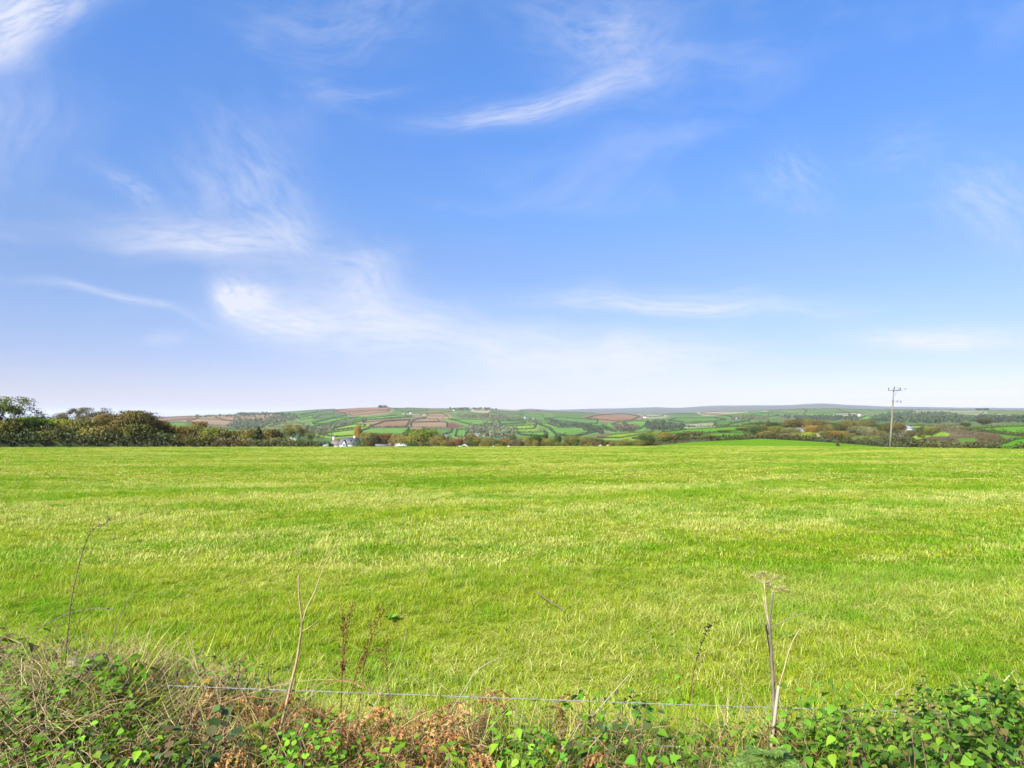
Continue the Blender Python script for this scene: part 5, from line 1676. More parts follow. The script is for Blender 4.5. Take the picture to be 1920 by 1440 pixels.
# ================================================================== grass of the pasture
def blade_tuft(seed, n, rad_, h0, h1, w, straw=0.25, lean=0.5, seg=3):
    rng = random.Random(seed)
    V_, Fc, T = [], [], []
    for i in range(n):
        a, rr = rng.uniform(0, 6.283), rad_ * math.sqrt(rng.random())
        bx, by = rr * math.cos(a), rr * math.sin(a)
        h = rng.uniform(h0, h1)
        ang = rng.uniform(0, 6.283)
        dx, dy = math.cos(ang), math.sin(ang)
        ln = h * lean * rng.uniform(0.2, 1.3)
        ww = w * rng.uniform(0.6, 1.2)
        px_, py_ = -dy * ww / 2, dx * ww / 2
        tone = rng.random()
        if rng.random() < straw:
            tone += 1.0                                 # dry blade
        b = len(V_)
        for s_ in range(seg):
            f_ = s_ / seg
            o = ln * f_ * f_
            z = h * f_ * (1 - 0.25 * f_ * (ln / h))
            k = 1 - 0.55 * f_
            V_.append((bx + dx * o + px_ * k, by + dy * o + py_ * k, z))
            V_.append((bx + dx * o - px_ * k, by + dy * o - py_ * k, z))
        V_.append((bx + dx * ln, by + dy * ln, h * (1 - 0.25 * ln / h)))
        for s_ in range(seg - 1):
            Fc.append((b + 2 * s_, b + 2 * s_ + 1, b + 2 * s_ + 3, b + 2 * s_ + 2))
            T.append(tone)
        Fc.append((b + 2 * (seg - 1), b + 2 * (seg - 1) + 1, b + 2 * seg))
        T.append(tone)
    mb = MB()
    mb.v, mb.f, mb.t, mb.nv = [np.array(V_)], [list(f_) for f_ in Fc], T, len(V_)
    return mb


# blades: lush, yellowing or straw by the same map as the turf; dry blades (tone above 1) are straw anywhere
m, q = new_mat('grass_blade')
tn = attr(q, 'tone').outputs['Fac']
f, v = sward(q)
oi = q.node('ShaderNodeObjectInfo').outputs['Random']
fr = q.m('FRACT', tn)
f2 = q.m('ADD', f, q.m('MULTIPLY', q.m('SUBTRACT', oi, 0.5), 0.10))
c = q.mix(q.rng(f2, 0.38, 0.57), (0.168, 0.335, 0.009), (0.335, 0.405, 0.024))
c = q.mix(q.rng(q.m('ADD', q.m('MULTIPLY', q.m('FLOOR', tn), q.rng(f, 0.36, 0.62, 0.25, 1.0)), 0.0), 0.0, 1.0, 0.0, 0.9), c, (0.650, 0.600, 0.215))
c = hsv(q, c, q.rng(fr, 0, 1, 0.488, 0.512, False), 1.0, q.rng(fr, 0.0, 1.0, 0.72, 1.25, False))
finish(q, c, 0.75, 0.38, 0.10, tcol=hsv(q, c, 0.495, 1.05, 1.1))
MATS['grass'] = m


def proto_collection(name, meshes):
    cl = bpy.data.collections.new(name)
    for i, me_ in enumerate(meshes):
        o = bpy.data.objects.new('%s_%02d' % (name, i), me_)
        cl.objects.link(o)
    return cl


def scatter(name, label, pts, rots, scl, idx, cl, color=None):
    """one object: copies of the meshes of a collection set on the points"""
    me_ = bpy.data.meshes.new(name)
    n = len(pts)
    me_.vertices.add(n)
    me_.vertices.foreach_set('co', np.asarray(pts, np.float32).ravel())
    a = me_.attributes.new('rot', 'FLOAT_VECTOR', 'POINT')
    a.data.foreach_set('vector', np.asarray(rots, np.float32).ravel())
    a = me_.attributes.new('scl', 'FLOAT_VECTOR', 'POINT')
    a.data.foreach_set('vector', np.asarray(scl, np.float32).ravel())
    a = me_.attributes.new('idx', 'INT', 'POINT')
    a.data.foreach_set('value', np.asarray(idx, np.int32))
    o = bpy.data.objects.new(name, me_)
    link(o)
    tag(o, label, None, None, 'stuff')
    if color:
        o.color = tuple(color) + (1,)
    ng = bpy.data.node_groups.new(name, 'GeometryNodeTree')
    ng.interface.new_socket('Geometry', in_out='INPUT', socket_type='NodeSocketGeometry')
    ng.interface.new_socket('Geometry', in_out='OUTPUT', socket_type='NodeSocketGeometry')
    N = ng.nodes
    gi, go = N.new('NodeGroupInput'), N.new('NodeGroupOutput')
    ci = N.new('GeometryNodeCollectionInfo')
    ci.inputs['Collection'].default_value = cl
    ci.inputs['Separate Children'].default_value = True
    ci.inputs['Reset Children'].default_value = True
    ip = N.new('GeometryNodeInstanceOnPoints')
    ip.inputs['Pick Instance'].default_value = True

    def na(nm, t):
        k = N.new('GeometryNodeInputNamedAttribute')
        k.data_type = t
        k.inputs['Name'].default_value = nm
        return k.outputs['Attribute']
    e2r = N.new('FunctionNodeEulerToRotation')
    L = ng.links
    L.new(gi.outputs[0], ip.inputs['Points'])
    L.new(ci.outputs[0], ip.inputs['Instance'])
    L.new(na('idx', 'INT'), ip.inputs['Instance Index'])
    L.new(na('rot', 'FLOAT_VECTOR'), e2r.inputs[0])
    L.new(e2r.outputs[0], ip.inputs['Rotation'])
    L.new(na('scl', 'FLOAT_VECTOR'), ip.inputs['Scale'])
    L.new(ip.outputs[0], go.inputs[0])
    md = o.modifiers.new('scatter', 'NODES')
    md.node_group = ng
    return o


GR = np.random.default_rng(77)
near_t = [blade_tuft(100 + i, 36, 0.085, 0.035, 0.135, 0.0048, (0.04, 0.10, 0.27, 0.5)[i % 4], 1.15).mesh('grass_tuft', 'grass') for i in range(8)]
mid_t = [blade_tuft(200 + i, 36, 0.17, 0.03, 0.105, 0.010, (0.08, 0.22, 0.44, 0.7)[i % 4], 1.1, 2).mesh('grass_tuft', 'grass') for i in range(6)]
far_t = [blade_tuft(300 + i, 44, 0.42, 0.03, 0.085, 0.020, (0.10, 0.22, 0.40, 0.56)[i % 4], 1.0, 2).mesh('grass_tuft', 'grass') for i in range(6)]


def field_points(y0, y1, dens, margin=1.4):
    out_ = []
    ys = np.geomspace(y0, y1, 26)
    for a, b in zip(ys[:-1], ys[1:]):
        w = 0.78 * b + margin
        n = int(dens * (b - a) * 2 * w)
        out_.append(np.stack((GR.uniform(-w, w, n), GR.uniform(a, b, n)), 1))
    p_ = np.concatenate(out_)
    return p_[np.hypot(p_[:, 0], p_[:, 1]) < 111.5]


def grow_grass(name, label, y0, y1, dens, meshes, s0, s1, hk):
    p_ = field_points(y0, y1, dens)
    tall = 0.55 + 0.75 * (0.5 * wav(p_[:, 0], p_[:, 1], 1.1, 5.0) + 0.5 * wav(p_[:, 0], p_[:, 1], 0.23, 2.0) * 0.8 + 0.5) * GR.uniform(0.5, 1.2, len(p_))
    z = land(p_[:, 0], p_[:, 1]) - 0.008
    n = len(p_)
    tall = np.where(GR.random(n) < 0.08, tall * 1.7, tall)       # ungrazed wisps
    rots = np.stack((GR.normal(0, 0.10, n), GR.normal(0, 0.10, n), GR.uniform(0, 6.283, n)), 1)
    s_ = GR.uniform(s0, s1, n)
    sc = np.stack((s_, s_, s_ * tall * hk), 1)
    # straw-rich tufts gather in patches
    u = wav(p_[:, 0] * 0.55, p_[:, 1], 1.9, 9.0) * 0.5 + 0.5 + GR.normal(0, 0.28, n)
    k4 = np.clip((u * 4).astype(int), 0, 3)
    nm = len(meshes)
    idx = k4 + 4 * GR.integers(0, 2, n)
    idx = np.where(idx >= nm, k4, idx)
    return scatter(name, label, np.stack((p_[:, 0], p_[:, 1], z), 1), rots, sc, idx, proto_collection(name + '_tufts', meshes))


grow_grass('pasture_grass', 'grass blades of the pasture just behind the wire, green mixed with straw', 4.3, 12.5, 112, near_t, 0.8, 1.45, 0.80)
grow_grass('pasture_grass', 'grass of the pasture in the middle distance, green mixed with straw', 12.0, 32.0, 30, mid_t, 0.8, 1.4, 0.95)
grow_grass('pasture_grass', 'short grass of the pasture towards its far edge', 31.0, 111.0, 7.0, far_t, 0.8, 1.4, 0.9)
m, q = new_mat('lush_blade')
tn = attr(q, 'tone').outputs['Fac']
fr = q.m('FRACT', tn)
c = hsv(q, (0.105, 0.260, 0.010, 1.0), q.rng(fr, 0, 1, 0.485, 0.505, False), 1.0, q.rng(fr, 0, 1, 0.65, 1.25, False))
finish(q, c, 0.7, 0.38, 0.10, tcol=hsv(q, c, 0.495, 1.05, 1.1))
MATS['lush'] = m
# longer lush clumps here and there
lush = blade_tuft(401, 70, 0.15, 0.07, 0.20, 0.006, 0.03, 1.0)
lush2 = blade_tuft(402, 70, 0.17, 0.06, 0.18, 0.006, 0.05, 1.1)
cl_l = proto_collection('lush_tufts', [lush.mesh('lush_tuft', 'lush'), lush2.mesh('lush_tuft', 'lush')])
p_ = field_points(4.4, 75, 0.8)
p_ = p_[wav(p_[:, 0], p_[:, 1], 3.1, 3.3) + GR.normal(0, 0.3, len(p_)) > 0.1]
n = len(p_)
sz = GR.uniform(0.6, 1.15, n)
scatter('lush_grass', 'longer lush green grass clumps standing in the pasture', np.stack((p_[:, 0], p_[:, 1], land(p_[:, 0], p_[:, 1]) - 0.01), 1),
        np.stack((GR.normal(0, .12, n), GR.normal(0, .12, n), GR.uniform(0, 6.28, n)), 1), np.stack((sz, sz, sz * 0.9), 1), GR.integers(0, 2, n), cl_l)


# ================================================================== the overgrown bank in front
FR = random.Random(404)
FN_ = np.random.default_rng(405)


def leaf_shape(kind):
    """one leaf of unit length lying along +X, blade up (+Z)"""
    mb = MB()
    if kind == 'nettle':                              # pointed, toothed, folded along the rib
        prof = [(0.0, 0.02), (0.08, 0.20), (0.16, 0.25), (0.20, 0.31), (0.30, 0.28), (0.36, 0.32), (0.46, 0.25), (0.52, 0.27), (0.62, 0.18), (0.68, 0.19), (0.80, 0.09), (1.0, 0.0)]
        fold, droop = 0.35, 0.22
    elif kind == 'heart':                             # broad leaf of bindweed or bramble leaflet
        prof = [(0.0, 0.04), (-0.04, 0.24), (0.08, 0.36), (0.25, 0.40), (0.45, 0.34), (0.65, 0.22), (0.85, 0.09), (1.0, 0.0)]
        fold, droop = 0.25, 0.15
    elif kind == 'round':
        prof = [(0.0, 0.05), (0.1, 0.28), (0.3, 0.43), (0.55, 0.43), (0.78, 0.30), (0.93, 0.13), (1.0, 0.0)]
        fold, droop = 0.12, 0.10
    elif kind == 'ivy':
        prof = [(0.0, 0.05), (0.05, 0.40), (0.25, 0.26), (0.42, 0.46), (0.52, 0.20), (0.75, 0.16), (1.0, 0.0)]
        fold, droop = 0.15, 0.12
    else:                                             # narrow
        prof = [(0.0, 0.01), (0.15, 0.07), (0.4, 0.10), (0.7, 0.07), (1.0, 0.0)]
        fold, droop = 0.3, 0.4
    ctr = [(x, 0, -droop * max(x, 0) ** 2) for x, w in prof]
    L_ = [(x, w, fold * w - droop * max(x, 0) ** 2) for x, w in prof]
    R_ = [(x, -w, fold * w - droop * max(x, 0) ** 2) for x, w in prof]
    n = len(prof)
    V_ = ctr + L_ + R_
    Fc = []
    for i in range(n - 1):
        Fc.append((i, i + 1, n + i + 1, n + i))
        Fc.append((i + 1, i, 2 * n + i, 2 * n + i + 1))
    mb.add(V_, Fc, 0.5)
    return mb


LEAFM = {k_: [] for k_ in ('nettle', 'heart', 'round', 'ivy', 'narrow')}
for k_ in LEAFM:
    for j in range(3):
        mb = leaf_shape(k_)
        mb.t = [0.25 + 0.25 * j] * len(mb.f)
        if j:
            mb.v[0] = mb.v[0] * np.array([1, 0.9 + 0.15 * j, 1]) + np.stack((np.zeros(len(mb.v[0])), 0.06 * (j - 1.5) * mb.v[0][:, 0] ** 2, 0.10 * (j - 1) * mb.v[0][:, 0] * np.abs(mb.v[0][:, 1])), 1)
        LEAFM[k_].append(mb.mesh('leaf', 'leaf', True))
LEAFM['dry'] = [l.copy() for l in LEAFM['nettle']]
for l in LEAFM['dry']:
    l.materials.clear()
    l.materials.append(MATS['deadleaf'])


def put_leaf(parent, pos, direction, size, kind='nettle', roll=0.0, color=(0.1, 0.2, 0.03), name='leaf'):
    """a leaf as a part of its plant; pos relative to the plant's base"""
    o = bpy.data.objects.new(name, FR.choice(LEAFM[kind]))
    d = Vector(direction).normalized()
    up = Vector((0, 0, 1))
    side = up.cross(d)
    if side.length < 1e-3:
        side = Vector((0, 1, 0))
    side.normalize()
    n = d.cross(side)
    M_ = Matrix((d, side, n)).transposed()
    q_ = M_.to_quaternion() @ Quaternion((1, 0, 0), roll)
    o.rotation_mode = 'QUATERNION'
    o.rotation_quaternion = q_
    o.location = pos
    o.scale = (size, size * FR.uniform(0.85, 1.1), size)
    k = FR.uniform(0.72, 1.2)
    o.color = (color[0] * k * FR.uniform(0.85, 1.15), color[1] * k, color[2] * k, 1)
    return link(o, parent)


def curve_pts(p0, p1, bend=(0, 0, 0), n=7, jit=0.0):
    p0, p1, b = Vector(p0), Vector(p1), Vector(bend)
    out_ = []
    for i in range(n + 1):
        t = i / n
        p = p0.lerp(p1, t) + b * (4 * t * (1 - t))
        if 0 < i < n and jit:
            p = p + Vector((FR.gauss(0, jit), FR.gauss(0, jit), FR.gauss(0, jit)))
        out_.append(p)
    return out_


def rel(pts, base):
    return [Vector(p) - Vector(base) for p in pts]


def smooth_line(keys, per=5):
    """Catmull-Rom through the given points"""
    k = [Vector(p) for p in keys]
    k = [k[0] * 2 - k[1]] + k + [k[-1] * 2 - k[-2]]
    out_ = []
    for i in range(1, len(k) - 2):
        for j in range(per):
            t = j / per
            a, b, c_, d = k[i - 1], k[i], k[i + 1], k[i + 2]
            out_.append(0.5 * ((2 * b) + (c_ - a) * t + (2 * a - 5 * b + 4 * c_ - d) * t * t + (3 * b - a - 3 * c_ + d) * t ** 3))
    out_.append(k[-2])
    return out_


def to_ground(p):
    return Vector((p.x, p.y, lz(p.x, p.y) - 0.02))


def stalk(name, label, cat, pix, D, r0, r1, mat, group=None, part='stem', root=True, thorns=0):
    """a bare stem through photo points at about distance D (pix may carry its own distance); rooted in the ground below"""
    pts = [P(p[0], p[1], p[2] if len(p) > 2 else D) for p in pix]
    if root:
        d = (pts[0] - pts[1]).normalized()
        drop = pts[0].z - lz(pts[0].x, pts[0].y)
        if drop > 0.02 and d.z < -0.3:
            pts = [pts[0] + d * ((drop + 0.04) / -d.z)] + pts
        elif drop > 0.02:
            q0 = to_ground(pts[0] + Vector((d.x, d.y, 0)) * drop * 1.5)
            pts = [q0] + pts
    line = smooth_line(pts, 5)
    base = line[0]
    e = empty(name, base, label, cat, group)
    n = len(line)
    mb = MB()
    loc = rel(line, base)
    mb.tube(loc, [r0 + (r1 - r0) * i / (n - 1) for i in range(n)], 6)
    mb.build(part, mat, e, smooth=True)
    if thorns:
        tb = MB()
        for _ in range(thorns):
            i = FR.randrange(1, n - 1)
            p = loc[i].lerp(loc[i + 1], FR.random())
            d = Vector((FR.gauss(0, 1), FR.gauss(0, 1), FR.gauss(0, .4))).normalized()
            tb.tube([p, p + d * FR.uniform(0.010, 0.02)], [0.0035, 0.0006], 4, cap=False)
        t = tb.build('thorns', mat, e)
        t['kind'] = 'stuff'
    return e, line, base


# ------------------------------------------------------------------ barbed wire fence
FY = 3.6
fence = empty('barbed_wire_fence', P(960, 1420, FY), 'two strand barbed wire fence across the foreground', 'fence')
fb = Vector(fence.location)


def wire(keys, name='wire'):
    line = smooth_line([P(x, y, d) for x, y, d in keys], 14)
    cum, ln = [0.0], 0.0
    for a, b in zip(line[:-1], line[1:]):
        ln += (b - a).length
        cum.append(ln)
    mb = MB()
    npt = int(ln / 0.012)
    fine = []
    j = 0
    for i in range(npt + 1):
        s_ = ln * i / npt
        while j < len(cum) - 2 and cum[j + 1] < s_:
            j += 1
        fine.append(line[j].lerp(line[j + 1], (s_ - cum[j]) / max(cum[j + 1] - cum[j], 1e-9)))
    for ph in (0, math.pi):
        tw = [p - fb + Vector((0, math.cos(i * 0.75 + ph), math.sin(i * 0.75 + ph))) * 0.0016 for i, p in enumerate(fine)]
        mb.tube(tw, 0.0014, 4, cap=False)
    w = mb.build(name, 'galvanised', fence, smooth=True)
    bb = MB()
    for i in range(4, npt, 9):
        p = fine[i] - fb
        turn = [p + Vector((0.0025 * k - 0.006, 0.0045 * math.cos(k * 1.6), 0.0045 * math.sin(k * 1.6))) for k in range(6)]
        bb.tube(turn, 0.0017, 4, cap=False)
        for s_ in (-1, 1):
            for dx in (-0.005, 0.005):
                a = FR.uniform(0, 6.28)
                d = Vector((FR.gauss(0, 0.25), math.cos(a), math.sin(a))).normalized()
                bb.tube([p + Vector((dx, 0, 0)), p + Vector((dx, 0, 0)) + d * 0.017], [0.0017, 0.0006], 4, cap=False)
    b_ = bb.build('barbs', 'galvanised', w)
    b_['kind'] = 'stuff'


wire([(-420, 1268, 3.8), (-60, 1272, 3.72), (100, 1276, 3.68), (400, 1289, 3.64), (700, 1300, 3.6), (1000, 1311, 3.6), (1300, 1322, 3.6), (1460, 1327, 3.6), (1585, 1331, 3.58), (1720, 1335, 3.6), (1960, 1347, 3.6), (2300, 1350, 3.6)])
wire([(-420, 1352, 3.8), (100, 1358, 3.66), (560, 1372, 3.6), (740, 1379, 3.58), (960, 1388, 3.58), (1150, 1396, 3.58), (1440, 1404, 3.58), (1600, 1409, 3.56), (1740, 1414, 3.58), (2300, 1432, 3.6)])
# weathered post at right, half hidden by nettles
pt_ = P(1583, 1350, 3.62)
pbz = lz(pt_.x, 3.62) - 0.35
mb = MB()
for i in range(1):
    hh = pt_.z - pbz
    ring = [(0.048, 0), (0.036, 0.034), (0.0, 0.046), (-0.036, 0.032), (-0.05, 0.0), (-0.034, -0.036), (0, -0.047), (0.037, -0.033)]
    V_ = [(x, y, 0) for x, y in ring] + [(x * 0.97, y * 0.97, hh * 0.6) for x, y in ring] + [(x * 0.9, y * 0.9, hh + 0.25 * x) for x, y in ring]
    Fc = [(k, (k + 1) % 8, 8 + (k + 1) % 8, 8 + k) for k in range(8)] + [(8 + k, 8 + (k + 1) % 8, 16 + (k + 1) % 8, 16 + k) for k in range(8)] + [tuple(range(16, 24))]
    mb.add(V_, Fc)
po = mb.build('post', 'grey_timber', fence, loc=Vector((pt_.x, 3.66, pbz)) - fb)
po['label'] = 'grey round post half hidden by nettles'
# split post at left with a pale slanting top
tl, tr_ = P(123, 1256, 3.70), P(200, 1229, 3.86)
w = (tr_ - tl)
mid_ = (tl + tr_) / 2
gz0 = lz(mid_.x, mid_.y) - 0.3
mb = MB()
ux = Vector((w.x, w.y, 0)).normalized()
uy = Vector((-ux.y, ux.x, 0))
prof = [(0, -0.035), (0.5, -0.055), (1.0, -0.03), (1.02, 0.015), (0.6, 0.05), (0.25, 0.055), (-0.02, 0.02)]
top_ = [tl + w * a + uy * b + Vector((0, 0, b * 0.55 + 0.012 * math.sin(a * 9))) for a, b in prof]
bot = [Vector((p.x, p.y, gz0)) for p in top_]
n = len(prof)
mb.add([tuple(p - fb) for p in top_ + bot], [tuple(range(n))] + [(k, n + k, n + (k + 1) % n, (k + 1) % n) for k in range(n)], 0.5)
po = mb.build('post', 'pale_timber', fence)
po['label'] = 'pale split post with slanting top'

# ------------------------------------------------------------------ single stems standing up from the bank
e, ln, b0 = stalk('dead_hogweed', 'tall dead hogweed with pale flat seed head, standing by the wire at right', 'plant',
                  [(1452, 1372), (1450, 1300), (1447, 1240), (1444, 1190), (1441, 1165)], 3.55, 0.0105, 0.007, 'grey_stalk')
for pix, r0, r1, mt in (([(1441, 1170), (1436, 1130), (1433, 1095)], 0.0045, 0.003, 'straw_stalk'), ([(1442, 1170), (1447, 1130), (1450, 1110)], 0.006, 0.004, 'grey_stalk'),
                        ([(1442, 1172), (1436, 1150), (1431, 1118)], 0.004, 0.002, 'white_stalk'), ([(1438, 1172), (1430, 1168), (1425, 1158)], 0.003, 0.0015, 'grey_stalk'),
                        ([(1446, 1175), (1470, 1165), (1502, 1147)], 0.003, 0.0015, 'grey_stalk'), ([(1440, 1190), (1436, 1172), (1437, 1180), (1446, 1240)], 0.0035, 0.003, 'dark_seed'),
                        ([(1452, 1250), (1456, 1275), (1460, 1285)], 0.003, 0.004, 'rust_stalk')):
    mb = MB()
    l2_ = smooth_line(rel([P(x, y, 3.55) for x, y in pix], b0), 4)
    mb.tube(l2_, [r0 + (r1 - r0) * i / (len(l2_) - 1) for i in range(len(l2_))], 6)
    mb.build('branch', mt, e, smooth=True)
for (hx, hy, rr_, nn) in ((1437, 1082, 0.075, 20), (1462, 1102, 0.055, 15)):
    mb = MB()
    c0 = P(1433 if hx < 1450 else 1450, 1095 if hx < 1450 else 1110, 3.55) - b0
    for k_ in range(nn):
        a = FR.uniform(0, 6.283)
        rr = rr_ * math.sqrt(FR.random())
        tip = P(hx, hy, 3.55) - b0 + Vector((rr * math.cos(a), rr * math.sin(a), 0.02 * (1 - rr / rr_) + FR.uniform(-.006, .006)))
        mb.tube(curve_pts(c0, tip, (0, 0, -0.004), 3), [0.0016, 0.0013, 0.001, 0.0008], 4, cap=False)
        for _ in range(6):
            t2 = tip + Vector((FR.gauss(0, .011), FR.gauss(0, .011), FR.uniform(0, .012)))
            mb.tube([tip, t2], [0.0008, 0.0014], 3, cap=False)
    mb.build('seed_head', 'straw_stalk', e)
e, ln, b0 = stalk('snapped_plant', 'pale snapped hollow stem standing against the hogweed stalk', 'plant', [(1452, 1352), (1456, 1318), (1460, 1286)], 3.52, 0.008, 0.0085, 'white_stalk', part='stub')
mb = MB()
l2_ = smooth_line(rel([P(x, y, 3.52) for x, y in ((1460, 1288), (1470, 1255), (1483, 1210), (1500, 1178))], b0), 4)
mb.tube(l2_, [0.003] * (len(l2_) - 1) + [0.0012], 5)
mb.build('thin_shoot', 'straw_stalk', e)
e, ln, b0 = stalk('forked_dead_plant', 'thick tan forked dead stem left of the middle, taller branch leaning right', 'plant',
                  [(546, 1282), (556, 1240), (563, 1195), (566, 1165), (563, 1140), (560, 1110), (560, 1080)], 3.6, 0.0088, 0.0035, 'dead_stalk')
for pix, r0, r1 in (([(567, 1168), (575, 1140), (590, 1110), (605, 1068), (620, 1038), (627, 1026)], 0.0042, 0.0014), ([(566, 1184), (580, 1176), (600, 1160)], 0.003, 0.001),
                    ([(620, 1040), (632, 1030), (645, 1022)], 0.0014, 0.0008)):
    mb = MB()
    l2_ = smooth_line(rel([P(x, y, 3.6) for x, y in pix], b0), 4)
    mb.tube(l2_, [r0 + (r1 - r0) * i / (len(l2_) - 1) for i in range(len(l2_))], 6)
    mb.build('branch', 'straw_stalk', e, smooth=True)
# dock stems with rusty seed
for lb, pix, br in (('dark rusty dock stem, tallest of the seed stems left of the middle', [(641, 1295), (643, 1250), (648, 1200), (655, 1160), (662, 1128)], [(1.0, 0)]),
                    ('rusty dock stem with its own straight twin, left of the tallest seed stem', [(640, 1298), (642, 1240), (644, 1190), (645, 1150)], []),
                    ('rusty dock stem leaning to the right with a curled seed tip', [(678, 1290), (684, 1240), (695, 1200), (712, 1160), (735, 1128)], []),
                    ('short reddish dock stem at the right of the seed stems', [(727, 1280), (724, 1235), (727, 1195)], []),
                    ('short bushy rusty dock stem between the two tall ones', [(662, 1285), (672, 1250), (690, 1225), (722, 1222)], [])):
    e, ln, b0 = stalk('dock_plant', lb, 'plant', pix, 3.75, 0.0026, 0.0011, 'dock_brown', 'dock stems with rusty seed')
    sd = MB()
    loc = rel(ln, b0)
    n = len(loc)
    k0 = int(n * 0.30)
    for i in range(k0, n):
        for _ in range(6):
            p = loc[i] + Vector((FR.gauss(0, .010), FR.gauss(0, .010), FR.gauss(0, .010)))
            s_ = FR.uniform(0.003, 0.006)
            d1 = Vector((FR.gauss(0, 1), FR.gauss(0, 1), FR.gauss(0, 1))).normalized() * s_
            d2 = Vector((FR.gauss(0, 1), FR.gauss(0, 1), FR.gauss(0, 1))).normalized() * s_
            sd.add([tuple(p - d1), tuple(p + d2), tuple(p + d1), tuple(p - d2)], [(0, 1, 2, 3)], FR.random())
        if FR.random() < 0.35 and i < n - 2:             # side sprig
            d = Vector((FR.gauss(0, .6), FR.gauss(0, .6), 1)).normalized()
            L_ = FR.uniform(0.03, 0.09)
            sd.tube([loc[i], loc[i] + d * L_], [0.0012, 0.0008], 3, cap=False)
            for _ in range(12):
                p = loc[i] + d * (L_ * FR.random()) + Vector((FR.gauss(0, .006), FR.gauss(0, .006), FR.gauss(0, .006)))
                d1 = Vector((FR.gauss(0, 1), FR.gauss(0, 1), FR.gauss(0, 1))).normalized() * 0.006
                d2 = Vector((FR.gauss(0, 1), FR.gauss(0, 1), FR.gauss(0, 1))).normalized() * 0.005
                sd.add([tuple(p - d1), tuple(p + d2), tuple(p + d1), tuple(p - d2)], [(0, 1, 2, 3)], FR.random())
    sd.build('seeds', 'dock_brown', e)['kind'] = 'stuff'
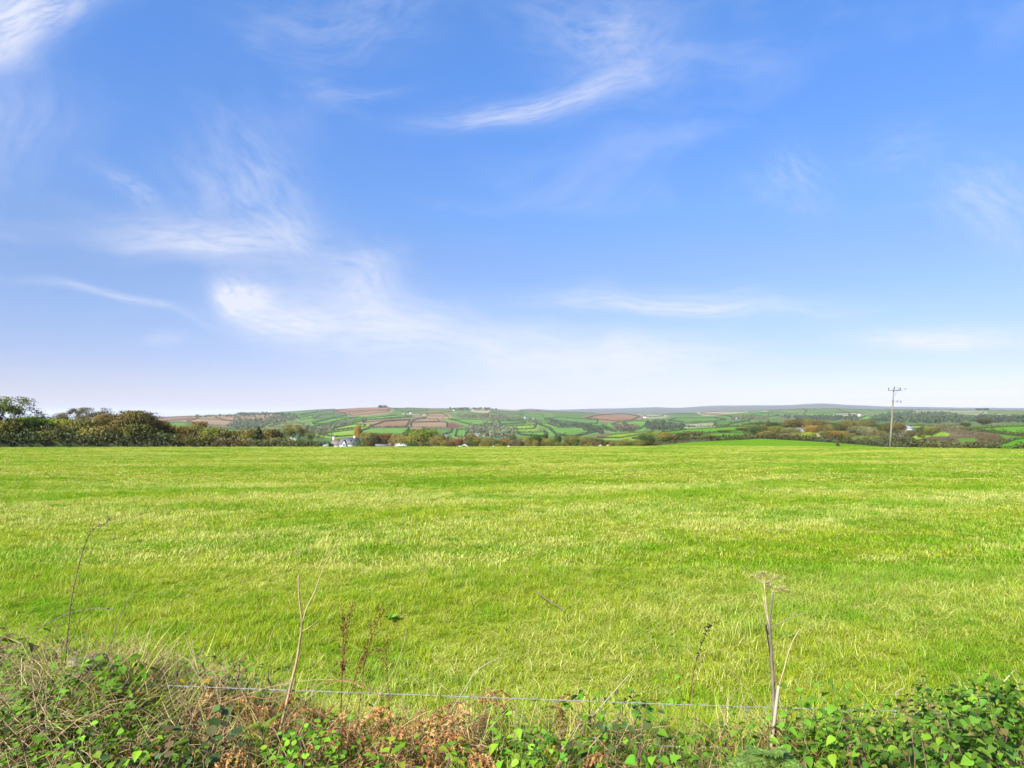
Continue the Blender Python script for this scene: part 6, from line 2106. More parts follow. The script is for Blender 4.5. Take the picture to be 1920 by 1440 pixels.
CANES = [
    ('bramble', 'tall thin purplish bramble cane at left, tip bending right over the pasture', [(122, 1245), (127, 1190), (133, 1130), (142, 1085), (152, 1045), (163, 1010), (176, 992), (190, 983), (198, 982), (206, 968)], 3.7, 0.0042, 0.0018, 'purple_cane', 60),
    ('bramble', 'low arching greyish cane at the left edge crossing the tall one', [(35, 1210), (70, 1180), (105, 1160), (145, 1146), (185, 1140), (216, 1144)], 3.75, 0.0035, 0.0015, 'grey_stalk', 30),
    ('withered_plant', 'short grey dead stem with ragged tip right of the tall bramble cane', [(208, 1208), (220, 1170), (235, 1135), (250, 1108)], 3.85, 0.004, 0.0022, 'grey_stalk', 0),
    ('dry_grass', 'thin pale stem left of the forked stem, forked near its top', [(480, 1250), (502, 1210), (512, 1180), (526, 1155)], 3.7, 0.002, 0.001, 'straw_stalk', 0),
    ('dry_grass', 'long thin curved straw stem right of the rusty dock stems', [(690, 1342), (715, 1300), (740, 1255), (757, 1205), (763, 1165), (761, 1152), (750, 1158)], 3.55, 0.0022, 0.001, 'straw_stalk', 0),
    ('dry_grass', 'pale straight stem leaning right in the middle, above the wire', [(866, 1300), (890, 1262), (912, 1245), (938, 1232)], 3.55, 0.0028, 0.0016, 'white_stalk', 0),
    ('dry_grass', 'bright pale straw leaning right across the wire right of the middle', [(1118, 1335), (1150, 1298), (1180, 1264)], 3.5, 0.0032, 0.0025, 'white_stalk', 0),
    ('dry_grass', 'long pale straw at the bottom edge leaning right below the wire', [(1050, 1430), (1068, 1392), (1088, 1355)], 3.35, 0.0028, 0.002, 'white_stalk', 0),
    ('dry_grass', 'pale broken stem end pointing up right at the bottom left of the middle', [(655, 1432), (672, 1412), (680, 1402)], 3.3, 0.003, 0.0025, 'dead_stalk', 0),
    ('dry_grass', 'pale straw lying forked below the wire in the middle', [(735, 1420), (745, 1372), (790, 1340), (812, 1332)], 3.45, 0.0028, 0.0015, 'straw_stalk', 0),
    ('dry_grass', 'long yellow grass stem lying to the right below the wire', [(1075, 1400), (1130, 1380), (1200, 1367), (1262, 1360)], 3.4, 0.0025, 0.0012, 'straw_stalk', 0),
    ('withered_plant', 'bent whitish stem rising beside the wire at far right', [(1679, 1336), (1682, 1318), (1680, 1298), (1694, 1290), (1692, 1276), (1684, 1268)], 3.5, 0.0035, 0.0018, 'white_stalk', 0),
    ('withered_plant', 'dark thin stem with a black seed tip behind the wire right of the middle', [(1296, 1292), (1302, 1255), (1312, 1215), (1326, 1182), (1332, 1170)], 4.0, 0.0025, 0.001, 'dark_seed', 0),
    ('withered_plant', 'thin dark upright stem just above the wire, right of the middle', [(1120, 1322), (1126, 1290), (1134, 1258)], 3.6, 0.0016, 0.0008, 'dark_seed', 0),
    ('withered_plant', 'brown sloping stem right of the middle below the wire', [(1168, 1432), (1190, 1390), (1206, 1345), (1218, 1300)], 3.45, 0.0025, 0.0014, 'rust_stalk', 0),
    ('withered_plant', 'white crooked twig below the wire at left', [(282, 1372), (268, 1366), (250, 1352), (246, 1332)], 3.4, 0.003, 0.0018, 'white_stalk', 0),
    ('withered_plant', 'pale horizontal twig with bent end below the wire at left', [(282, 1372), (320, 1366), (352, 1360), (366, 1358), (376, 1366)], 3.4, 0.0028, 0.0018, 'dead_stalk', 0),
    ('withered_plant', 'long pale stem lying towards the bottom edge at left', [(120, 1362), (180, 1362), (215, 1368), (250, 1388)], 3.35, 0.003, 0.002, 'dead_stalk', 0),
    ('withered_plant', 'tan stem sloping up right in the bottom left corner', [(212, 1432), (250, 1414), (290, 1398)], 3.3, 0.0028, 0.0018, 'dead_stalk', 0),
    ('withered_plant', 'slim pale curved stem above the wire at left', [(372, 1268), (355, 1240), (335, 1228), (322, 1215), (322, 1204)], 3.7, 0.0028, 0.0014, 'straw_stalk', 0),
    ('withered_plant', 'crossing pale stem pair near the bottom, left one', [(545, 1405), (562, 1372), (576, 1340)], 3.35, 0.0025, 0.0016, 'straw_stalk', 0),
    ('withered_plant', 'crossing pale stem pair near the bottom, right one', [(590, 1440), (572, 1400), (556, 1354)], 3.35, 0.003, 0.0018, 'dead_stalk', 0),
    ('bramble', 'rusty arching bramble cane over the wire left of the middle', [(440, 1312), (500, 1310), (560, 1296), (620, 1276), (670, 1280), (710, 1302), (770, 1340), (800, 1370)], 3.5, 0.0034, 0.002, 'rust_stalk', 30),
    ('bramble', 'pale pinkish arching cane just above the wire left of the middle', [(470, 1300), (530, 1284), (600, 1274), (660, 1280), (690, 1294)], 3.62, 0.003, 0.0016, 'dead_stalk', 20),
    ('bramble', 'reddish cane low on the bank at right under the nettles', [(1425, 1412), (1480, 1412), (1540, 1414), (1580, 1430)], 3.3, 0.003, 0.002, 'rust_stalk', 20),
    ('fallen_stick', 'dark grey fallen stick lying in the pasture right of the middle', [(1005, 1108, 10.4), (1022, 1122, 10.0), (1040, 1132, 9.7), (1056, 1144, 9.4)], 10, 0.010, 0.006, 'grey_timber', 0),
    ('dry_grass', 'pale curled dry blade standing at the right edge above the shrub', [(1876, 1286), (1888, 1272), (1902, 1256)], 3.3, 0.006, 0.001, 'straw_stalk', 0),
]
for nm, lb, pix, D, r0, r1, mt, th in CANES:
    cat_ = {'bramble': 'bramble', 'fallen_stick': 'stick', 'dry_grass': 'dry grass'}.get(nm, 'dead plant')
    nm2 = nm
    e, ln, b0 = stalk(nm2, lb, cat_, pix, D, r0 * 0.78, r1 * 0.8, mt, 'loose stems on the bank', root=nm != 'fallen_stick', thorns=th)
    if 'black seed tip' in lb:
        sd = MB()
        loc = rel(ln, b0)
        for i in range(len(loc) // 2, len(loc)):
            for _ in range(5):
                p = loc[i] + Vector((FR.gauss(0, .008), FR.gauss(0, .008), FR.gauss(0, .008)))
                d1 = Vector((FR.gauss(0, 1), FR.gauss(0, 1), FR.gauss(0, 1))).normalized() * 0.007
                d2 = Vector((FR.gauss(0, 1), FR.gauss(0, 1), FR.gauss(0, 1))).normalized() * 0.007
                sd.add([tuple(p - d1), tuple(p + d2), tuple(p + d1), tuple(p - d2)], [(0, 1, 2, 3)], FR.random())
        sd.build('seeds', 'dark_seed', e)['kind'] = 'stuff'


# ------------------------------------------------------------------ leafy plants: every leaf a part
NG = (0.120, 0.255, 0.020)
NG2 = (0.175, 0.330, 0.024)
DG = (0.075, 0.140, 0.034)
YG = (0.270, 0.340, 0.030)


def nettle(px, py_top, D, label, pairs=7, size=0.085, col=NG, kind='nettle', group='nettles on the bank', lean=(0, 0), name='nettle', cat='plant', hmin=0.25):
    top = P(px, py_top, D)
    base = Vector((top.x - lean[0], D - lean[1], lz(top.x - lean[0], D - lean[1]) - 0.02))
    if top.z - base.z < hmin:
        top.z = base.z + hmin
    e = empty(name, base, label, cat, group)
    line = curve_pts((0, 0, 0), top - base, (FR.gauss(0, .02), FR.gauss(0, .02), 0), 9, 0.004)
    mb = MB()
    mb.tube(line, [0.0045 - 0.003 * i / 9 for i in range(10)], 5)
    mb.build('stem', 'green_stalk', e, smooth=True)
    a0 = FR.uniform(0, 6.28)
    for i in range(pairs):
        t = 1.0 - 0.80 * (i / max(pairs - 1, 1)) ** 0.95
        p = line[min(int(t * 9), 8)].lerp(line[min(int(t * 9) + 1, 9)], t * 9 - int(t * 9) if t < 1 else 1)
        s_ = size * (0.55 + 0.45 * min(i / 2.5, 1.0)) * FR.uniform(0.85, 1.15)
        a = a0 + i * 1.571 + FR.gauss(0, .25)
        for sg in (0, math.pi):
            dz = FR.uniform(-0.45, 0.15) + (0.35 if i == 0 else 0)
            d = Vector((math.cos(a + sg), math.sin(a + sg), dz))
            put_leaf(e, p + d.normalized() * 0.012, d, s_, kind, FR.gauss(0, .25), col if i > 1 else tuple(c_ * 1.2 for c_ in col))
    return e


NET = [  # column, top row, distance, pairs, leaf size, colour, label
    (1500, 1300, 3.30, 8, .085, NG, 'nettle right of the hogweed stalk, front one'), (1530, 1282, 3.42, 9, .090, NG, 'nettle right of the hogweed stalk, tall one'),
    (1560, 1276, 3.5, 9, .085, NG, 'nettle growing up in front of the grey post'), (1590, 1290, 3.35, 9, .090, NG, 'nettle just right of the grey post top'),
    (1620, 1305, 3.4, 8, .085, NG, 'nettle beyond the grey post, farther right'), (1545, 1312, 3.2, 8, .085, NG2, 'bright nettle low in front of the grey post'),
    (1475, 1335, 3.2, 7, .080, NG, 'nettle at the foot of the hogweed stalk'), (1440, 1352, 3.25, 6, .075, NG2, 'bright low nettle left of the hogweed foot'),
    (1510, 1345, 3.1, 7, .085, NG, 'nettle low between hogweed foot and grey post'), (1405, 1362, 3.3, 6, .070, NG, 'small nettle left of the hogweed foot'),
    (1640, 1345, 3.25, 7, .080, NG, 'nettle by the bent whitish stem'), (1580, 1345, 3.0, 8, .085, NG2, 'bright nettle in front of the grey post foot'),
    (1240, 1222, 4.35, 6, .095, NG, 'nettle standing behind the wire, taller left one'), (1268, 1215, 4.4, 6, .095, NG, 'nettle standing behind the wire, taller right one'),
    (1255, 1262, 4.1, 5, .085, NG2, 'bright nettle behind the wire below the taller pair'),
    (930, 1352, 3.25, 8, .085, NG2, 'bright nettle at the bottom middle, left of its clump'), (965, 1338, 3.3, 8, .085, NG2, 'bright nettle at the bottom middle, tallest of its clump'),
    (995, 1362, 3.2, 7, .080, NG2, 'bright nettle at the bottom middle, right of its clump'), (945, 1385, 3.0, 7, .080, NG2, 'bright nettle at the bottom middle, front left of its clump'),
    (980, 1392, 3.0, 7, .080, NG2, 'bright nettle at the bottom middle, front right of its clump'), (1060, 1420, 2.95, 4, .07, NG2, 'single bright nettle top at the bottom edge right of the middle'),
    (1300, 1385, 3.2, 6, .07, NG, 'nettle below the wire left of the fern'), (1340, 1370, 3.3, 6, .07, NG, 'nettle below the wire near the fern'), (1275, 1400, 3.1, 6, .07, NG2, 'bright nettle near the bottom right of the middle'),
    (1090, 1345, 3.45, 5, .07, NG, 'nettle shoot on the wire right of the middle'), (1165, 1312, 3.6, 4, .06, NG, 'small nettle shoot on the wire farther right'), (1302, 1318, 3.55, 5, .075, NG2, 'bright nettle top hiding the wire left of the hogweed'),
    (860, 1420, 3.0, 4, .07, NG2, 'bright nettle top at the bottom edge left of the middle'), (668, 1398, 3.1, 5, .08, NG2, 'bright nettle by the pale stem at the bottom'),
    (130, 1350, 3.25, 7, .085, NG2, 'bright nettle at bottom left, left of its clump'), (160, 1342, 3.3, 8, .090, NG2, 'bright nettle at bottom left, tallest of its clump'),
    (190, 1352, 3.2, 7, .085, NG2, 'bright nettle at bottom left, right of its clump'), (150, 1380, 3.05, 7, .080, NG2, 'bright nettle at bottom left, front of its clump'),
    (118, 1395, 3.0, 6, .080, NG, 'nettle at bottom left, darker front one'), (300, 1362, 3.25, 5, .07, NG2, 'small bright nettle below the wire at left'),
    (380, 1405, 3.0, 5, .075, NG2, 'bright nettle top at the bottom edge at left'), (330, 1425, 2.95, 4, .07, NG2, 'bright nettle top at the bottom edge farther left'),
    (25, 1405, 3.1, 5, .08, NG, 'nettle in the bottom left corner'), (60, 1420, 3.0, 5, .08, NG, 'nettle low in the bottom left corner'),
]
for px, py, D, pr, s_, c, lb in NET:
    nettle(px, py, D, lb, pr, s_ * 0.86, c)


def leaf_bush(name, label, cx, cy, D, rx, ry, rz, n, kinds, size, cols, stems=6, group=None, cat='shrub', up=0.5):
    """a dense low shrub: leaves over an ellipsoid, each a part, on a few woody stems"""
    c = P(cx, cy, D)
    base = Vector((c.x, D, lz(c.x, D) - 0.03))
    e = empty(name, base, label, cat, group)
    ctr = c - base
    mb = MB()
    for i in range(stems):
        a = 6.283 * i / stems + FR.random()
        tip = ctr + Vector((rx * 0.75 * math.cos(a), ry * 0.75 * math.sin(a), rz * FR.uniform(0.0, 0.7)))
        mb.tube(curve_pts((0.1 * math.cos(a), 0.1 * math.sin(a), 0), tip, (0, 0, 0.1), 6, 0.01), [0.008 - 0.001 * k for k in range(7)], 5)
    mb.build('stem', 'purple_cane', e, smooth=True)
    k = 0
    while k < n:
        d = Vector((FR.gauss(0, 1), FR.gauss(0, 1), FR.gauss(0, 1))).normalized()
        if d.z < -0.35 or d.y > 0.75:
            continue
        lump = 1.0 + 0.16 * math.sin(d.x * 7 + cx) * math.cos(d.z * 6 + cy)
        rr = FR.uniform(0.72, 1.02) * lump if FR.random() < 0.8 else FR.uniform(0.4, 0.75)
        p = ctr + Vector((d.x * rx, d.y * ry, d.z * rz)) * rr
        if p.z < 0.02:
            continue
        nd = Vector((d.x * 0.8 + FR.gauss(0, .5), d.y * 0.8 + FR.gauss(0, .5) - 0.15, FR.uniform(-0.5, 0.25)))
        put_leaf(e, p, nd, size * FR.uniform(0.65, 1.25), FR.choice(kinds), FR.gauss(0, .35), FR.choice(cols))
        k += 1
    return e


SH = ((0.120, 0.255, 0.020), (0.100, 0.215, 0.020), NG2, (0.075, 0.150, 0.024), (0.150, 0.235, 0.030), (0.110, 0.240, 0.030), (0.200, 0.190, 0.050))
leaf_bush('leafy_shrub', 'dense leafy green shrub filling the bottom right corner', 1880, 1420, 2.75, 0.30, 0.34, 0.25, 295, ('heart', 'nettle', 'heart'), 0.037, SH, 9)
leaf_bush('leafy_shrub', 'leafy green shrub left of the corner one, around the end of the wire', 1750, 1405, 2.95, 0.27, 0.30, 0.19, 290, ('heart', 'nettle'), 0.037, SH, 9)
leaf_bush('leafy_shrub', 'leafy green shrub at the right edge above the dark corner', 1915, 1345, 3.0, 0.25, 0.28, 0.17, 280, ('heart', 'nettle'), 0.037, SH, 8)
leaf_bush('leafy_shrub', 'leafy green shrub crown behind the corner one, topmost on the right', 1820, 1335, 3.2, 0.27, 0.24, 0.12, 270, ('heart', 'nettle'), 0.037, SH, 8)
leaf_bush('leafy_shrub', 'low leafy shrub between the nettles and the bent whitish stem', 1660, 1410, 3.0, 0.22, 0.26, 0.14, 230, ('heart', 'nettle'), 0.037, SH, 8)
leaf_bush('leafy_shrub', 'leafy green shrub at the bottom edge in front of the wire end', 1800, 1432, 2.6, 0.22, 0.24, 0.16, 240, ('heart', 'nettle'), 0.037, SH, 8)
leaf_bush('small_leaved_plant', 'cushion of small bright rounded leaves at the bottom left of the middle', 575, 1420, 3.05, 0.17, 0.2, 0.12, 150, ('round',), 0.028, (NG2, (0.115, 0.250, 0.022)), 4, None, 'plant')
leaf_bush('small_leaved_plant', 'cushion of small bright leaves right of the bright middle nettles', 1015, 1415, 3.05, 0.10, 0.15, 0.10, 80, ('round', 'ivy'), 0.028, (NG2, (0.090, 0.220, 0.024)), 4, None, 'plant')
leaf_bush('bramble_patch', 'bramble patch with dull round leaves below the wire at left', 365, 1385, 3.15, 0.20, 0.22, 0.10, 44, ('round',), 0.046, (DG, (0.095, 0.150, 0.055), (0.140, 0.120, 0.050)), 5, 'bramble patches on the bank', 'bramble')
leaf_bush('bramble_patch', 'bramble patch at the left edge above the wire', 40, 1225, 3.95, 0.30, 0.25, 0.12, 70, ('nettle', 'heart'), 0.060, (NG, NG2, (0.13, 0.12, 0.04)), 5, 'bramble patches on the bank', 'bramble')
leaf_bush('bramble_patch', 'bramble patch right below the pale split post', 190, 1268, 3.6, 0.22, 0.2, 0.10, 60, ('nettle', 'heart'), 0.056, (NG, NG2), 5, 'bramble patches on the bank', 'bramble')
leaf_bush('bramble_patch', 'bramble patch in the left part of the bank below the wire', 120, 1312, 3.45, 0.30, 0.22, 0.10, 90, ('nettle', 'heart'), 0.052, (NG, NG2, (0.10, 0.14, 0.04)), 5, 'bramble patches on the bank', 'bramble')
leaf_bush('bramble_patch', 'mixed green and brown bramble patch above the wire left of the forked stem', 395, 1252, 3.9, 0.26, 0.2, 0.06, 44, ('nettle', 'heart'), 0.036, (NG, (0.110, 0.190, 0.035), (0.20, 0.13, 0.04)), 5, 'bramble patches on the bank', 'bramble')
leaf_bush('bramble_patch', 'small dull green bramble patch behind the rusty cane', 500, 1276, 3.8, 0.20, 0.2, 0.05, 30, ('nettle', 'heart'), 0.036, (DG, (0.100, 0.180, 0.045)), 5, 'bramble patches on the bank', 'bramble')
leaf_bush('bramble_patch', 'bramble patch on the wire between middle and hogweed', 1130, 1330, 3.6, 0.28, 0.2, 0.08, 60, ('nettle', 'ivy'), 0.048, (NG, (0.07, 0.15, 0.04)), 5, 'bramble patches on the bank', 'bramble')
leaf_bush('bramble_patch', 'bramble patch low on the bank right of the middle', 1190, 1405, 3.15, 0.30, 0.22, 0.09, 80, ('nettle', 'ivy', 'heart'), 0.046, (NG, NG2, (0.10, 0.14, 0.04)), 5, 'bramble patches on the bank', 'bramble')
leaf_bush('bramble_patch', 'bramble patch at the bottom edge in the left corner', 230, 1420, 3.0, 0.26, 0.2, 0.09, 70, ('nettle', 'heart', 'round'), 0.050, (NG, DG, NG2), 5, 'bramble patches on the bank', 'bramble')
leaf_bush('bramble_patch', 'bramble patch with mixed leaves in the middle bottom', 780, 1415, 3.05, 0.26, 0.2, 0.08, 60, ('nettle', 'ivy'), 0.046, (NG, NG2, YG), 5, 'bramble patches on the bank', 'bramble')
leaf_bush('bramble_patch', 'bramble patch in the left corner beside the nettle clump', 45, 1345, 3.35, 0.22, 0.2, 0.10, 60, ('nettle', 'heart'), 0.052, (NG, DG), 5, 'bramble patches on the bank', 'bramble')
# dull broad weeds in the pasture
for px, py, D, lb in ((1476, 1163, 8.4, 'broad leaved dock plant in the pasture right of the hogweed'), (735, 1135, 9.2, 'dark broad leaved weed in the pasture behind the dock stems')):
    c = P(px, py, D)
    base = Vector((c.x, D, lz(c.x, D)))
    e = empty('broadleaf_weed', base, lb, 'weed', 'broad leaved weeds in the pasture')
    for i in range(14):
        a = 6.283 * i / 14 + FR.gauss(0, .2)
        rr = FR.uniform(0.0, 0.05)
        put_leaf(e, Vector((rr * math.cos(a), rr * math.sin(a), 0.02)), Vector((math.cos(a), math.sin(a), FR.uniform(0.3, 1.1))), FR.uniform(0.07, 0.12), 'nettle', 0, (0.12, 0.25, 0.03))
# yellowed leaves caught on the wire
for px, py, D, lb, kk in ((345, 1272, 3.66, 'yellow autumn leaf on the wire, left one of a pair', 2), (371, 1276, 3.64, 'yellow autumn leaf on the wire, right one of a pair', 2), (822, 1305, 3.55, 'yellow ivy leaf hanging on the wire left of the middle', 2),
                          (300, 1405, 3.1, 'yellowing leaves on the bank at bottom left', 5)):
    c = P(px, py, D)
    e = empty('ivy_sprig', c, lb, 'leaf', 'yellow leaves on the bank')
    for i in range(kk):
        a = FR.uniform(0, 6.28)
        put_leaf(e, Vector((FR.gauss(0, .012), FR.gauss(0, .012), FR.gauss(0, .012))), Vector((math.cos(a), math.sin(a) - .3, -0.6)), 0.036, 'ivy', FR.gauss(0, .4), (0.42, 0.30, 0.02))


# ------------------------------------------------------------------ ferns
def pinna_mesh(name, nlf, dead):
    """one side branch of a frond, unit length along +X, with its row of lobes"""
    mb = MB()
    for i in range(nlf):
        t = (i + 0.5) / nlf
        x = t
        w = (0.13 if dead else 0.20) * (1 - t) ** 0.6 + 0.02
        for sg in (-1, 1):
            cu = 0.0 if not dead else FR.uniform(-0.16, 0.10)
            tw = 0.0 if not dead else FR.uniform(-0.7, 0.7)
            h = 0.45 / nlf
            z0 = -0.12 * t * t
            mb.add([(x - h, 0, z0), (x + h * 0.9, 0, z0), (x + h + w * 0.35, sg * w * (0.75 if dead else 1.0), z0 + cu + tw * 0.05), (x - h * 0.4 + w * 0.3, sg * w * (0.7 if dead else 0.92), z0 + cu - tw * 0.07)], [(0, 1, 2, 3)], FR.random())
    mb.tube([(0, 0, 0), (0.5, 0, -0.03), (1, 0, -0.12)], [0.014, 0.010, 0.004], 3, cap=False)
    return mb.mesh(name, 'deadleaf' if dead else 'leaf')


PIN_G = [pinna_mesh('pinna', 11, False) for _ in range(2)]
PIN_D = [pinna_mesh('pinna', 14, True) for _ in range(5)]


def frond(parent, pts, npin, plen, meshes, col, stem_mat, curl=0.0, r0=0.003, name='frond'):
    """pts relative to parent; returns the frond part (midrib) with its pinnae as sub-parts"""
    line = smooth_line(pts, 5)
    mb = MB()
    n = len(line)
    mb.tube(line, [r0 * (1 - 0.75 * i / (n - 1)) for i in range(n)], 5)
    mid = mb.build(name, stem_mat, parent, smooth=True)
    for i in range(npin):
        t = 0.22 + 0.78 * i / npin
        f_ = t * (n - 1)
        a, b = line[min(int(f_), n - 2)], line[min(int(f_), n - 2) + 1]
        p = a.lerp(b, f_ - int(f_))
        d = (b - a).normalized()
        side = d.cross(Vector((0, 0, 1)))
        if side.length < 1e-3:
            side = Vector((1, 0, 0))
        side.normalize()
        ln_ = plen * math.sin(math.pi * min(0.18 + 0.82 * (1 - t) + 0.02, 0.62)) * (1.15 - t * 0.75)
        for sg in (-1, 1):
            pd = (side * sg * 1.0 + d * 0.45 + Vector((0, 0, -curl * FR.uniform(0.3, 1.4) + FR.gauss(0, 0.06 + curl * 0.3)))).normalized()
            up = Vector((0, 0, 1)) + Vector((FR.gauss(0, .1 + curl), FR.gauss(0, .1 + curl), 0))
            y_ = up.cross(pd).normalized()
            z_ = pd.cross(y_)
            o = bpy.data.objects.new('pinna', FR.choice(meshes))
            o.rotation_mode = 'QUATERNION'
            o.rotation_quaternion = Matrix((pd, y_, z_)).transposed().to_quaternion()
            o.location = p
            s_ = max(ln_ * FR.uniform(0.85, 1.15), 0.012)
            o.scale = (s_, s_, s_)
            k = FR.uniform(0.75, 1.25)
            o.color = (col[0] * k, col[1] * k * FR.uniform(.92, 1.06), col[2] * k, 1)
            link(o, mid)
    return mid


fp = P(1430, 1432, 2.85)
fe = empty('fern', Vector((fp.x, 2.85, lz(fp.x, 2.85))), 'green fern spreading at the bottom edge right of the middle', 'fern')
fb2 = Vector(fe.location)
for pix in ([(1440, 1440), (1455, 1418), (1485, 1428), (1520, 1452)], [(1440, 1440), (1430, 1416), (1400, 1422), (1360, 1440)], [(1442, 1440), (1442, 1412), (1450, 1408), (1470, 1412)], [(1440, 1440), (1420, 1420), (1395, 1432), (1378, 1452)]):
    pts = [Vector((0.0, 0.0, 0.0))] + [P(x, y, 2.85 - 0.03 * i) - fb2 for i, (x, y) in enumerate(pix)]
    frond(fe, pts, 16, 0.10, PIN_G, (0.210, 0.340, 0.070), 'green_stalk', 0.05)
fp = P(500, 1370, 3.3)
fe = empty('fern', Vector((fp.x, 3.3, lz(fp.x, 3.3))), 'small yellowish green fern below the wire left of the middle', 'fern')
fb2 = Vector(fe.location)
for pix in ([(495, 1375), (505, 1355), (520, 1342), (540, 1334)], [(492, 1378), (488, 1362), (478, 1358), (465, 1362)]):
    pts = [Vector((0, 0, 0))] + [P(x, y, 3.28) - fb2 for x, y in pix]
    frond(fe, pts, 12, 0.055, PIN_G, (0.200, 0.280, 0.030), 'green_stalk', 0.05)

# dead bracken: collapsed rusty fronds
RUST = ((0.470, 0.245, 0.080), (0.380, 0.195, 0.066), (0.520, 0.330, 0.130), (0.270, 0.145, 0.055))
BRK = [(450, 1310), (470, 1345), (430, 1370), (500, 1330), (410, 1335), (520, 1375), (460, 1400), (600, 1345), (640, 1335), (660, 1365), (690, 1350), (720, 1380), (640, 1400), (700, 1410), (750, 1400),
       (770, 1425), (810, 1340), (840, 1325), (870, 1350), (900, 1345), (830, 1375), (860, 1390), (890, 1400), (820, 1410), (880, 1430), (910, 1420), (860, 1320), (905, 1305), (925, 1300), (560, 1310), (380, 1300),
       (350, 1330), (330, 1385), (260, 1400), (405, 1420), (1040, 1325), (1050, 1310), (1140, 1425), (1110, 1415), (740, 1345), (780, 1365), (620, 1375), (680, 1425), (1440, 1365), (720, 1330), (585, 1330)]
BRK += [(px + FR.uniform(-18, 18), py + FR.uniform(-14, 14)) for px, py in BRK if px < 960 and FR.random() < 0.75]
TONEW = ('rusty', 'brown', 'pale tan', 'dark brown')
for k_, (px, py) in enumerate(BRK):
    D = 3.75 - (py - 1300) / 140.0 * 0.75 + FR.uniform(-.08, .08)
    c = P(px, py, D)
    base = to_ground(c + Vector((FR.gauss(0, .15), FR.gauss(0, .08), 0)))
    side = 'left of the middle' if px < 780 else ('in the middle' if px < 960 else 'right of the middle')
    if px < 420:
        side = 'at left'
    e = empty('dead_bracken', base, 'withered ' + TONEW[k_ % 4] + ' bracken frond ' + ('just under the wire ' if py < 1345 else ('midway down the bank ' if py < 1390 else 'near the bottom edge ')) + side, 'bracken', 'withered bracken fronds ' + side)
    a = FR.uniform(-0.9, 0.9) + (math.pi if FR.random() < 0.5 else 0)
    L_ = FR.uniform(0.12, 0.26)
    tip = c + Vector((math.cos(a) * L_, math.sin(a) * L_ * 0.4 - 0.04, FR.uniform(-0.16, -0.02)))
    pts = rel([base, base.lerp(c, 0.55) + Vector((FR.gauss(0, .02), 0, 0.02)), c, c.lerp(tip, 0.5) + Vector((0, 0, 0.03)), tip], base)
    frond(e, pts, 8, FR.uniform(0.080, 0.125), PIN_D, RUST[k_ % 4], 'rust_stalk', 0.55, 0.0028, 'midrib')


# ------------------------------------------------------------------ what nobody could count: litter and ground cover on the bank
def bank_pts(n, px0, px1, y0, y1, fn=None):
    """points over the bank, by bearing and distance"""
    px = FN_.uniform(px0, px1, n)
    y = FN_.uniform(y0, y1, n)
    x = (px - 960) / F * y
    if fn is not None:
        k = FN_.random(n) < fn(px, y)
        px, x, y = px[k], x[k], y[k]
    return x, y


def straw_mesh(seed):
    r_ = random.Random(seed)
    mb = MB()
    for _ in range(9):
        a = r_.uniform(0, 6.28)
        L_ = r_.uniform(0.10, 0.30)
        el = r_.uniform(-0.1, 0.9)
        p0 = Vector((r_.gauss(0, .06), r_.gauss(0, .06), r_.uniform(0, .08)))
        p1 = p0 + Vector((math.cos(a) * math.cos(el), math.sin(a) * math.cos(el), math.sin(el))) * L_
        pm = (p0 + p1) / 2 + Vector((r_.gauss(0, .02), r_.gauss(0, .02), r_.uniform(0, .05)))
        mb.tube([p0, pm, p1], [0.0018, 0.0014, 0.0007], 3, r_.random(), False)
    return mb


def crumble_mesh(seed):
    r_ = np.random.default_rng(seed)
    mb = MB()
    c = []
    for _ in range(5):                                  # broken pieces of frond: rows of small lobes along a rib
        p = r_.normal(0, 1, 3) * np.array([0.06, 0.05, 0.02]) + np.array([0, 0, 0.03])
        d = r_.normal(0, 1, 3) * np.array([1, 1, 0.4])
        d /= np.linalg.norm(d)
        L_ = r_.uniform(0.06, 0.13)
        mb.tube([tuple(p), tuple(p + d * L_)], [0.0014, 0.0008], 3, 0.3, False)
        for t in np.linspace(0.05, 1, 22):
            c.append(p + d * L_ * t + r_.normal(0, 0.006 * (1.3 - t), 3))
    leaf_faces(mb, np.array(c), 0.0045, r_, k=3)
    return mb


def cover_mesh(seed, kind, n, size, spread, hgt):
    r_ = random.Random(seed)
    mb = MB()
    src = leaf_shape(kind)
    sv, sf = src.v[0], src.f
    for _ in range(n):
        d = Vector((r_.gauss(0, 1), r_.gauss(0, 1), r_.uniform(-0.3, 0.6))).normalized()
        s_ = Vector((0, 0, 1)).cross(d).normalized()
        M_ = np.array(Matrix((d, s_, d.cross(s_))).transposed())
        p = np.array([r_.gauss(0, spread), r_.gauss(0, spread), r_.uniform(0.01, hgt)])
        mb.add((sv * size * r_.uniform(0.6, 1.3)) @ M_.T + p, sf, r_.random())
    return mb


cl_straw = proto_collection('straw_bits', [straw_mesh(900 + i).mesh('straw_bit', 'straw_stalk') for i in range(3)] + [straw_mesh(910 + i).mesh('twig_bit', 'dead_stalk') for i in range(3)] + [straw_mesh(920).mesh('twig_bit', 'rust_stalk'), straw_mesh(921).mesh('twig_bit', 'rust_stalk')])
x, y = bank_pts(4800, -300, 2200, 2.5, 4.75, lambda px, y: np.where(px < 480, 1.0, np.where(px < 1350, 0.7, 0.3)) * np.where((y > 4.2) & (px > 500), 0.3, 1.0))
n = len(x)
lift = FN_.uniform(0, 0.20, n) * np.clip((4.5 - y) / 0.8, 0.15, 1)
s_ = FN_.uniform(0.7, 1.4, n)
scatter('dry_stem_litter', 'tangle of dry straw coloured stems over the hedge bank', np.stack((x, y, land(x, y) + lift), 1), np.stack((FN_.normal(0, .25, n), FN_.normal(0, .25, n), FN_.uniform(0, 6.28, n)), 1),
        np.stack((s_, s_, s_), 1), FN_.integers(0, 8, n), cl_straw)
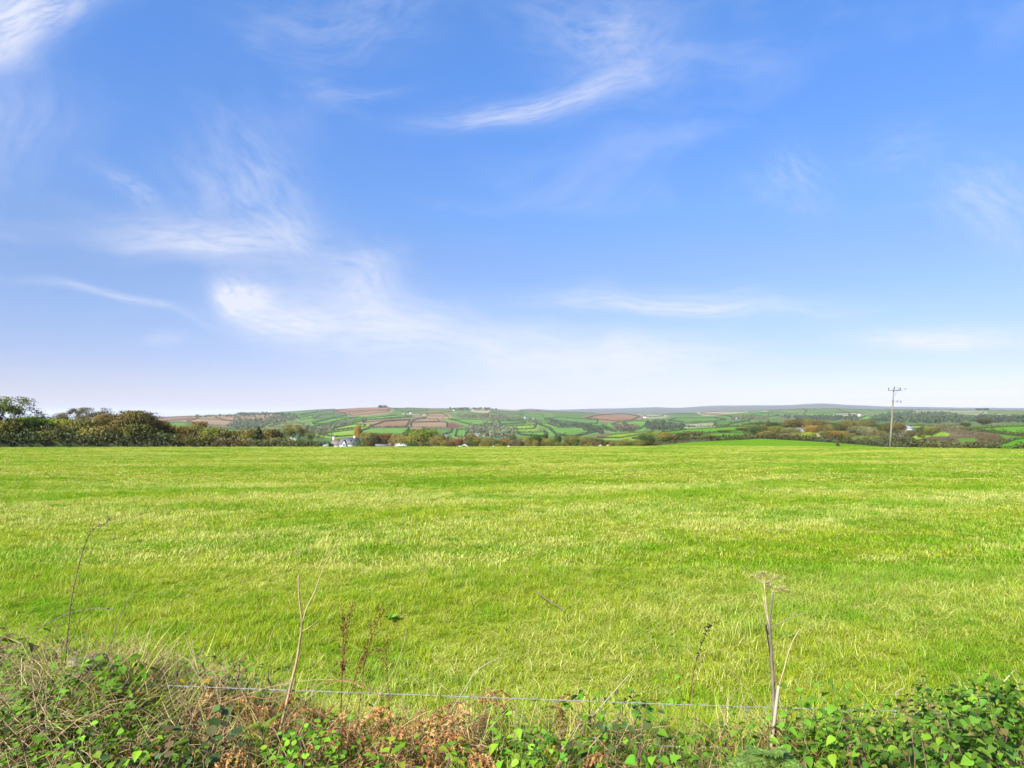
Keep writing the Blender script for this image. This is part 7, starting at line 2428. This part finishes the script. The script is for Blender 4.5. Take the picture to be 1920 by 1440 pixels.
cl_cr = proto_collection('bracken_crumbs', [crumble_mesh(930 + i).mesh('bracken_crumb', 'deadleaf') for i in range(4)])
bk = lambda px: np.exp(-((px - 640) / 290) ** 2) + 0.08
x, y = bank_pts(1700, -300, 2000, 2.6, 4.2, lambda px, y: bk(px))
n = len(x)
lift = FN_.uniform(0, 0.18, n) * np.clip((4.3 - y) / 0.6, 0.1, 1)
s_ = FN_.uniform(0.6, 1.4, n)
scatter('bracken_litter', 'crumbled rusty bracken heaped on the hedge bank', np.stack((x, y, land(x, y) + lift), 1), np.stack((FN_.normal(0, .5, n), FN_.normal(0, .5, n), FN_.uniform(0, 6.28, n)), 1),
        np.stack((s_, s_, s_), 1), FN_.integers(0, 4, n), cl_cr, (0.420, 0.220, 0.072))
cl_cov = proto_collection('ground_leaves', [cover_mesh(940 + i, ('heart', 'nettle', 'ivy')[i % 3], 18, 0.033, 0.075, 0.14).mesh('ground_leaf', 'leaf') for i in range(6)])
x, y = bank_pts(4600, -300, 2200, 2.5, 4.7, lambda px, y: np.clip(1.0 - 0.75 * np.exp(-((px - 690) / 240) ** 2), 0, 1) * np.where(px < 480, 0.52, 1.0) * np.where((y > 4.1) & (px > 450), 0.35, 0.85))
n = len(x)
lift = FN_.uniform(0, 0.20, n) * np.clip((4.5 - y) / 0.8, 0.1, 1)
s_ = FN_.uniform(0.6, 1.3, n)
scatter('ground_cover', 'green ground cover leaves between the plants of the hedge bank', np.stack((x, y, land(x, y) + lift), 1), np.stack((FN_.normal(0, .3, n), FN_.normal(0, .3, n), FN_.uniform(0, 6.28, n)), 1),
        np.stack((s_, s_, s_), 1), FN_.integers(0, 6, n), cl_cov, (0.125, 0.250, 0.024))
# long grass on and behind the bank
cl_lg = proto_collection('bank_tufts', [blade_tuft(960 + i, 40, 0.09, 0.14, 0.42, 0.006, (0.1, 0.25, 0.5, 0.15)[i], 0.9, 4).mesh('bank_tuft', 'grass') for i in range(4)])
x, y = bank_pts(3000, -300, 2200, 2.7, 5.9, lambda px, y: np.where((px > 930) & (px < 1420), 0.95, 0.55) * np.where(y < 3.2, 0.35, np.where(y > 4.9, 0.5, 1.0)))
n = len(x)
s_ = FN_.uniform(0.6, 1.2, n)
scatter('bank_grass', 'long grass growing through the hedge bank and along its foot', np.stack((x, y, land(x, y) - 0.01), 1), np.stack((FN_.normal(0, .2, n), FN_.normal(0, .2, n), FN_.uniform(0, 6.28, n)), 1),
        np.stack((s_, s_, s_), 1), FN_.integers(0, 4, n), cl_lg)


# ------------------------------------------------------------------ haze in the valley air
HAZE_D = 6.2e-5
bm = bmesh.new()
bmesh.ops.create_cube(bm, size=1.0)
me = bpy.data.meshes.new('haze')
bm.to_mesh(me)
bm.free()
hz_o = bpy.data.objects.new('haze', me)
link(hz_o)
tag(hz_o, 'pale blue haze filling the air over the whole valley', None, None, 'stuff')
zmin = float(min(ZT.min(), -60)) - 60
zmax = float(ZT.max()) + 25
hz_o.scale = (62000, 62000, zmax - zmin)
hz_o.location = (0, 0, (zmax + zmin) / 2)
m, q = new_mat('haze_air')
pv = q.node('ShaderNodeVolumePrincipled')
pv.inputs['Color'].default_value = (0.90, 0.93, 1.0, 1)
pv.inputs['Density'].default_value = HAZE_D
pv.inputs['Anisotropy'].default_value = 0.0
o_ = q.node('ShaderNodeOutputMaterial')
q.link(pv.outputs[0], o_.inputs['Volume'])
me.materials.append(m)
S.cycles.volume_bounces = 0
S.cycles.max_bounces = 5
S.cycles.diffuse_bounces = 2
S.cycles.transmission_bounces = 3
S.cycles.use_denoising = True
S.cycles.volume_max_steps = 64
